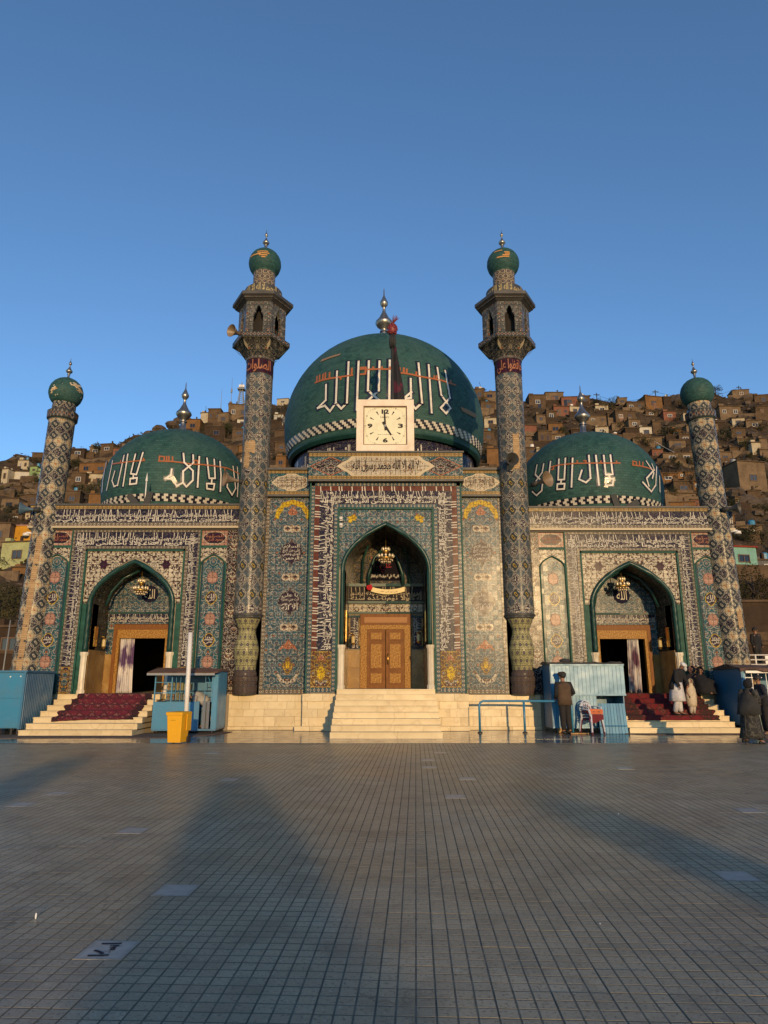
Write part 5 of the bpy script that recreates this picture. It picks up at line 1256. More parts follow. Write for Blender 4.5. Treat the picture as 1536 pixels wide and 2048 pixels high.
for lb, x, y, z, s in (('brass lantern inside the tall portal, on the side of the bright plaque', PX-1.12, YP+1.7, 2.75, -1), ('brass lantern inside the tall portal, on the side above the railing', PX+1.12, YP+1.4, 2.80, 1), ('brass lantern inside the maroon-carpet porch near the curtain', -8.44-1.10, YL+.8, 2.62, -1), ('brass lantern inside the maroon-carpet porch beside the caged bookstall', -8.44+1.10, YL+.8, 2.62, 1), ('brass lantern inside the red-rug porch above the plank kiosk', 8.44-1.10, YR+.8, 2.62, -1), ('brass lantern inside the red-rug porch above the seated figure', 8.44+1.10, YR+.8, 2.62, 1)): sconce(lb, x, y, z, s)
def curtain(label, x0t, x1t, x0b, x1b, y, z0, z1, c):
    v = []; f = []; nx, nz = 44, 14
    for j in range(nz+1):
        u = j/nz
        for i in range(nx+1):
            k = i/nx; a = x0t+(x1t-x0t)*k; b = x0b+(x1b-x0b)*k; w = (1-u)
            x = b+(a-b)*(u**.8); v.append((x, y+.055*math.sin(k*7.5*2*PI+.5*math.sin(u*3))+.02*math.sin(k*31), z0+(z1-z0)*u))
    for j in range(nz):
        for i in range(nx): a = j*(nx+1)+i; f.append((a, a+1, a+nx+2, a+nx+1))
    me = bpy.data.meshes.new('curtain'); me.from_pydata(v, [], f); me.polygons.foreach_set('use_smooth', [True]*len(f))
    def m():
        p = coord('Object'); n = noise(vec(*(lambda o: (o[0]*3.0, 0.0, o[2]))(sep(p))), 1.5, 3.0)
        col = mix(ramp(n, .42, .56), (.62,.57,.52), c); col = mix(ramp(noise(p, 1.1, 2.0), .5, .62), col, (.55,.52,.50)); return col
    me.materials.append(mat(('curtain_cloth', c), m, rough=.85)); o = link('curtain', me); s_ = o.modifiers.new('thick', 'SOLIDIFY'); s_.thickness = .012; return tag(o, label, 'curtain')
yb = YL+1.5; curtain('white and purple streaked curtain drawn aside in the doorway above the maroon carpet', Xp(241, 1290, yb), Xp(268, 1290, yb), Xp(229, 1386, yb), Xp(263, 1386, yb), yb, 1.10, 2.95, (.11,.055,.14))
yb = YR+1.5; curtain('pinkish striped curtain hanging in the doorway above the dark red rug', Xp(1256, 1290, yb), Xp(1276, 1290, yb), Xp(1260, 1386, yb), Xp(1284, 1386, yb), yb, 1.10, 2.95, (.16,.07,.10))
# dark sign with the hadith in the tall portal, banner below it
yb = YP+2.4
def zb_(py): return Zp(py, yb-.1)
sg = thing('sign', 'black arched sign with white line and red calligraphy above the portal banner', 'sign', (PX, yb-.04, zb_(1160)))
h0 = zb_(1108)-zb_(1160)
MB().prism([(-.60, 0), (.60, 0), (.57, h0*.3), (.45, h0*.62), (.25, h0*.86), (0, h0), (-.25, h0*.86), (-.45, h0*.62), (-.57, h0*.3)], -.02, .02).obj('board', mat('sign_black', (.010,.008,.012), rough=.8, spec=.05), sg)
def on_sign(s, w, h, z, m, par, y=-.028, b=.02):
    co, fs = fit(s, w, h, 0, z, b); me = bpy.data.meshes.new('sign_lettering'); me.from_pydata([(a, y, q) for a, q in co], [], fs); me.materials.append(m); link('sign_lettering', me, par)
on_sign('لا فتى الا علي لا سيف الا ذو الفقار', 1.08, .18, .13, M_SCRIPT, sg, b=.03); on_sign('علي', .44, .42, .50, mat('red_neon_tube', (.22,.015,.03), rough=.5, spec=.1), sg, b=.0)
rings = []
bn = MB(); N = 18
for i in range(N):
    for th in (0,):
        u0, u1 = i/N, (i+1)/N; f = lambda u: (-.60+1.2*u, -.10*4*u*(1-u))
        a, b = f(u0), f(u1); bn.quad((a[0], -.02*math.sin(u0*9), a[1]-.085), (b[0], -.02*math.sin(u1*9), b[1]-.085), (b[0], -.015, b[1]+.085), (a[0], -.015, a[1]+.085))
t = thing('banner', 'pale yellow cloth banner with a red flower sagging across the portal lintel', 'banner', (PX+.08, yb-.20, zb_(1180)+.02))
b_ = bn.obj('cloth', mat('banner_cloth', (.75,.62,.33), rough=.8), t); b_.modifiers.new('thick', 'SOLIDIFY').thickness = .006
mb = MB()
for k in range(9): a = k*2*PI/9; mb.ball((-.66+.07*math.cos(a), -.03, .06+.07*math.sin(a)), .05, 6, 5)
mb.ball((-.66, -.05, .06), .05, 6, 5); mb.obj('flower', mat('red_flower', (.42,.008,.02), rough=.7), t, True)
co, fs = fit('علي بن ابي طالب', .72, .07, 0, -.095, .0); me = bpy.data.meshes.new('banner_lettering'); me.from_pydata([(a, -.045, q) for a, q in co], [], fs); me.materials.append(mat('banner_ink', (.35,.18,.08))); link('banner_lettering', me, t)

t = thing('spotlight', 'small black spotlight on the crown of the great dome beside its finial', 'spotlight', (Xp(735, 668, 30.0), 29.9, latz(74, ZM, RM)-.05)); MB().lathe([(.05,0),(.12,.05),(.13,.25),(.02,.28)], 10).obj('lamp_body', M_BLACK, t).rotation_euler = (R(60), 0, R(60)); MB().tube([(0,0,-.2),(0,0,.1)], .04, 6).obj('stalk', M_BLACK, t)
for i, zz in enumerate((1038, 1051)):
    o = MB().box(-.045, .045, -.07, 0, -.07, .07).lathe([(.02,-.05),(.06,-.02),(.06,.04),(.02,.06)], 8, (0, -.09, 0)).obj('wall_light', M_WHITE); o.location = (Xp(682, zz, 21.9), 21.97, Zp(zz, 21.95)); tag(o, ('upper' if i == 0 else 'lower')+' small pale wall light on the frame beside the yellow spandrel motif', 'wall light')
# ================================================================ STALLS AND STREET FURNITURE
def wheel(par, x, y, z=.06, r=.06):
    o = MB().lathe([(.01,-.025),(r,-.02),(r,.02),(.01,.025)], 14).obj('caster', M_BLACK, par); o.location = (x, y, z); o.rotation_euler = (0, PI/2, 0)
    MB().box(-.012, .012, -.02, .02, 0, .10).obj('caster_fork', M_BLUED, par).location = (x, y, z)
def ribs(x0, x1, y0, y1, z0, z1, n, axis='y', m=None, par=None, depth=.018, name='rib'):
    """corrugated sheet: every rib a piece"""
    for i in range(n):
        if axis == 'y': a, b = y0+(y1-y0)*i/n, y0+(y1-y0)*(i+1)/n; MB().quad((x0,a+.006,z0),(x0+depth,a+.012,z0),(x0+depth,a+.012,z1),(x0,a+.006,z1)).quad((x0+depth,a+.012,z0),(x0+depth,b-.012,z0),(x0+depth,b-.012,z1),(x0+depth,a+.012,z1)).quad((x0+depth,b-.012,z0),(x0,b-.006,z0),(x0,b-.006,z1),(x0+depth,b-.012,z1)).obj(name, m, par)
        else: a, b = x0+(x1-x0)*i/n, x0+(x1-x0)*(i+1)/n; MB().quad((a+.006,y0,z0),(a+.012,y0-depth,z0),(a+.012,y0-depth,z1),(a+.006,y0,z1)).quad((a+.012,y0-depth,z0),(b-.012,y0-depth,z0),(b-.012,y0-depth,z1),(a+.012,y0-depth,z1)).quad((b-.012,y0-depth,z0),(b-.006,y0,z0),(b-.006,y0,z1),(b-.012,y0-depth,z1)).obj(name, m, par)
# blue steel kiosk at the left
k1 = thing('blue_kiosk', 'closed blue steel kiosk with ribbed side, beside the maroon carpet stairs', 'kiosk', (-11.6, 20.35, 0))
MB().box(-1.5, 1.16, .02, 1.75, .18, 1.74).obj('body', M_BLUED, k1)
ribs(1.162, 0, .03, 1.74, .16, 1.70, 17, 'y', M_BLUED, k1)
MB().box(-1.5, 1.10, -.012, .018, 1.02, 1.72).obj('front_panel', M_BLUE, k1); MB().box(-1.5, 1.10, -.012, .018, .20, 1.012).obj('front_panel', M_BLUE, k1)
MB().box(-1.52, 1.20, -.03, 1.78, 1.742, 1.80).obj('roof', M_BLUED, k1); MB().box(1.10, 1.17, -.02, .04, .16, 1.74).obj('corner_post', M_BLUED, k1)
for x in (-1.3, -.2, .5, .9, 1.08): MB().box(x-.03, x+.03, .05, .11, 0, .18).obj('leg', M_BLACK, k1)
for x, z in ((.72, 1.62), (.28, 1.60), (.40, 1.52), (1.02, 1.63)): MB().ball((x, -.016, z), .022, 8, 6, (1, .3, 1)).obj('white_spot', M_WHITE, k1)
# bookstall with awning
bx, by = -5.86, 20.75
k2 = thing('book_stall', 'blue wheeled bookstall with caged shelves, open doorway and rusty awning', 'stall', (bx, by, 0), R(2))
hw, dp, z0, z1 = .93, 1.35, .14, 1.78
zc = .90
MB().box(-hw, .30, 0, .03, z0, zc).obj('front_panel', M_BLUE, k2); MB().box(.30, .42, -.005, .03, z0, zc+.02).obj('front_panel', M_BLUED, k2)
MB().box(.78, hw, 0, .035, z0, z1).obj('front_panel', M_BLUE, k2)
MB().box(-hw, hw, dp-.03, dp, z0, z1).obj('back_panel', M_BLUED, k2); MB().box(hw-.03, hw, .036, dp-.031, z0, z1).obj('side_panel', M_BLUE, k2)
ribs(hw+.001, 0, .03, dp, z0, z1+.02, 13, 'y', M_BLUE, k2, .014)
MB().box(-hw, -hw+.03, .031, dp-.031, z0, zc).obj('side_panel', M_BLUE, k2); MB().box(-hw, hw, 0, dp, z0-.05, z0-.001).obj('floor', M_BLUED, k2)
for x in (-hw+.02, hw-.16, -.42): MB().box(x-.018, x+.018, 0, .036, zc, z1).obj('post', M_BLUE, k2)
for x in (-.30, -.17, -.04, .09, .56): MB().box(x-.007, x+.007, .005, .02, zc, z1-.02).obj('cage_bar', M_BLUE, k2)
for z in (1.16, 1.46): MB().box(-hw+.03, -.43, .004, .02, z-.01, z+.01).obj('cage_bar', M_BLUE, k2); MB().box(.57, hw-.17, .004, .02, z-.01, z+.01).obj('cage_bar', M_BLUE, k2)
MB().tube([(.60, .01, 1.72), (.78, .01, 1.24)], .012, 6).obj('stay', M_BLUE, k2)
for z in (.30, .62, .93, 1.22): MB().box(-hw+.04, hw-.04, dp-.30, dp-.04, z-.012, z).obj('shelf', M_BLUED, k2)
mb = MB().box(-hw-.12, hw-.02, -.42, .02, 0, .018); aw = mb.obj('awning', M_RUST, k2); aw.location = (0, 0, z1-.02); aw.rotation_euler = (R(7), 0, 0)
MB().box(-hw-.12, hw-.02, -.44, -.42, -.045, .02).obj('awning_edge', M_GREY, k2).location = (0, 0, z1-.075)
rs_ = []; r_ = random.Random(4)
for i in range(9):
    x = -hw-.10+(2*hw+.16)*i/8; rs_.append([(x, -.44+r_.uniform(-.01,.01), z1-.03+r_.uniform(0,.02)), (x, .3, z1+.05+r_.uniform(0,.06)), (x, .8, z1+.08+r_.uniform(0,.05)), (x, dp+.02, z1+.03), (x, dp, z1+.005), (x, .3, z1+.01), (x, -.42, z1-.045)])
MB().loft(rs_).obj('roof_sheet', M_RUST, k2)
for x, y in ((-hw+.08, .06), (hw-.1, .06), (hw-.1, dp-.1), (-hw+.08, dp-.1)): wheel(k2, x, y)
for x, w in ((.55, .07), (.66, .07)): d_ = MB().box(-w*.8, w*.8, -.012, .012, 0, .78).obj('door', M_GREY, k2); d_.location = (x+.02, -.02, z0+.01); d_.rotation_euler = (0, 0, R(-35))
bookcols = [(.30,.24,.10),(.20,.20,.10),(.33,.28,.16),(.12,.10,.07),(.25,.20,.12),(.10,.13,.10),(.22,.12,.07)]
bm_ = [paint('book_cover_%s' % 'abcdefg'[i], c, .7, .2) for i, c in enumerate(bookcols)]
bmesh_ = [MB().box(-.5, .5, -.5, .5, 0, 1).mesh('book', m) for m in bm_]
def books(x0, x1, y, z, h, n0, lab, grp, org=(0, 0), rot=0):
    x = x0; r_ = random.Random(int(x0*100+z*37)); k = 0
    while x < x1 and k < n0:
        w = r_.uniform(.022, .045); hh = h*r_.uniform(.72, 1); o = link('book', r_.choice(bmesh_)); o.scale = (w*.92, .15, hh)
        lx, ly = x+w/2, y+r_.uniform(-.01, .01); c_, s_ = math.cos(rot), math.sin(rot)
        o.location = (org[0]+lx*c_-ly*s_, org[1]+lx*s_+ly*c_, z); o.rotation_euler = (0, r_.uniform(-.04, .04), rot); tag(o, lab, 'book', grp); x += w; k += 1
for z, h, wh in ((.302, .22, 'lowest shelf seen through the doorway'), (.622, .22, 'second shelf seen through the doorway'), (.932, .22, 'lower shelf behind the cage bars'), (1.222, .24, 'upper shelf behind the cage bars')):
    books(-.86 if z > .7 else .32, .74, dp-.13, z, h, 22, 'worn book on the '+wh+' of the bookstall', 'books on the bookstall shelves', (bx, by), R(2))
# plank-fronted kiosk with raised shutter
kx, ky = 6.10, 21.10
k3 = thing('blue_kiosk', 'pale blue plank-fronted kiosk with a sloping shutter, behind the brown-vested man', 'kiosk', (kx, ky, 0))
xl, xr = Xp(1103, 1390, ky)-kx, Xp(1249, 1390, ky)-kx; zt, zm, zb = Zp(1329, ky), Zp(1391, ky), Zp(1450, ky)
zb = .16; dpk = 1.05
MB().box(xl, xl+.03, .05, dpk, zb, zt+.02).obj('side_wall', M_BLUED, k3); MB().box(xr-.03, xr, .05, dpk, zb, zt+.02).obj('side_wall', M_BLUED, k3); MB().box(xl, xr, dpk-.03, dpk, zb, zt+.02).obj('back_wall', M_BLUED, k3)
MB().box(xl, xr, .05, dpk, zb-.03, zb-.001).obj('floor', M_BLUED, k3)
n = 19; xs = [xl+.02+(xr-xl+.03)*i/n for i in range(n+1)]
for i in range(n):
    a, b = xs[i]+.004, xs[i+1]-.004; o = MB().box(a, b, 0, .03, 0, 1).obj('shutter_plank', M_BLUEL, k3)
    o.location = (0, .03, zm+.03); o.scale = (1, 1, zt-zm-.05); 
for z, hh in ((zt-.035, .05), (zm-.005, .05)): MB().box(xl, xr+.05, -.012, .06, z, z+hh).obj('shutter_frame', M_BLUEL, k3)
xm = Xp(1194, 1400, ky)-kx
n = 13
for i in range(n):
    a, b = xl+.02+(xm-xl-.02)*i/n+.004, xl+.02+(xm-xl-.02)*(i+1)/n-.004; MB().box(a, b, .03+.004*(i % 2), .055, zb+.02, zm-.012).obj('plank', M_BLUEL, k3)
MB().box(xl, xm, .02, .06, zb-.02, zb+.018).obj('sill', M_BLUEL, k3); MB().box(xm, xr-.03, .3, .9, .55, .58).obj('counter', M_BLUED, k3)
for x in (xl+.1, xr-.15): wheel(k3, x, .12)
rs_ = []
for i in range(15):
    x = xl-.06+(xr-xl+.12)*i/14; rs_.append([(x, -.03, zt+.015), (x, .3+r_.uniform(-.02,.02), zt+.05+r_.uniform(0,.05)), (x, .75, zt+.06+r_.uniform(0,.06)), (x, dpk+.03, zt+.03), (x, dpk, zt+.018), (x, .0, zt+.010)])
MB().loft(rs_).obj('roof_tarpaulin', mat('crumpled_tarpaulin', lambda: mix(ramp(noise(coord(), 7.0, 3.0), .42, .6), (.035,.03,.03), (.17,.13,.09)), rough=.7), k3)
tp_ = MB().ball((0,0,0), .16, 10, 6, (1.1, .8, .45)).obj('bundle', mat('dark_cloth_bundle', (.03,.028,.032), rough=.9)); tp_.location = (kx+xl+.55, ky+.35, zt+.12); tag(tp_, 'dark cloth bundle lying on the roof of the plank kiosk', 'bundle')
sk = MB().lathe([(.11,0),(.12,.04),(.10,.12),(.04,.22),(.02,.24)], 12, lobe=lambda a: 1+.1*math.sin(3*a)).obj('sack', mat('sackcloth', (.30,.20,.11), rough=.95)); sk.location = (kx+xr-.35, ky+.42, .58); tag(sk, 'brown cloth sack on the dark counter slot of the plank kiosk', 'sack'); auto(sk, 60)
# leaning board made of planks
lb = thing('plank_board', 'blue plank board leaning against the kiosk beside the red rug steps', 'board', (0, 0, 0))
ly = ky-.24; a0, a1 = Xp(1200, 1462, ly), Xp(1257, 1462, ly); t0, t1 = Xp(1196, 1407, ly+.2), Xp(1249, 1407, ly+.2); zt_ = Zp(1407, ly+.2); n = 9
for i in range(n):
    u0, u1 = i/n+.006, (i+1)/n-.006; xb0, xb1, xt0, xt1 = a0+(a1-a0)*u0, a0+(a1-a0)*u1, t0+(t1-t0)*u0, t0+(t1-t0)*u1
    mb = MB(); mb.loft([[(xb0, ly, .002), (xb1, ly, .002), (xb1, ly+.02, .002), (xb0, ly+.02, .002)], [(xt0, ly+.2, zt_), (xt1, ly+.2, zt_), (xt1, ly+.22, zt_), (xt0, ly+.22, zt_)]]); mb.obj('plank', M_BLUEL if i % 3 else M_BLUE, lb)
MB().loft([[(a0, ly+.026, .2), (a1, ly+.026, .2), (a1, ly+.045, .2), (a0, ly+.045, .2)], [(t0, ly+.1, .28), (a1, ly+.1, .28), (a1, ly+.12, .28), (t0, ly+.12, .28)]]).obj('batten', M_BLUED, lb)
# dark blue stall at the far right
k4 = thing('blue_stall', 'deep blue stall with ragged brown roof cloth and a green cloth front', 'stall', (10.72, 20.95, 0))
w4 = 3.2; z4 = 1.86
MB().box(0, .04, 0, 1.75, .25, z4).obj('side_wall', M_BLUED, k4); MB().box(.041, w4, 1.70, 1.75, .25, z4).obj('back_wall', M_BLUED, k4)
MB().box(.041, .11, -.01, .05, .2, z4).obj('corner_post', M_BLUEL, k4)
MB().box(.65, w4, .0, .04, .22, .98).obj('front_panel', M_BLUEL, k4); MB().box(.041, w4, 0, 1.7, .2, .248).obj('floor', M_BLUED, k4); MB().box(.1, w4, -.1, .0, z4-.13, z4-.06).obj('lintel', M_WHITE, k4)
for x in (.12, .32, .52, .75, 1.0): MB().box(x-.008, x+.008, .01, .025, 1.0, z4-.12).obj('cage_bar', M_WHITE, k4)
for z in (1.30, 1.60): MB().box(.11, .62, .008, .022, z-.012, z+.012).obj('cage_bar', M_WHITE, k4)
for z in (1.0, 1.3): MB().box(.1, w4, .9, 1.2, z, z+.015).obj('shelf', M_BLUED, k4)
for x, y in ((.06, .05), (.06, 1.65), (2.8, .05)): MB().box(x, x+.06, y, y+.06, 0, .2).obj('leg', M_BLACK, k4)
rs_ = []
for i in range(20):
    x = -.08+(w4+.1)*i/19; s1 = r_.uniform(-.05, .03); rs_.append([(x, -.16, z4-.05+s1), (x, -.1, z4+.03+s1*.5), (x, .7, z4+.11+r_.uniform(0,.05)), (x, 1.85, z4+.02), (x, 1.8, z4+.003), (x, .0, z4+.005), (x, -.13, z4-.07+s1)])
MB().loft(rs_).obj('roof_cloth', mat('brown_roof_cloth', lambda: mix(ramp(noise(coord(), 5.0, 4.0), .4, .62), (.06,.033,.022), (.16,.09,.06)), rough=.95), k4)
v = []; f = []
for j in range(9):
    for i in range(13): u, w = i/12, j/8; v.append((10.83+.62*u, 20.92-.03*math.sin(u*9+w*2)-.05*math.sin(w*3)*u-.02, .22+.78*w-.03*math.sin(u*7)*(1-w)))
for j in range(8):
    for i in range(12): a = j*13+i; f.append((a, a+1, a+14, a+13))
me = bpy.data.meshes.new('cloth'); me.from_pydata(v, [], f); me.materials.append(mat('pale_green_cloth', lambda: mix(ramp(noise(coord(), 5.0, 3.0), .4, .6), (.19,.25,.20), (.26,.33,.27)), rough=.9)); me.polygons.foreach_set('use_smooth', [True]*len(f)); o = link('hanging_cloth', me); o.modifiers.new('thick', 'SOLIDIFY').thickness = .01; tag(o, 'pale green cloth hung over the lower front of the deep blue stall', 'cloth')
books(.2, 1.5, 1.05, 1.016, .24, 26, 'worn book on the lower shelf inside the deep blue stall', 'books in the deep blue stall', (10.72, 20.95)); books(.2, 1.5, 1.05, 1.316, .24, 26, 'worn book on the upper shelf inside the deep blue stall', 'books in the deep blue stall', (10.72, 20.95))
# wheelie bin
bn = thing('wheelie_bin', 'bright yellow wheeled rubbish bin with closed lid, before the pale pole', 'bin', (Xp(354, 1487, 17.75), 17.75, 0), R(-12))
def rect(w, d, z, y0=0, r=.02): return [(-w+r, y0-d, z), (w-r, y0-d, z), (w, y0-d+r, z), (w, y0+d-r, z), (w-r, y0+d, z), (-w+r, y0+d, z), (-w, y0+d-r, z), (-w, y0-d+r, z)]
MB().loft([rect(.172, .19, .03), rect(.176, .195, .10), rect(.205, .235, .66), rect(.208, .24, .67), rect(.222, .255, .675), rect(.222, .255, .70)]).obj('body', M_YBIN, bn)
MB().loft([rect(.228, .262, .702), rect(.230, .265, .735), rect(.215, .245, .752), rect(.08, .10, .765)]).obj('lid', M_YBIN, bn)
MB().box(.222, .245, -.02, .20, .30, .70).obj('handle_flap', M_YBIN, bn)
MB().tube([(-.17, .29, .70), (.17, .29, .70)], .016, 8).obj('handle', M_YBIN, bn, True)
for s in (-1, 1):
    o = MB().lathe([(.02,-.02),(.088,-.018),(.088,.018),(.02,.02)], 18).obj('wheel', M_BLACK, bn); o.location = (s*.205, .19, .088); o.rotation_euler = (0, PI/2, 0)
mb = MB().box(-.155, -.105, -.2525, -.225, .535, .585); lg = mb.obj('emblem', M_INK, bn); lg.rotation_euler = (R(-4.1), 0, 0); lg.location = (0, .025, 0)
co, fs = fit('MUNICIPALITY', .14, .018, -.02, .555, 0, ar=False); me = bpy.data.meshes.new('print'); me.from_pydata([(a, -.2285, z) for a, z in co], [], fs); me.materials.append(M_INK); link('print', me, bn).rotation_euler = (0, 0, 0)
# pole
pl = thing('pole', 'tall white-painted steel pole leaning slightly, behind the yellow bin', 'pole', (Xp(370, 1475, 18.6), 18.6, 0))
xt = Xp(381, 1265, 18.6)-pl.location.x; zt = Zp(1265, 18.6)
MB().tube([(0,0,0),(xt*.5,0,zt*.5),(xt,0,zt)], .058, 14).obj('shaft', M_WHITE, pl, True); MB().box(-.12, .12, -.12, .12, .0, .015).obj('base_plate', M_WHITE, pl)
# handrail
hy = 21.15; hr = thing('handrail', 'blue tubular handrail in front of the marble plinth beside the stairs', 'handrail', (Xp(1005, 1460, hy), hy, 0)); hx = hr.location.x
p0, p1, p2 = Xp(960, 1460, hy)-hx, Xp(1050, 1460, hy)-hx, Xp(1146, 1460, hy-.35)-hx; zr = Zp(1402, hy)
MB().tube([(p0, 0, .02), (p0, 0, zr-.12), (p0+.04, 0, zr-.04), (p0+.12, 0, zr), (p1, 0, zr), (p2-.12, -.3, zr), (p2-.03, -.34, zr-.04), (p2, -.35, zr-.12), (p2, -.35, .02)], .034, 10).obj('rail', M_BLUE, hr, True)
MB().tube([(p1, 0, .02), (p1, 0, zr-.03)], .034, 10).obj('post', M_BLUE, hr, True)
for x, y in ((p0, 0), (p1, 0), (p2, -.35)): MB().lathe([(.075, 0), (.075, .025), (.04, .04)], 10, (x, y, 0)).obj('foot', M_BLACK, hr)
# stack of plastic chairs
cx_, cy_ = Xp(1184, 1460, 20.75), 20.72
CHM = mat('chair_white_plastic', lambda: mix(ramp(noise(coord(), 5.0, 3.0), .4, .7), (.56,.57,.62), (.42,.42,.46)), rough=.35); CHR = mat('chair_red_plastic', (.10,.012,.014), rough=.4)
def chair(label, dz, m):
    c = thing('plastic_chair', label, 'chair', (cx_, cy_, dz), R(28), 'stacked plastic chairs by the plank kiosk')
    MB().loft([[(-.20,-.20,.40),(.20,-.20,.40),(.18,.19,.38),(-.18,.19,.38)], [(-.21,-.21,.425),(.21,-.21,.425),(.19,.20,.41),(-.19,.20,.41)]]).obj('seat', m, c)
    for sx_, sy_ in ((-1,-1),(1,-1),(1,1),(-1,1)): MB().loft([[(sx_*.20-.02, sy_*.19-.02, .40),(sx_*.20+.02, sy_*.19-.02, .40),(sx_*.20+.02, sy_*.19+.02, .40),(sx_*.20-.02, sy_*.19+.02, .40)], [(sx_*.24-.018, sy_*.24-.018, 0),(sx_*.24+.018, sy_*.24-.018, 0),(sx_*.24+.018, sy_*.24+.018, 0),(sx_*.24-.018, sy_*.24+.018, 0)]][::-1]).obj('leg', m, c)
    pts = []
    for i in range(9):
        u = i/8; a = PI*(u*1.0); pts.append((.21*math.cos(a), .20+.03*math.sin(a), .44+.36*math.sin(a)**.6))
    MB().tube(pts, .022, 8).obj('back_rim', m, c, True)
    for x in (-.10, -.03, .04, .11): MB().box(x-.018, x+.018, .205, .222, .42, .75-abs(x)*.5).obj('back_slat', m, c)
    for s in (-1, 1): MB().tube([(s*.21, .20, .62), (s*.25, .05, .63), (s*.25, -.16, .61), (s*.22, -.20, .44)], .02, 8).obj('arm', m, c, True)
chair('lowest dark red plastic chair of the stack', 0.0, CHR); chair('white plastic chair in the middle of the stack', .07, CHM); chair('white plastic chair on top of the stack, holding the orange crate', .14, CHM)
cr = thing('crate', 'orange crate resting on the stacked plastic chairs', 'crate', (cx_+.08, cy_-.08, .57), R(5)); OC = paint('crate_orange', (.50,.10,.015), .5, .2)
MB().box(-.2, .2, -.13, .13, 0, .012).obj('bottom', OC, cr)
for a in ((-.2,.2,-.13,-.118,.013,.13), (-.2,.2,.118,.13,.013,.13), (-.2,-.188,-.117,.117,.013,.13), (.188,.2,-.117,.117,.013,.13)): MB().box(*a).obj('side', OC, cr)
for x in (-.12, .04): MB().box(x, x+.08, -.136, -.131, .05, .075).obj('slot_mark', M_RUST, cr)
rc = MB(); N = 8; v = []
for j in range(7):
    for i in range(N+1): u = i/N; w = j/6; v.append((cx_-.14+.42*u, cy_-.25-.02*math.sin(u*11)*w, .565-.20*w-.05*math.sin(u*5)*w))
f = [(j*(N+1)+i, j*(N+1)+i+1, (j+1)*(N+1)+i+1, (j+1)*(N+1)+i) for j in range(6) for i in range(N)]
me = bpy.data.meshes.new('cloth'); me.from_pydata(v, [], f); me.materials.append(mat('dark_red_cloth', (.13,.01,.015), rough=.85)); o = link('draped_cloth', me); o.modifiers.new('thick', 'SOLIDIFY').thickness = .008; tag(o, 'dark red cloth draped over the stacked chairs under the orange crate', 'cloth')
o = MB().box(-.1, .1, -.1, .1, 0, .14).obj('wooden_block', mat('raw_wood', lambda: mix(ramp(noise(coord(), 9.0, 3.0), .4, .6), (.42,.25,.09), (.30,.16,.06)), rough=.8)); o.location = (Xp(1121, 1460, ky+.12), ky+.1, .002); tag(o, 'short yellow wooden block under the corner of the plank kiosk', 'block')
for i, (px, a, ln) in enumerate(((1158, .15, .55), (1162, -.12, .40))):
    o = MB().box(-ln/2, ln/2, -.035, .035, 0, .03).obj('loose_plank', mat('raw_wood', None)); o.location = (Xp(px, 1463, 20.75), 20.72+.09*i, .001+.0*i); o.rotation_euler = (0, 0, a); tag(o, ('longer' if i == 0 else 'shorter')+' scrap of wood lying on the ground by the stacked chairs', 'wood scrap')
# litter on the paving
LW = mat('white_litter', (.75,.75,.72), rough=.8)
for lb_, px, py, s_ in (('white scrap standing up on the paving near the number plate', 71, 1839, (.006,.004,.020)), ('bright white crumb on the paving ahead of the wheeled bin', 1237, 1629, (.009,.009,.008)), ('small white crumb on the paving beside the chairs', 1200, 1848, (.005,.007,.003))):
    Y = Yg(py); o = MB().ball((0,0,0), 1, 7, 5).obj('litter', LW); o.scale = s_; o.location = (Xp(px, py, Y), Y, s_[2]); tag(o, lb_.replace(' ahead of the wheeled bin', ' far from the others, in line with the red rug').replace(' beside the chairs', ', the smallest, nearest the camera'), 'litter')
# ================================================================ PEOPLE
SKIN = mat('skin', lambda: mix(ramp(noise(coord(), 8.0), .4, .6), (.30,.15,.085), (.24,.115,.065)), rough=.6)
HAIR = mat('dark_hair', (.012,.010,.009), rough=.7)
def cloth(name, c, c2=None, sc=6.0): return mat(name, lambda: dict(col=mix(ramp(noise(coord(), sc, 4.0), .38, .66), c, c2 or tuple(x*.65 for x in c)), normal=bump(noise(coord(), 14.0, 3.0), .5, .02)), rough=.9)
def skinned(name, chains, m, parent, lv=1):
    """one continuous body grown from joints: chains = [[(x,y,z,r), ...]], chains after the first start at an index into the verts so far"""
    bm = bmesh.new(); sk = bm.verts.layers.skin.verify(); vs_ = []
    for ch in chains:
        prev = None
        for p in ch:
            if isinstance(p, int): prev = vs_[p]; continue
            v = bm.verts.new(p[:3]); v[sk].radius = (p[3], p[4] if len(p) > 4 else p[3]); vs_.append(v)
            if prev: bm.edges.new((prev, v))
            prev = v
    vs_[0][sk].use_root = True
    me = bpy.data.meshes.new(name); bm.to_mesh(me); bm.free()
    o = bpy.data.objects.new(name, me); COL.objects.link(o)
    o.modifiers.new('skin', 'SKIN').use_smooth_shade = True; ss = o.modifiers.new('sub', 'SUBSURF'); ss.levels = ss.render_levels = lv
    dg = bpy.context.evaluated_depsgraph_get(); me2 = bpy.data.meshes.new_from_object(o.evaluated_get(dg)); bpy.data.objects.remove(o)
    me2.materials.clear(); me2.materials.append(m); me2.polygons.foreach_set('use_smooth', [True]*len(me2.polygons)); return me2
def merge(name, mes, mats, parent):
    v = []; f = []; mi = []
    for me, k in mes:
        b = len(v); v += [tuple(x.co) for x in me.vertices]; f += [tuple(b+i for i in p.vertices) for p in me.polygons]; mi += [k]*len(me.polygons)
    out = bpy.data.meshes.new(name); out.from_pydata(v, [], f)
    for m in mats: out.materials.append(m)
    out.polygons.foreach_set('material_index', mi); out.polygons.foreach_set('use_smooth', [True]*len(f)); out.update(); return link(name, out, parent)
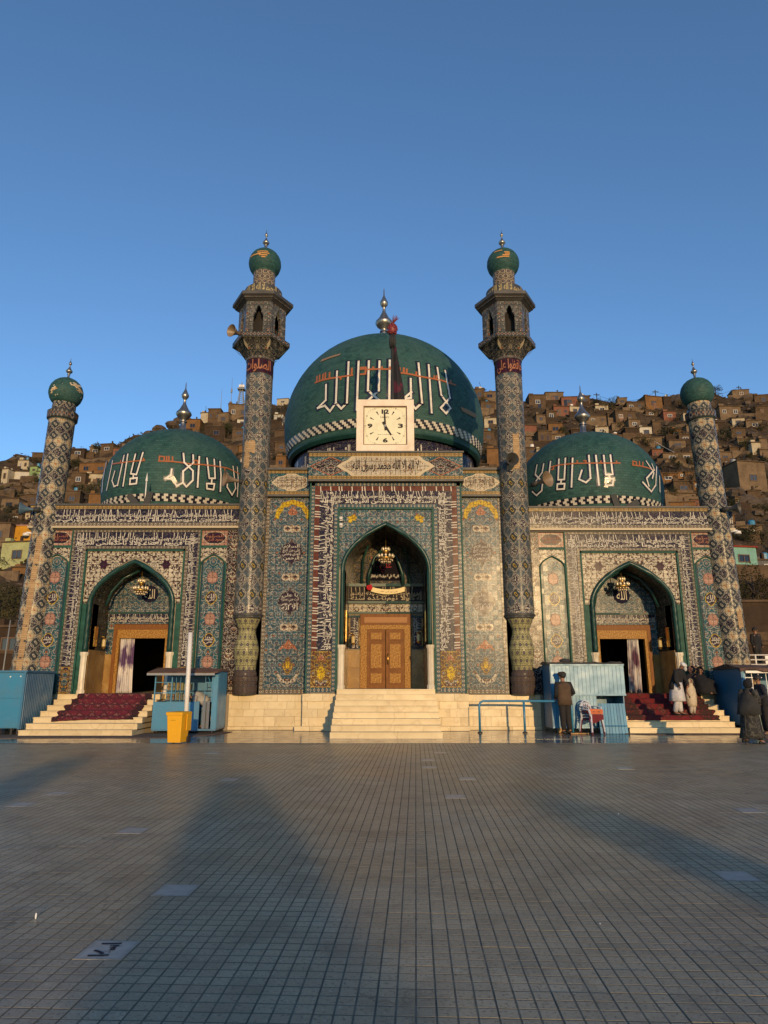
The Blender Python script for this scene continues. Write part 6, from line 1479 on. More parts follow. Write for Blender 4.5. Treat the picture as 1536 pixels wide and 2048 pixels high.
def ring(c, rx, ry, n=16, fold=0.0, k=7, ph=0, tiltx=0.0, rz=0.0):
    out = []
    for i in range(n):
        a = 2*PI*i/n; q = 1+fold*math.sin(k*a+ph); x, y = rx*q*math.cos(a), ry*q*math.sin(a)
        out.append((c[0]+x*math.cos(rz)-y*math.sin(rz), c[1]+x*math.sin(rz)+y*math.cos(rz), c[2]+y*tiltx))
    return out
def body(parent, J, hands=True):
    """J: joints in metres, local, facing -Y: pelvis, chest, neck, head, shL, elL, haL, shR, elR, haR, hiL, knL, anL, hiR, knR, anR"""
    g = lambda k: Vector(J[k]); pv, ch, nk, hd = g('pelvis'), g('chest'), g('neck'), g('head'); s = J.get('scale', 1.0)
    def q(v, r, r2=None): return (v.x, v.y, v.z, r*s, (r2 or r)*s)
    C = [[q(pv, .125, .10), q(pv.lerp(ch, .5), .12, .095), q(ch, .145, .10), q(nk, .055), q(nk.lerp(hd, .45), .062), q(hd, .088, .098), q(hd+(hd-nk).normalized()*.075*s, .070, .08)]]
    idx = 7
    for side in 'LR':
        a, b, c = g('sh'+side), g('el'+side), g('ha'+side); w = b.lerp(c, .92); C.append([2, q(a, .062), q(a.lerp(b, .5), .052), q(b, .043), q(w, .030), q(c, .036, .022)]); idx += 5
    for side in 'LR':
        a, b, c = g('hi'+side), g('kn'+side), g('an'+side); toe = c+Vector(J.get('toe'+side, (0, -.16, -.05)))*s; C.append([0, q(a, .095), q(a.lerp(b, .5), .078), q(b, .060), q(b.lerp(c, .5), .052), q(c, .040), q(toe, .035, .03)])
    mes = [(skinned('body', C, SKIN, parent), 0)]
    if hands:
        for side in 'LR':
            b, c = g('el'+side), g('ha'+side); d = (c-b).normalized(); u = d.orthogonal().normalized(); w = d.cross(u)
            for i, (o_, ln) in enumerate(((-.028, .062), (-.009, .072), (.010, .068), (.028, .052))):
                p0 = c+u*o_*s; p1 = p0+d*ln*.5*s+w*.006*s; p2 = p1+d*ln*.45*s+w*.022*s; mes.append((MB().tube([p0, p1, p2], [.010*s, .009*s, .007*s], 5).mesh('f', SKIN), 0))
            p0 = c-d*.02*s+u*.03*s; mes.append((MB().tube([p0, p0+u*.03*s+d*.025*s, p0+u*.035*s+d*.055*s], [.012*s, .010*s, .008*s], 5).mesh('t', SKIN), 0))
    f_ = Vector(J.get('look', (0, -1, 0))).normalized(); upv = (hd-nk).normalized(); rt = f_.cross(upv).normalized(); f_ = upv.cross(rt).normalized()
    nb = MB(); nb.ball(tuple(hd+f_*.098*s+upv*.0*s), .017*s, 6, 5, (1, 1.2, 1.6))
    for k in (-1, 1): nb.ball(tuple(hd+rt*k*.086*s), .022*s, 6, 5, (.5, 1, 1.5))
    mes.append((nb.mesh('n', SKIN), 0)); eb = MB()
    for k in (-1, 1): eb.ball(tuple(hd+f_*.088*s+rt*k*.032*s+upv*.025*s), .012*s, 6, 5); eb.tube([hd+f_*.094*s+rt*k*.05*s+upv*.048*s, hd+f_*.100*s+rt*k*.015*s+upv*.05*s], .006*s, 4)
    eb.tube([hd+f_*.092*s+rt*.024*s-upv*.045*s, hd+f_*.096*s-upv*.043*s, hd+f_*.092*s-rt*.024*s-upv*.045*s], .005*s, 4)
    mes.append((eb.mesh('e', HAIR), 1))
    return merge('body', mes, [SKIN, HAIR], parent)
def legs(parent, J, m, name='trousers', loose=1.0):
    mb = MB(); g = lambda k: Vector(J[k]); s = J.get('scale', 1.0); pv = g('pelvis')
    for side in 'LR':
        a, b, c = g('hi'+side), g('kn'+side), g('an'+side); P = [pv*.45+a*.55+Vector((0, 0, .07*s)), a, a.lerp(b, .5), b, b.lerp(c, .5), c+(b-c)*.08]
        mb.tube(P, [.12*s*loose, .112*s*loose, .095*s*loose, .08*s*loose, .074*s*loose, .066*s*loose], 12)
    mb.ball(tuple(pv+Vector((0, 0, .02*s))), .15*s*loose, 12, 8, (1.1, .85, .8))
    return mb.obj(name, m, parent, True)
def sleeves(parent, J, m, name='sleeve', fat=1.0, upto=.97):
    g = lambda k: Vector(J[k]); s = J.get('scale', 1.0)
    for side in 'LR':
        a, b, c = g('sh'+side), g('el'+side), g('ha'+side); ch = g('chest'); w = b.lerp(c, upto*.88)
        MB().tube([a.lerp(ch, .35)+Vector((0,0,.02*s)), a, a.lerp(b, .5), b, b.lerp(c, .5), w], [.075*s*fat, .078*s*fat, .066*s*fat, .058*s*fat, .05*s*fat, .046*s*fat], 10).obj(name, m, parent, True)
def shoes(parent, J, m):
    g = lambda k: Vector(J[k]); s = J.get('scale', 1.0)
    for side in 'LR':
        c = g('an'+side); t = Vector(J.get('toe'+side, (0, -.16, -.05))); d = Vector((t.x, t.y, 0)).normalized(); z = c.z-.075*s; n = Vector((-d.y, d.x, 0)); rg = []
        for u, w, h in ((-.07, .030, .055), (-.05, .040, .075), (.0, .042, .085), (.08, .046, .065), (.15, .044, .045), (.19, .025, .03)):
            p = c+d*u*s; rg.append([(p.x+n.x*w*s*math.cos(a), p.y+n.y*w*s*math.cos(a), z+(.004 if math.sin(a) < 0 else h*math.sin(a))*s) for a in [2*PI*k/10 for k in range(10)]])
        MB().loft(rg).obj('shoe', m, parent, True)
def stand(h=1.70, lean=0.0, **kw):
    s = h/1.70; J = dict(scale=s, pelvis=(0,0,.93*s), chest=(0,-lean*.3,1.30*s), neck=(0,-lean*.5,1.46*s), head=(0,-lean*.62-.01,1.585*s), shL=(-.19*s,-lean*.38,1.385*s), elL=(-.25*s,.02-lean*.3,1.12*s), haL=(-.24*s,-.08-lean*.3,.88*s), shR=(.19*s,-lean*.38,1.385*s), elR=(.25*s,.02-lean*.3,1.12*s), haR=(.24*s,-.08-lean*.3,.88*s), hiL=(-.09*s,0,.90*s), knL=(-.10*s,-.02,.49*s), anL=(-.10*s,.01,.085*s), hiR=(.09*s,0,.90*s), knR=(.10*s,-.02,.49*s), anR=(.10*s,.01,.085*s))
    J.update({k: (tuple(c*s for c in v) if isinstance(v, tuple) else v) for k, v in kw.items()}); return J
DK = cloth('dark_trouser_cloth', (.018,.015,.014)); SHOE = mat('dark_leather', (.016,.013,.012), rough=.5)
def torso(parent, J, m, name, top=1.43, bot=.86, w=.205, d=.135, flare=1.0, fold=.03, lean=0.0, k=7):
    s = J['scale']; rg = []; pv, nk, ch = Vector(J['pelvis']), Vector(J['neck']), Vector(J['chest'])
    for u, a, b in ((0, w*flare, d*flare*1.05), (.25, w*(.45+.5*flare), d*(.5+.5*flare)), (.5, w*.97, d), (.72, w*1.02, d*1.02), (.84, w*.98, d*.95), (.92, w*.78, d*.8), (1, w*.36, d*.52)):
        z = (bot+(top-bot)*u)*s; t = (z-pv.z)/(nk.z-pv.z); c = pv.lerp(nk, max(0, t)) if t >= 0 else Vector((pv.x, pv.y, z)); rg.append(ring((c.x, c.y+.01, z), a*s, b*s, 20, fold*(1-u*.7), k, u*2))
    return MB().loft(rg).obj(name, m, parent, True)
def capat(parent, J, m, r=.105, up=.055, h=.075, brim=None, name='cap'):
    s = J['scale']; hd, nk = Vector(J['head']), Vector(J['neck']); ax = (hd-nk).normalized(); o_ = hd+ax*up*s
    prof = [(r*.96*s, -.01*s), (r*1.03*s, .0), (r*1.0*s, h*.55*s), (r*.86*s, h*.9*s), (r*.4*s, h*1.02*s)]
    if brim: prof = [(r*.96*s, -.02*s), (r*brim*s, -.012*s), (r*brim*1.02*s, .018*s), (r*.99*s, .03*s)] + prof[2:]
    o = MB().lathe(prof, 18).obj(name, m, parent, True); o.location = o_; o.rotation_euler = ax.to_track_quat('Z', 'Y').to_euler(); return o
def hair(parent, J, m=HAIR, r=.104, low=-.02):
    s = J['scale']; hd, nk = Vector(J['head']), Vector(J['neck']); ax = (hd-nk).normalized(); f_ = Vector(J.get('look', (0, -1, 0))).normalized()
    o = MB().ball((0,0,0), r*s, 14, 10, (1, 1.08, .92)).obj('hair', m, parent, True); o.location = hd+ax*.038*s-f_*.022*s; return o
# 1 man with brown vest facing the plank kiosk
py_ = 20.72; p = thing('person', 'man in brown vest and dark trousers standing with his back turned at the plank kiosk', 'person', (Xp(1133, 1462, py_), py_, 0), PI+R(12))
J = stand(1.74, .10, elL=(-.27,.05,1.13), haL=(-.17,-.20,1.0), elR=(.27,.04,1.12), haR=(.20,-.16,.98), hiL=(-.08,0,.9), knL=(-.09,-.03,.49), anL=(-.11,.02,.085), anR=(.07,.0,.085), knR=(.08,.0,.49)); J['look'] = (.25, -1, -.1)
body(p, J); legs(p, J, DK); sleeves(p, J, cloth('black_sweater', (.012,.011,.012))); torso(p, J, cloth('brown_vest_cloth', (.085,.05,.025)), 'vest', 1.45, .80, .215, .15, 1.02, .02); hair(p, J, r=.102); capat(p, J, cloth('dark_pakol_wool', (.03,.02,.015)), .108, .07, .07, 1.15); shoes(p, J, SHOE)
# 2 old man coming down the red rug
def rug_z(y):
    n = 7; tr = (stR[3]-stR[2])/n; i = min(n-1, max(0, int((y-stR[2]+.022)/tr))); return (i+1)*1.09/n + .016
oy = 21.62; ox = Xp(1357, 1424, 21.6); oz = rug_z(oy)
p = thing('person', 'old man in white cap, black jacket and white robe stooping on the red rug', 'person', (ox, oy, oz), R(42))
J = stand(1.66, .0, chest=(0,-.12,1.26), neck=(0,-.20,1.40), head=(0,-.29,1.50), shL=(-.19,-.15,1.34), elL=(-.25,-.14,1.08), haL=(-.20,-.22,.84), shR=(.19,-.15,1.34), elR=(.24,-.20,1.09), haR=(.12,-.36,.92), knL=(-.09,-.06,.5), anL=(-.08,.06,.085), knR=(.08,-.02,.5), anR=(.07,-.05,.085)); J['look'] = (0, -1, -.75)
WR = cloth('white_robe_cloth', (.52,.50,.50), (.40,.38,.38)); JK = cloth('black_jacket_cloth', (.014,.013,.014))
body(p, J); legs(p, J, WR, 'trousers', 1.15)
rg = [ring((0, -.02+(.0 if z > .7 else 0), z), w, d, 22, f_, 8, z*5) for z, w, d, f_ in ((.42, .27, .23, .07), (.6, .245, .21, .06), (.85, .215, .18, .03), (1.0, .20, .16, .02))]
MB().loft(rg).obj('tunic', WR, p, True); torso(p, J, JK, 'jacket', 1.42, .78, .225, .165, 1.08, .025); sleeves(p, J, JK, 'sleeve', 1.1); capat(p, J, cloth('white_cap_cloth', (.66,.64,.60)), .106, .045, .06); 
bd = MB().ball((0,0,0), .06, 10, 8, (1, .8, 1.25)).obj('beard', mat('grey_beard', (.42,.40,.38), rough=.9), p, True); bd.location = Vector(J['head'])+Vector((0, -.075, -.085)); shoes(p, J, SHOE)
# 3 girl in cream shawl at his side
gy = 21.70; gx = Xp(1385, 1418, 21.7); p = thing('person', 'small girl wrapped in a cream shawl beside the stooping old man', 'person', (gx, gy, rug_z(gy)), R(25))
J = stand(1.06, .03); J['look'] = (.2, -1, -.4); s = J['scale']; SH = cloth('cream_shawl_cloth', (.52,.43,.30), (.42,.33,.22), 9.0)
body(p, J); legs(p, J, cloth('cream_trouser_cloth', (.45,.38,.30)), 'trousers', 1.2)
rg = [ring((0, .0, z*s), w*s, d*s, 20, f_, 6, z*4) for z, w, d, f_ in ((.42, .22, .20, .08), (.62, .27, .22, .06), (.95, .29, .22, .05), (1.25, .25, .18, .03), (1.42, .14, .125, .02), (1.52, .125, .13, .01))]
MB().loft(rg).obj('shawl', SH, p, True)
hd = Vector(J['head']); hb = MB()
for i in range(9):
    for k in range(14): pass
mb = MB(); rows = []
for i in range(8):
    e = -1.2+2.6*i/7; rw = []
    for k in range(15):
        a = R(52)+(2*PI-R(104))*k/14; r = .128*s; rw.append((hd.x+r*math.cos(e)*math.sin(a)*1.0, hd.y-r*math.cos(e)*math.cos(a)+.008, hd.z+.012+r*1.15*math.sin(e)))
    rows.append(rw)
for A, B in zip(rows[:-1], rows[1:]):
    for k in range(14): mb.quad(A[k], A[k+1], B[k+1], B[k])
o = mb.obj('headscarf', SH, p, True); o.modifiers.new('thick', 'SOLIDIFY').thickness = .012; shoes(p, J, SHOE)
def hood(p, J, m, r=.125, gap=50, drop=.0):
    hd = Vector(J['head']); s = J['scale']; mb = MB(); rows = []
    lk = Vector(J.get('look', (0,-1,0))); yaw = math.atan2(lk.x, -lk.y)
    for i in range(8):
        e = -1.25+2.7*i/7; rw = []
        for k in range(15):
            a = yaw+R(gap)+(2*PI-2*R(gap))*k/14; q = r*s; rw.append((hd.x+q*math.cos(e)*math.sin(a), hd.y-q*math.cos(e)*math.cos(a)+.008, hd.z+.012*s+q*1.12*math.sin(e)))
        rows.append(rw)
    for A, B in zip(rows[:-1], rows[1:]):
        for k in range(14): mb.quad(A[k], A[k+1], B[k+1], B[k])
    o = mb.obj('headscarf', m, p, True); o.modifiers.new('thick', 'SOLIDIFY').thickness = .012; return o
# 4 seated figure in black at the head of the stairs, another in a pink scarf behind
BK = cloth('black_chador_cloth', (.010,.009,.011))
def seated(label, x, y, z, rz, wrap, scarf, h=1.55, look=(0,-1,-.3)):
    p = thing('person', label, 'person', (x, y, z), rz)
    s = h/1.7; J = dict(scale=s, pelvis=(0,.05,.13*s), chest=(0,-.0,.50*s), neck=(0,-.04,.66*s), head=(0,-.07,.785*s), shL=(-.19*s,-.02,.58*s), elL=(-.26*s,-.14*s,.36*s), haL=(-.10*s,-.34*s,.36*s), shR=(.19*s,-.02,.58*s), elR=(.26*s,-.14*s,.36*s), haR=(.10*s,-.34*s,.36*s), hiL=(-.10*s,0,.12*s), knL=(-.18*s,-.38*s,.40*s), anL=(-.10*s,-.46*s,.06*s), hiR=(.10*s,0,.12*s), knR=(.18*s,-.38*s,.40*s), anR=(.10*s,-.46*s,.06*s), look=look)
    body(p, J)
    rg = [ring((0, yy, zz*s), w*s, d*s, 22, f_, 7, zz*6) for zz, yy, w, d, f_ in ((.0, -.18, .38, .42, .06), (.14, -.18, .36, .40, .06), (.30, -.19, .37, .38, .06), (.44, -.17, .35, .34, .05), (.54, -.06, .27, .20, .03), (.66, -.04, .13, .12, .01))]
    MB().loft(rg).obj('robe', wrap, p, True); hood(p, J, scarf); return p
seated('person in black robe and headscarf sitting at the head of the red rug stairs', Xp(1402, 1388, 22.55), 22.55, 1.09+.016, R(20), BK, BK)
seated('person in dusty pink headscarf sitting half hidden behind the black-robed sitter', Xp(1388, 1388, 22.85), 22.86, 1.09+.016, R(-10), cloth('dark_brown_robe', (.025,.018,.018)), cloth('pink_scarf_cloth', (.26,.13,.11)), 1.62)
# 5 woman in dark flowing dress walking off to the right, with a stick
wy = 17.42; wx = Xp(1507, 1493, wy)
p = thing('person', 'woman in a long dark patterned robe and shawl walking past the deep blue stall', 'person', (wx, wy, 0), R(118))
J = stand(1.52, .12, anL=(-.10,-.20,.085), knL=(-.10,-.17,.48), anR=(.10,.22,.14), knR=(.10,.03,.47), elL=(-.25,-.1,1.12), haL=(-.13,-.28,1.08), elR=(.25,.0,1.12), haR=(.14,-.25,1.02)); J['look'] = (.1, -1, -.3)
DR = mat('black_figured_cloth', lambda: mix(lt(voro(coord(), 11.0), .24), mix(lt(ab(noise(coord(), 7.0, 2.0)-.5), .03), (.016,.015,.014), (.06,.055,.045)), (.075,.07,.055)), rough=.85)
body(p, J); s = J['scale']; legs(p, J, BK, 'trousers', 1.1)
rg = [ring((0, yy, zz*s), w*s, d*s, 24, f_, 8, zz*7) for zz, yy, w, d, f_ in ((.16, .0, .26, .36, .10), (.35, .0, .25, .30, .09), (.62, .0, .24, .24, .07), (.9, -.01, .23, .20, .05), (1.1, -.05, .22, .17, .03), (1.3, -.06, .2, .15, .02), (1.42, -.07, .13, .12, .01))]
MB().loft(rg).obj('robe', DR, p, True)
rg = [ring((0, yy, zz*s), w*s, d*s, 24, f_, 5, zz*9) for zz, yy, w, d, f_ in ((.78, .02, .31, .27, .10), (1.0, .0, .29, .25, .08), (1.18, -.04, .25, .21, .05), (1.33, -.06, .185, .16, .03), (1.42, -.08, .115, .12, .01), (1.49, -.09, .095, .11, .01))]
MB().loft(rg).obj('shawl', cloth('charcoal_shawl', (.020,.019,.018), (.035,.033,.03)), p, True); sleeves(p, J, DR, 'sleeve', 1.2); hood(p, J, BK); shoes(p, J, SHOE)
st = thing('walking_stick', 'dark walking stick held low behind the woman in the patterned robe', 'stick', (Xp(1490, 1488, 17.3), 17.25, 0)); MB().tube([(0,0,0), (.05,.02,.45), (.10,.05,.86)], .014, 6).obj('shaft', M_BLACK, st, True); MB().tube([(.10,.05,.86), (.12,.04,.90), (.17,.03,.905), (.20,.03,.88)], .015, 6).obj('handle', M_BLACK, st, True); MB().lathe([(.02,0),(.018,.04)], 8).obj('ferrule', M_BLACK, st)
# 6 person at the edge, by the deep blue stall
p = thing('person', 'dark-haired person in dark jacket leaning at the counter of the deep blue stall', 'person', (Xp(1534, 1450, 20.3), 20.32, 0), R(-95))
J = stand(1.66, .16, elL=(-.27,-.06,1.12), haL=(-.20,-.40,1.08), elR=(.26,-.02,1.12), haR=(.17,-.36,1.0)); body(p, J); legs(p, J, DK); torso(p, J, cloth('navy_jacket_cloth', (.016,.017,.024)), 'jacket', 1.45, .82); sleeves(p, J, cloth('navy_jacket_cloth', None), 'sleeve', 1.1); hair(p, J); shoes(p, J, SHOE)
# 7 bookseller bent over inside the caged stall
p = thing('person', 'bookseller in pale shirt bending over inside the blue caged bookstall', 'person', (bx+.46, by+.52, .142), R(-72))
J = stand(1.36, .0, chest=(0,-.34,1.10), neck=(0,-.50,1.12), head=(0,-.60,1.06), shL=(-.18,-.36,1.12), elL=(-.22,-.42,.86), haL=(-.14,-.56,.68), shR=(.18,-.36,1.12), elR=(.22,-.42,.86), haR=(.14,-.56,.68), pelvis=(0,.08,.90), hiL=(-.09,.08,.88), hiR=(.09,.08,.88), knL=(-.10,.0,.47), knR=(.10,.0,.47)); J['look'] = (0, -.5, -1)
body(p, J); legs(p, J, cloth('grey_trouser_cloth', (.06,.055,.055))); s = J['scale']
MB().tube([(0,.10*s,.86*s), (0,-.05*s,1.0*s), (0,-.22*s,1.09*s), (0,-.36*s,1.13*s), (0,-.47*s,1.13*s)], [.15, .155, .165, .16, .07], 16).obj('shirt', cloth('pale_shirt_cloth', (.38,.36,.33)), p, True); sleeves(p, J, cloth('pale_shirt_cloth', None), 'sleeve', 1.0, .8); hair(p, J); shoes(p, J, SHOE)
# 8 far person behind the railing at the right edge
p = thing('person', 'far person in dark clothes standing behind the pale railing past the corner minaret', 'person', (Xp(1524, 1330, 27), 27.2, Zp(1338, 27)), R(20)); J = stand(1.6); body(p, J, False); legs(p, J, DK); torso(p, J, BK, 'coat', 1.45, .7); sleeves(p, J, BK); hair(p, J); shoes(p, J, SHOE)

# unseen pillars added behind the viewpoint only for the long soft shadows they cast
for lb_, x, y, h, w in (('tall unseen stone pillar added behind the viewpoint for its shadow, nearer the portal axis', 2.86, -30.0, 5.45, .36), ('tall unseen stone pillar added behind the viewpoint for its shadow, farther from the portal axis', 9.76, -28.0, 4.6, .42)):
    t = thing('shadow_pillar', lb_, 'pillar', (x, y, 0)); MB().box(-w, w, -w, w, 0, .25).obj('base', M_MARB, t); MB().box(-w*.85, w*.85, -w*.85, w*.85, .252, h-.3).obj('shaft', M_MARB, t); MB().loft([[(-w, -w, h-.298), (w, -w, h-.298), (w, w, h-.298), (-w, w, h-.298)], [(-w, -w, h-.15), (w, -w, h-.15), (w, w, h-.15), (-w, w, h-.15)], [(-w*.2, -w*.2, h), (w*.2, -w*.2, h), (w*.2, w*.2, h), (-w*.2, w*.2, h)]]).obj('cap', M_MARB, t)
# ================================================================ THE HILLSIDE TOWN
RIDGE = [(-700,985),(-300,950),(0,925),(65,918),(140,900),(200,897),(250,885),(300,868),(345,846),(400,836),(440,826),(480,820),(550,805),(620,795),(768,790),(900,786),(965,788),(1060,800),(1100,802),(1200,806),(1300,808),(1350,798),(1400,796),(1470,792),(1536,796),(1800,830),(2300,900)]
def ridge_tan(px):
    for (a, ya), (b, yb_) in zip(RIDGE[:-1], RIDGE[1:]):
        if px <= b: return tanel(ya+(yb_-ya)*max(0, (px-a))/(b-a))
    return tanel(RIDGE[-1][1])
Y0_, Y1_, E0_ = 46.0, 165.0, .025
def hillz(x, y):
    """height of the slope: climbs evenly to the crest, then falls away behind it"""
    t = (y-Y0_)/(Y1_-Y0_)
    px = 768+FPX*x/max(y, 1)/1.05; er = ridge_tan(px)
    n = 1.1*math.sin(x*.21+y*.13)+.8*math.sin(x*.43-y*.29+1)+.5*math.sin(x*.9+y*.71)
    if t <= 0: return max(-.3, (EYE+y*E0_)*max(0, (y-34)/12)-.3*(1-max(0, min(1, (y-34)/12))))
    z = EYE + y*(E0_+(er-E0_)*min(t, 1)**.80) + n*min(1, t*4)*.8
    if t > 1: z -= (y-Y1_)*.35
    return z
def hit(px, py):
    d = ray(px, py); o = Vector((0, 0, EYE)); t = 36.0
    while t < 260:
        p = o+d*t
        if hillz(p.x, p.y) >= p.z: break
        t += .5
    return p
def hillmat():
    p = coord('Object'); n = noise(p, .06, 6.0, .65); col = mix(ramp(n, .35, .65), (.048,.033,.021), (.096,.066,.041))
    st = noise(vec(*(lambda o: (o[0]*.12, o[1]*.12, o[2]*.9))(sep(p))), 1.0, 5.0, .6); col = mix(ramp(st, .48, .62), col, (.055,.036,.023))
    col = mix(ramp(noise(p, .9, 4.0, .7), .52, .7, 0.0, .8), col, (.05,.036,.022)); col = mix(ramp(noise(p, .33, 5.0, .7), .60, .72, 0.0, .7), col, (.035,.038,.018))
    return dict(col=col, normal=bump(noise(p, .7, 6.0, .65), 1.0, .9), rough=1.0)
M_HILL = mat('hill_earth', hillmat, rough=1.0, spec=.1)
v = []; f = []; xs_ = np.arange(-165, 166, 2.2); ys_ = np.concatenate([np.arange(33, 60, 1.5), np.arange(60, 230, 2.2), np.arange(230, 900, 90)])
r_ = random.Random(11)
for y in ys_:
    for x in xs_: v.append((x*(1+max(0, y-230)/300), y, hillz(x, min(y, 230)) - (max(0, y-230)*.02) + (r_.uniform(-.35, .35) if 48 < y < 230 else 0)))
nx = len(xs_)
for j in range(len(ys_)-1):
    for i in range(nx-1): a = j*nx+i; f.append((a, a+1, a+nx+1, a+nx))
me = bpy.data.meshes.new('hill'); me.from_pydata(v, [], f); me.materials.append(M_HILL); o = link('hill', me); o['kind'] = 'structure'; hill_ob = o
# boulders and ledges that can be told apart
M_ROCK = mat('rock', lambda: dict(col=mix(ramp(noise(coord(), 1.1, 5.0, .65), .35, .65), (.05,.034,.023), (.105,.073,.048)), normal=bump(noise(coord(), 2.2, 5.0), .9, .2)), rough=1.0)
def rockmesh(seed):
    q = random.Random(seed); mb = MB().ball((0,0,0), 1, 9, 6); mb.v = [(x*q.uniform(.8, 1.2), y*q.uniform(.8, 1.2), z*q.uniform(.75, 1.15)) for x, y, z in mb.v]; return mb.mesh('rock', M_ROCK)
rocks = [rockmesh(i) for i in range(5)]
r_ = random.Random(21)
def region(px):
    return ('left of left corner minaret' if px < 95 else 'around left small dome' if px < 360 else 'beside tall left minaret' if px < 500 else 'left of main dome' if px < 640 else
            'right of main dome' if px < 1020 else 'past tall right minaret' if px < 1160 else 'above right small dome' if px < 1395 else 'beyond right corner minaret')
def row(py):
    return 'on skyline' if py < 812 else 'high up' if py < 870 else 'mid-slope' if py < 950 else 'low down'
LABELS = {}
def unique(base, px, py):
    """name neighbours of a kind by their order from the left"""
    k = (base, row(py), region(px)); LABELS.setdefault(k, []).append(None); return k
pend = []
ORD = ['first', 'second', 'third', 'fourth', 'fifth', 'sixth', 'seventh', 'eighth', 'ninth', 'tenth', 'eleventh', 'twelfth', 'thirteenth', 'fourteenth', 'fifteenth', 'sixteenth', 'seventeenth', 'eighteenth', 'nineteenth', 'twentieth'] + ['%dth' % i for i in range(21, 60)]
def later(o, base, cat, px, py, grp): pend.append((o, base, cat, px, py, grp))
def settle():
    gr = {}
    for t in pend: gr.setdefault((t[1], row(t[4]), region(t[3])), []).append(t)
    for (b, rw, rg), L_ in gr.items():
        L_.sort(key=lambda t: t[3])
        for i, t in enumerate(L_): tag(t[0], f"{b}, {rw}, {(ORD[i]+' from left, ') if len(L_) > 1 else ''}{rg}", t[2], t[5])
def rock(px, py, s):
    p = hit(px, py); o = link('rock', r_.choice(rocks)); o.location = p; o.scale = (s*r_.uniform(.9, 1.5), s, s*r_.uniform(.6, .95)); o.rotation_euler = (r_.uniform(-.3, .3), 0, r_.uniform(0, 6)); later(o, 'brown boulder', 'boulder', px, py, 'boulders on the hillside')
for px, py, s in ((345,850,2.3),(320,862,1.9),(355,842,1.6),(300,872,1.7),(480,900,1.5),(1345,802,2.2),(1362,806,2.6),(1380,812,2.2),(1412,812,2.0),(1500,800,2.2),(1472,830,1.5),(1490,850,1.4),(1440,870,1.5),(1398,905,1.3),(1502,872,1.3),(1520,935,1.4),(1476,990,1.8),(1490,1010,2.0),(1508,1018,1.8),(1526,1008,1.5),(1460,960,1.3),(1420,880,1.4),(1350,900,1.4),(232,935,1.3),(30,922,1.4),(20,985,1.2),(60,975,1.3),(150,1000,1.0),(1052,935,1.2),(975,870,1.2)): rock(px, py, s)
# houses
def wallmat(name, c, d): return mat(name, lambda: (lambda p: dict(col=mix(ramp(noise(p, 2.4, 5.0, .7), .5, .72, 0.0, .55), mix(ramp(noise(p, .5, 4.0, .6), .38, .64), c, d), tuple(x*.45 for x in d)), normal=bump(noise(p, 5.0, 4.0), .8, .08)))(coord()), rough=1.0, spec=.1)
HW = dict(brown=wallmat('mud_wall_brown', (.115,.076,.046), (.072,.047,.03)), tan=wallmat('mud_wall_tan', (.18,.125,.077), (.115,.079,.05)), orange=wallmat('brick_wall_orange', (.19,.10,.042), (.13,.068,.03)), dark=wallmat('mud_wall_dark', (.06,.04,.027), (.04,.027,.019)),
    cream=wallmat('cream_wall', (.44,.37,.26), (.33,.27,.18)), white=wallmat('white_wall', (.54,.50,.42), (.42,.38,.31)), green=wallmat('pale_green_wall', (.24,.33,.14), (.18,.26,.11)), mint=wallmat('mint_wall', (.20,.36,.30), (.15,.29,.24)), yellow=wallmat('yellow_wall', (.50,.25,.03), (.38,.18,.02)), lime=wallmat('pale_lime_wall', (.36,.37,.18), (.29,.29,.14)), red=wallmat('reddish_wall', (.22,.095,.06), (.15,.065,.045)), grey=wallmat('grey_wall', (.13,.125,.12), (.09,.088,.085)))
ADJ = dict(brown='brown mud-brick', tan='tan mud-brick', orange='orange brick', dark='dark mud-brick', cream='cream-walled', white='white-walled', green='pale green', mint='mint green', yellow='deep yellow', lime='pale lime', red='reddish', grey='grey')
M_ROOFM = wallmat('mud_roof', (.115,.078,.05), (.075,.052,.034)); M_SHADE = mat('window_dark', (.012,.011,.012), rough=.15); M_PANE = mat('window_glass', (.05,.055,.06), rough=.08); M_FRW = mat('window_frame_white', (.50,.46,.40), rough=.7); M_FRB = mat('window_frame_brown', (.12,.07,.04), rough=.8)
M_CLW = mat('washing_pale_blue', (.22,.30,.38), rough=.9); M_CLR = mat('washing_red', (.28,.05,.05), rough=.9)
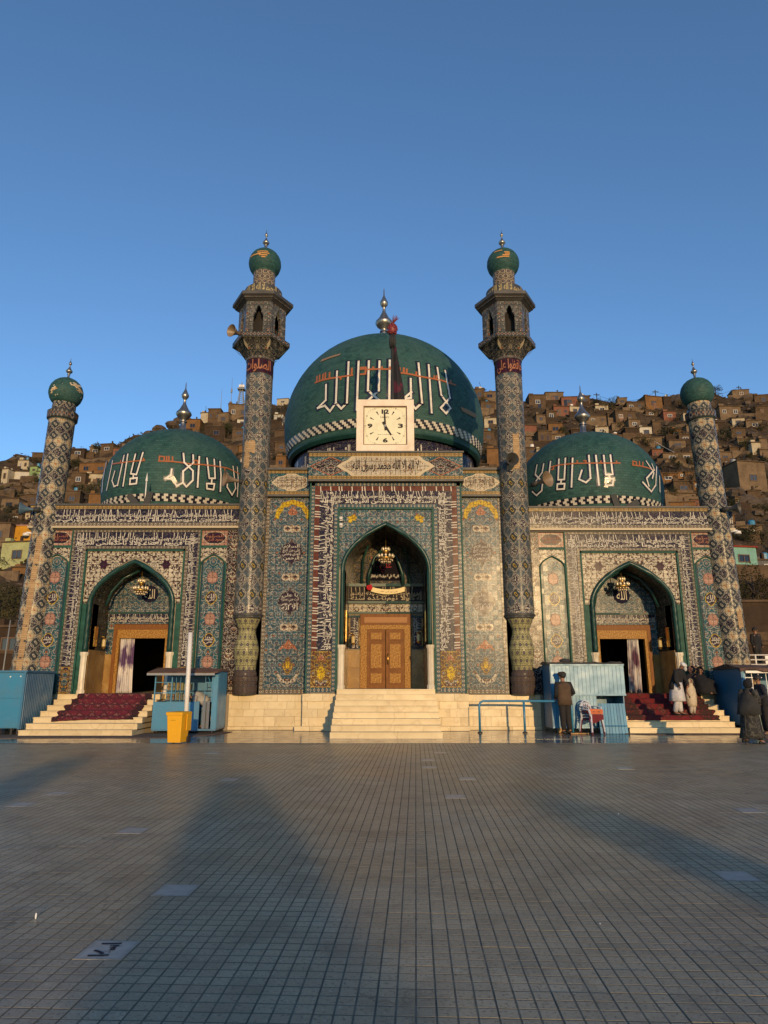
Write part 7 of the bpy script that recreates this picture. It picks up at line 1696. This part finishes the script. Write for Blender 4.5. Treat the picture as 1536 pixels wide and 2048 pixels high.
def house(x0, y0, x1, y1, col, nwin, storeys=1, roofc=None, grp='houses on the hillside', wf=None):
    px, py = (x0+x1)/2, y1; p = hit(px, py+1); Y = p.y; zc = Y*math.cos(PIT)+(p.z-EYE)*math.sin(PIT)
    w = (x1-x0)/FPX*zc; hgt = Zp(y0, Y)-p.z; d = max(2.2, min(w*.85, 8)); q = random.Random(int(x0*31+y0*7))
    yaw = R(q.uniform(-11, 11)); t = empty('house', (p.x, Y, p.z), yaw); kcount = []
    W2 = w/2
    MB().box(-W2, W2, 0, d, -2.6, hgt-.16).obj('wall', HW[col], t)
    rf = MB().box(-W2-.14, W2+.14, -.2, d+.1, hgt-.158, hgt).obj('roof', roofc or M_ROOFM, t)
    if q.random() < .5: MB().box(-W2+.1, -W2+.9*q.random()+.5, .3, 1.0, hgt+.002, hgt+q.uniform(.3, .7)).obj('parapet_block', HW[col], rf)
    if q.random() < .35: 
        a = q.uniform(-W2*.5, W2*.7); MB().box(a, a+.28, .5, .8, hgt+.002, hgt+.8).obj('chimney', HW['dark'], rf)
    if q.random() < .16: MB().lathe([(.42,0),(.45,.1),(.45,.75),(.3,.92)], 10, (q.uniform(-W2, W2)*.6, d*.5, hgt+.002)).obj('water_tank', q.choice((M_BLUE, M_GREY, M_WHITE)), rf)
    if q.random() < .0 and w > 3: 
        x_ = -W2+.2; ln = MB()
        while x_ < W2-.5: ww_ = q.uniform(.3, .6); MB().box(x_, x_+ww_, -.30, -.28, hgt*.45, hgt*q.uniform(.7, .78)).obj('washing', q.choice((M_WHITE, M_CLW, M_CLR)), t); x_ += ww_+q.uniform(.05, .3)
    if q.random() < .18: MB().tube([(q.uniform(-W2, W2)*.6, .6, hgt), (0, .6, hgt+q.uniform(1.5, 2.6))], .05, 5).obj('aerial', M_BLACK, rf)
    n = nwin*storeys; fh = (hgt-.2)/storeys
    for s_ in range(storeys):
        for i in range(nwin):
            cx = -W2+w*(i+.5)/nwin + q.uniform(-.05, .05)*w; ww = min(w/nwin*.46, 1.5)*q.uniform(.75, 1); wh = min(fh*.40, 1.25)*q.uniform(.85, 1.05); zb_ = s_*fh+fh*.34
            fm = wf or (M_FRW if q.random() < .42 else M_FRB); e = .09
            mb = MB()
            for a in ((cx-ww/2, cx+ww/2, zb_, zb_+e), (cx-ww/2, cx+ww/2, zb_+wh-e, zb_+wh), (cx-ww/2, cx-ww/2+e, zb_+e, zb_+wh-e), (cx+ww/2-e, cx+ww/2, zb_+e, zb_+wh-e), (cx-.035, cx+.035, zb_+e, zb_+wh-e)): mb.box(a[0], a[1], -.09, -.003, a[2], a[3])
            wo = mb.obj('window', fm, t); MB().box(cx-ww/2+e, cx+ww/2-e, -.035, -.004, zb_+e, zb_+wh-e).obj('pane', M_PANE if q.random() < .6 else M_SHADE, wo)
    if q.random() < .45 and w > 3.5: a = q.uniform(-W2*.8, W2*.5); MB().box(a, a+.85, -.05, -.004, 0, min(1.9, hgt*.7)).obj('door', q.choice((M_FRB, M_SHADE, M_RUST)), t)
    if q.random() < .5: 
        mb = MB().box(-W2-q.uniform(.3, 2.0), W2*q.uniform(.2, 1.2), -1.5, -1.25, -2.2, .35); mb.obj('yard_wall', HW[q.choice(('brown','tan','dark'))], t)
    wn_ = {0: 'windowless', 1: 'one-window', 2: 'two-window', 3: 'three-window'}.get(n, 'many-windowed')
    later(t, f'{ADJ[col]} {wn_} house', 'house', px, (y0+y1)/2, grp); return t
HOUSES = [(0,937,14,966,'cream',1),(14,942,55,964,'white',2),(57,932,72,958,'green',1,2),(72,942,86,958,'green',1),(156,925,212,948,'orange',2),(140,945,169,971,'brown',1),(169,947,203,974,'cream',2),(126,981,157,1012,'brown',1),(176,987,200,1011,'orange',0),(0,996,36,1021,'tan',1),(36,988,76,1012,'brown',2),(63,905,88,920,'brown',0),(140,897,168,914,'dark',1),(178,893,200,909,'tan',1),(199,887,226,906,'brown',1),(226,896,252,910,'red',2),(371,838,399,863,'orange',1),(400,825,415,848,'cream',0),(415,817,440,844,'brown',2),(434,825,457,849,'tan',1),(456,808,492,838,'tan',2),(474,838,496,852,'white',1),(464,857,494,874,'brown',1),(410,852,450,878,'dark',1),(440,890,475,915,'brown',1),(395,875,420,893,'tan',0),
 (553,797,577,809,'cream',1),(547,828,566,845,'white',1),(551,911,571,937,'orange',1),(548,860,572,880,'brown',0),
 (950,777,969,801,'brown',1),(967,783,992,800,'tan',1),(962,803,990,822,'brown',1),(969,835,993,852,'cream',1),(975,896,999,936,'orange',0),(966,862,990,885,'brown',1),
 (1059,789,1092,816,'brown',1),(1092,784,1128,806,'tan',1),(1124,793,1156,812,'red',1),(1162,791,1181,809,'brown',1),(1192,810,1217,826,'cream',1),(1236,795,1255,809,'tan',1),(1255,803,1290,820,'brown',2),(1291,792,1328,818,'orange',1),(1328,793,1343,809,'dark',0),(1232,821,1273,843,'brown',2),(1258,838,1282,856,'tan',1),(1252,855,1280,872,'dark',0),(1281,853,1307,874,'white',1),(1192,853,1217,866,'cream',1),(1307,843,1324,870,'brown',0),(1268,874,1329,891,'tan',0),(1093,821,1115,841,'brown',1),(1073,829,1092,845,'tan',1),(1098,846,1126,868,'orange',1),(1077,861,1105,889,'brown',2),(1104,867,1130,882,'tan',1),(1108,812,1140,831,'red',2),(1178,831,1216,847,'tan',2),(1140,812,1164,830,'cream',1),(1053,894,1077,912,'brown',1),(1050,850,1074,870,'red',0),(1052,872,1072,888,'tan',1),(1216,826,1234,842,'brown',1),(1225,845,1252,858,'tan',0),
 (1467,779,1499,794,'tan',1),(1512,789,1545,809,'brown',1),(1440,812,1484,833,'tan',2),(1513,812,1546,832,'brown',0),(1430,843,1450,856,'dark',0),(1505,884,1523,904,'cream',0),(1461,894,1479,908,'brown',0),(1440,903,1466,923,'tan',1),(1328,905,1389,923,'tan',2),(1320,945,1357,965,'orange',1),(1350,961,1389,988,'brown',1),(1330,985,1394,1000,'tan',0),(1342,1003,1389,1015,'orange',0),(1478,922,1540,981,'tan',1),(1498,980,1522,999,'brown',0),(1340,880,1372,898,'tan',1),(1455,1028,1472,1058,'orange',0),(1477,1050,1525,1073,'tan',1),(1464,856,1492,874,'brown',1),(1495,840,1525,858,'tan',1),(1410,935,1440,955,'brown',1),(1452,930,1476,948,'dark',0),(1405,965,1432,985,'tan',1),
 (88,1012,112,1030,'brown',0),(100,925,132,945,'brown',1),(215,915,240,930,'tan',1),(255,880,290,893,'brown',1),(300,862,330,874,'dark',1),(1360,868,1385,884,'brown',1)]
q_ = random.Random(77)
taken = [h[:4] for h in HOUSES]
zones = [(1060,820,1390,900,18),(1330,890,1400,1010,6),(1405,830,1536,1000,17),(955,790,998,940,8),(0,915,90,1030,10),(120,900,200,1010,6),(385,835,495,940,12),(545,810,575,930,3)]
for x0, y0, x1, y1, n in zones:
    for _ in range(n):
        for tr in range(14):
            w, h_ = q_.uniform(17, 30), q_.uniform(12, 21); x, y = q_.uniform(x0, x1-w*.6), q_.uniform(y0, y1)
            if all(x+w*.8 < a or a+(c-a)*.8 < x or y+h_ < b_-2 or d_ < y-2 for a, b_, c, d_ in taken): break
        else: continue
        taken.append((x, y, x+w, y+h_)); HOUSES.append((x, y, x+w, y+h_, q_.choice(('brown','brown','tan','dark','brown','tan','orange','red','cream')), q_.choice((0,1,1,2))))
for h in HOUSES: house(*h)
house(16,1050,72,1088,'yellow',0, roofc=wallmat('pink_roof_edge', (.40,.22,.17), (.30,.16,.12)))
house(-6,1082,68,1134,'lime',1, wf=M_FRB); house(-30,1045,14,1092,'tan',1)
house(1463,1092,1520,1139,'mint',1, roofc=wallmat('red_roof_sheet', (.25,.04,.025), (.18,.03,.02))); house(1516,1118,1560,1146,'grey',1)
house(20,1132,75,1150,'orange',0); house(1476,1200,1560,1275,'dark',0); house(-30,1250,60,1325,'dark',1)
# stone terrace walls
def terrace(px0, py0, px1, py1, hp, lab):
    a, b = hit(px0, py0), hit(px1, py1); n = 8; mb = MB(); h_ = hp/FPX*a.y
    for i in range(n):
        p, q = a.lerp(b, i/n), a.lerp(b, (i+1)/n); zp, zq = hillz(p.x, p.y)-.3, hillz(q.x, q.y)-.3
        mb.loft([[(p.x, p.y-.3, zp-1), (p.x, p.y+.3, zp-1), (p.x, p.y+.3, zp+h_), (p.x, p.y-.3, zp+h_)], [(q.x, q.y-.3, zq-1), (q.x, q.y+.3, zq-1), (q.x, q.y+.3, zq+h_), (q.x, q.y-.3, zq+h_)]])
    o = mb.obj('terrace_wall', HW['tan']); later(o, lab, 'wall', (px0+px1)/2, (py0+py1)/2, 'terrace walls on the hillside')
for t_ in ((1415,830,1536,838,9),(1330,862,1420,868,9),(1400,900,1500,912,10),(1330,930,1400,940,9),(1420,1000,1470,1008,10),(0,975,75,985,9),(150,915,240,920,8),(390,866,500,885,9),(130,1010,200,1014,8),(960,852,1000,858,8),(1050,915,1090,920,8),(1190,880,1260,884,8),(1480,905,1536,900,8)): terrace(*t_, 'low rubble terrace wall')
# trees
M_LEAF = mat('leaf_dark_green', lambda: mix(orand(), (.030,.034,.014), (.050,.050,.022)), rough=.9, spec=.2); M_LEAFD = mat('leaf_dusty', lambda: mix(orand(), (.060,.045,.022), (.045,.042,.018)), rough=.9, spec=.2); M_BARK = mat('bark', (.05,.035,.025), rough=1.0)
def crown_mesh(seed, n, m, leaf=.16, tall=1.0):
    q = random.Random(seed); cl = [(q.gauss(0, .34), q.gauss(0, .34), q.gauss(.0, .30*tall), q.uniform(.22, .42)) for _ in range(13)]; v = []; f = []
    for i in range(n):
        c = q.choice(cl); a, e = q.uniform(0, 2*PI), math.asin(q.uniform(-1, 1)); rr = c[3]*q.uniform(.35, 1)**.5
        p = Vector((c[0]+rr*math.cos(e)*math.cos(a), c[1]+rr*math.cos(e)*math.sin(a), c[2]+rr*math.sin(e)*1.05)); u = Vector((q.gauss(0,1), q.gauss(0,1), q.gauss(0,.7))).normalized(); w = u.orthogonal().normalized(); s = leaf*q.uniform(.5, 1)
        b = len(v); v += [tuple(p-u*s*.5), tuple(p+w*s*.32), tuple(p+u*s*.5), tuple(p-w*s*.32)]; f.append((b, b+1, b+2, b+3))
    me = bpy.data.meshes.new('crown'); me.from_pydata(v, [], f); me.materials.append(m); return me
CR = {k: [crown_mesh(s, n, m, lf) for s in range(3)] for k, n, m, lf in (('green', 900, M_LEAF, .15), ('dusty', 620, M_LEAFD, .13), ('big', 2600, M_LEAFD, .085))}
def tree(px, py, wpx, hpx, kind='green', lab=None):
    p = hit(px, py); sc = p.y/FPX*1.05; w, h = wpx*sc, hpx*sc; q = random.Random(int(px+py))
    t = empty('tree', (p.x, p.y, hillz(p.x, p.y)-.1), q.uniform(0, 6)); tr = MB(); cz = h*.56
    tr.tube([(0,0,-.3), (w*.02,0,h*.25), (0,w*.03,h*.5), (0,0,h*.8)], [w*.05, w*.04, w*.028, w*.008], 7)
    for k in range(6):
        a = q.uniform(0, 6.28); z = h*q.uniform(.28, .6); tr.tube([(0,0,z), (w*.2*math.cos(a), w*.2*math.sin(a), z+h*.12), (w*.42*math.cos(a), w*.42*math.sin(a), z+h*.25)], [w*.022, w*.014, w*.004], 5)
    tr.obj('trunk', M_BARK, t, True); c = link('crown', q.choice(CR[kind]), t, (0, 0, cz)); c.scale = (w*.62, w*.62, h*.56)
    later(t, lab or ('dark green bushy tree' if kind == 'green' else 'dusty brown-green tree'), 'tree', px, py-hpx*.5, 'trees on the hillside')
for px, py, w, h, k in ((180,1000,36,40,'green'),(46,1000,28,20,'green'),(70,932,34,22,'dusty'),(148,938,26,26,'green'),(165,915,22,22,'dusty'),(456,880,22,46,'green'),(403,872,20,22,'dusty'),(110,950,22,20,'green'),(205,985,22,34,'green'),(560,852,26,26,'dusty'),(1088,791,16,12,'green'),(1196,814,18,20,'green'),(1224,818,28,24,'green'),(1242,800,14,12,'green'),(1340,885,36,46,'green'),(1432,790,22,24,'green'),(1455,885,32,38,'green'),(1357,842,18,20,'dusty'),(1386,985,34,60,'dusty'),(1330,968,22,28,'dusty'),(1240,860,16,14,'green'),(1310,832,16,14,'dusty'),(1062,835,16,16,'dusty'),(1420,935,22,22,'green'),(1475,965,20,20,'dusty'),(1500,920,18,16,'green'),(262,890,22,14,'dusty'),(325,872,18,12,'dusty'),(440,925,26,24,'green'),(982,880,20,22,'green'),(1128,845,14,14,'green'),(1180,870,18,16,'dusty'),(20,1030,30,24,'green'),(95,905,20,18,'dusty'),(1522,860,22,18,'dusty'),(1490,1085,40,26,'green'),(10,1138,40,30,'dusty'),(1460,1020,30,26,'green'),(1495,1048,26,24,'dusty'),(1525,1030,30,28,'green'),(1440,985,26,22,'dusty'),(1500,1075,44,26,'green'),(1528,1085,34,30,'dusty'),(1410,955,22,18,'green'),(1380,930,24,20,'green'),(1530,965,26,22,'green'),(1350,925,22,18,'green'),(15,1045,28,22,'green'),(70,1040,24,20,'dusty'),(120,970,24,22,'green'),(150,985,20,18,'dusty')): tree(px, py, w, h, k)
for _ in range(64):
    z_ = q_.choice(zones); x, y = q_.uniform(z_[0], z_[2]), q_.uniform(z_[1], z_[3]+10); s_ = q_.uniform(11, 24); tree(x, y, s_, s_*q_.uniform(.8, 1.3), q_.choice(('green', 'dusty')))
tree(28,1270,80,105,'big','large dark tree below the pale lime house'); tree(1512,1228,78,95,'big','large bare-looking tree below the mint house'); tree(-20,1240,60,90,'big','large dark tree at the picture edge'); tree(66,1215,34,50,'big','dark tree close to the brick-patched minaret')
M_SCRUB = mat('scrub_leaf', lambda: mix(ramp(noise(coord(), .25, 3.0), .4, .6), (.035,.032,.014), (.075,.058,.026)), rough=1.0, spec=.1)
# loose rubble, past counting
r_ = random.Random(8); v = []; f = []
for i in range(4200):
    x, y = r_.uniform(-115, 115), r_.uniform(50, 168)
    if abs(x) > .72*y: continue
    z = hillz(x, y); s = r_.uniform(.15, .55)*(1 if r_.random() < .97 else 1.8); b = len(v)
    for (a, c, e) in ((-1,-1,-.6),(1,-1,-.6),(1,1,-.6),(-1,1,-.6),(-.7,-.7,.6),(.8,-.6,.5),(.6,.7,.7),(-.7,.6,.55)): v.append((x+a*s*r_.uniform(.7,1.3), y+c*s*r_.uniform(.7,1.3), z+e*s*r_.uniform(.7,1.2)))
    f += [tuple(b+k for k in t) for t in ((4,5,6,7),(0,1,5,4),(1,2,6,5),(2,3,7,6),(3,0,4,7))]
me = bpy.data.meshes.new('rubble'); me.from_pydata(v, [], f); me.materials.append(M_ROCK); o = link('rubble', me); o['kind'] = 'stuff'; o['label'] = 'loose stones strewn over the hillside'
# unseen columnar tree added behind the viewpoint to cast a soft shadow ahead
t = thing('tree', 'unseen bushy columnar tree added behind the viewpoint to shade the paving', 'tree', (5.2, -25.5, 0)); MB().tube([(0,0,0),(.05,0,1.5),(0,.04,3.6)], [.14, .11, .03], 8).obj('trunk', M_BARK, t)
q_ = random.Random(3); cv_ = []; cf_ = []
for i in range(5200):
    z = 4.35*q_.random()**.9+.15; rr = 1.0*min(1, (4.62-z)*.62)**.6*q_.random()**.45; a = q_.uniform(0, 2*PI); rr *= 1+.15*math.sin(3*a+z*2)
    p = Vector((rr*math.cos(a), rr*math.sin(a), z)); u = Vector((q_.gauss(0,1), q_.gauss(0,1), q_.gauss(0,.7))).normalized(); w = u.orthogonal().normalized(); s = q_.uniform(.09, .19); k = len(cv_)
    cv_ += [tuple(p-u*s*.5), tuple(p+w*s*.34), tuple(p+u*s*.5), tuple(p-w*s*.34)]; cf_.append((k, k+1, k+2, k+3))
me = bpy.data.meshes.new('crown'); me.from_pydata(cv_, [], cf_); me.materials.append(M_LEAF); link('crown', me, t)
# low scrub on the slope, too fine to count
r_ = random.Random(5); v = []; f = []
for i in range(14000):
    x, y = r_.uniform(-120, 120), r_.uniform(52, 168)
    if abs(x) > .75*y: continue
    if math.sin(x*.17+y*.11)+math.sin(x*.31-y*.23) < -.4: continue
    z = hillz(x, y); s0 = r_.uniform(.25, .75)
    for k in range(5):
        u = Vector((r_.gauss(0,1), r_.gauss(0,1), r_.uniform(.2,1.2))).normalized(); w = u.orthogonal().normalized(); p = Vector((x+r_.gauss(0,.35)*s0, y+r_.gauss(0,.35)*s0, z+r_.uniform(0,.6)*s0)); b = len(v); s = s0*r_.uniform(.5, 1)
        v += [tuple(p-u*s*.5), tuple(p+w*s*.35), tuple(p+u*s*.5), tuple(p-w*s*.35)]; f.append((b, b+1, b+2, b+3))
me = bpy.data.meshes.new('scrub'); me.from_pydata(v, [], f); me.materials.append(M_SCRUB); o = link('scrub', me); o['kind'] = 'stuff'; o['label'] = 'dry scrub scattered over the hillside'
# masts and poles
def mast(label, px, pyt, pyb, lattice_=False, band_=None):
    p = hit(px, pyb); h = Zp(pyt, p.y)-p.z; t = thing('mast', label, 'mast', (p.x, p.y, p.z-.3), 0, 'masts on the skyline')
    if lattice_:
        w = 1.0
        for a, b in ((-1,-1),(1,-1),(1,1),(-1,1)): MB().tube([(a*w, b*w, 0), (a*.3, b*.3, h*.75), (0, 0, h)], [.11, .09, .05], 5).obj('leg', M_GREY, t)
        mb = MB(); n = 10
        for i in range(n):
            z0, z1 = h*.72*i/n, h*.72*(i+1)/n; w0, w1 = w-(w-.3)*i/n, w-(w-.3)*(i+1)/n
            mb.tube([(-w0,-w0,z0),(w1,-w1,z1)], .055, 4).tube([(w0,-w0,z0),(-w1,-w1,z1)], .055, 4).tube([(w0,w0,z0),(w1,-w1,z1)], .055, 4)
        mb.obj('bracing', M_GREY, t)['kind'] = 'stuff'; MB().box(-.9, .9, -.9, .9, h*.72, h*.76).obj('platform', M_GREY, t); MB().box(-.7, .7, -.2, .2, h*.82, h*.9).obj('aerial', M_WHITE, t)
    else:
        MB().tube([(0,0,0),(0,0,h)], [.13, .05], 6).obj('pole', M_GREY, t, True)
        if band_: MB().lathe([(.1,0),(.32,.1),(.32,1.6),(.1,1.8)], 8, (0,0,h*.55)).obj('aerial', M_GREY, t)
mast('thin skyline mast, farthest from the tall minaret of the three', 441, 776, 826); mast('skyline mast with a thick aerial, middle of the three', 461, 754, 822, False, True); mast('lattice tower with platform, closest to the tall minaret', 481, 762, 820, True)
def upole(label, px, pyt, pyb):
    p = hit(px, pyb); h = Zp(pyt, p.y)-p.z; t = thing('utility_pole', label, 'utility pole', (p.x, p.y, p.z-.3), 0, 'utility poles on the skyline'); MB().tube([(0,0,0),(0,0,h)], .12, 6).obj('shaft', M_BLACK, t, True); MB().box(-.8, .8, -.06, .06, h*.86, h*.9).obj('crossarm', M_BLACK, t); return Vector((p.x, p.y, p.z-.3+h*.88))
A = upole('utility pole on the skyline between the small dome finial and the bushy trees', 1195, 784, 812); B = upole('utility pole on the skyline beside the orange brick house', 1313, 778, 808); C_ = upole('utility pole on the skyline past the right corner minaret', 1480, 770, 795)
def wire(a, b, lab, sag=2.0):
    pts = [a.lerp(b, i/14)-Vector((0, 0, sag*4*(i/14)*(1-i/14))) for i in range(15)]; tag(MB().tube(pts, .035, 4).obj('cable', M_BLACK), lab, 'cable')
wire(A, B, 'sagging cable between the two skyline poles above the small dome', 2.2); wire(B, C_, 'long cable from the orange-house pole to the pole past the corner minaret', 2.5)
p, q = hit(1312, 905), hit(1398, 938); wire(p+Vector((0,0,2.5)), q+Vector((0,0,1.5)), 'pale hose running downhill beside the right corner minaret', .4); COL.objects[-1].data.materials[0] = M_WHITE
settle()
# nearer things beside the shrine
w = thing('boundary_wall', 'brown rubble wall beyond the kiosk, under the large dark tree', 'wall', (-17, 29, 0)); MB().box(-9, 3.6, 0, .5, -.1, 2.6).obj('wall', HW['dark'], w); MB().box(-9.1, 3.7, -.06, .56, 2.602, 2.74).obj('coping', HW['brown'], w); MB().box(1.4, 2.6, -.03, -.002, 0, 2.0).obj('gate', M_SHADE, w)
w = thing('boundary_wall', 'dark brown wall under the bare-looking tree, behind the railing', 'wall', (17.5, 29.5, 0)); MB().box(-3.6, 9, 0, .5, -.1, 3.0).obj('wall', HW['dark'], w); MB().box(-3.7, 9, -.06, .56, 3.002, 3.14).obj('coping', HW['brown'], w); MB().box(-1.3, -1.0, -.02, -.002, 2.2, 2.6).obj('notice', M_WHITE, w); MB().box(-2.6, -1.6, -.03, -.002, 1.2, 1.7).obj('vent', M_SHADE, w)
t = thing('terrace', 'low stone terrace carrying the pale railing past the corner minaret', 'terrace', (16.5, 26.6, 0)); MB().box(-3.6, 9, 0, 2.8, -.1, Zp(1338, 27)).obj('base', M_PLASTER, t)
t = thing('railing', 'pale blue-grey metal railing on the terrace past the corner minaret', 'railing', (16.5, 26.7, Zp(1338, 27)))
for z in (.16, .34, .52): MB().tube([(-3.5, 0, z), (9, 0, z)], .03, 6).obj('rail', M_WHITE, t, True)
for k in range(11): MB().tube([(-3.4+k*1.2, 0, 0), (-3.4+k*1.2, 0, .54)], .03, 6).obj('post', M_WHITE, t, True)
t = thing('lamp_post', 'thin grey street pole in front of the rubble wall, near the picture edge', 'lamp post', (Xp(12, 1290, 27.5), 27.5, 0)); MB().tube([(0,0,0), (.05,0,Zp(1240, 27.5))], [.035, .025], 8).obj('post', M_GREY, t, True)
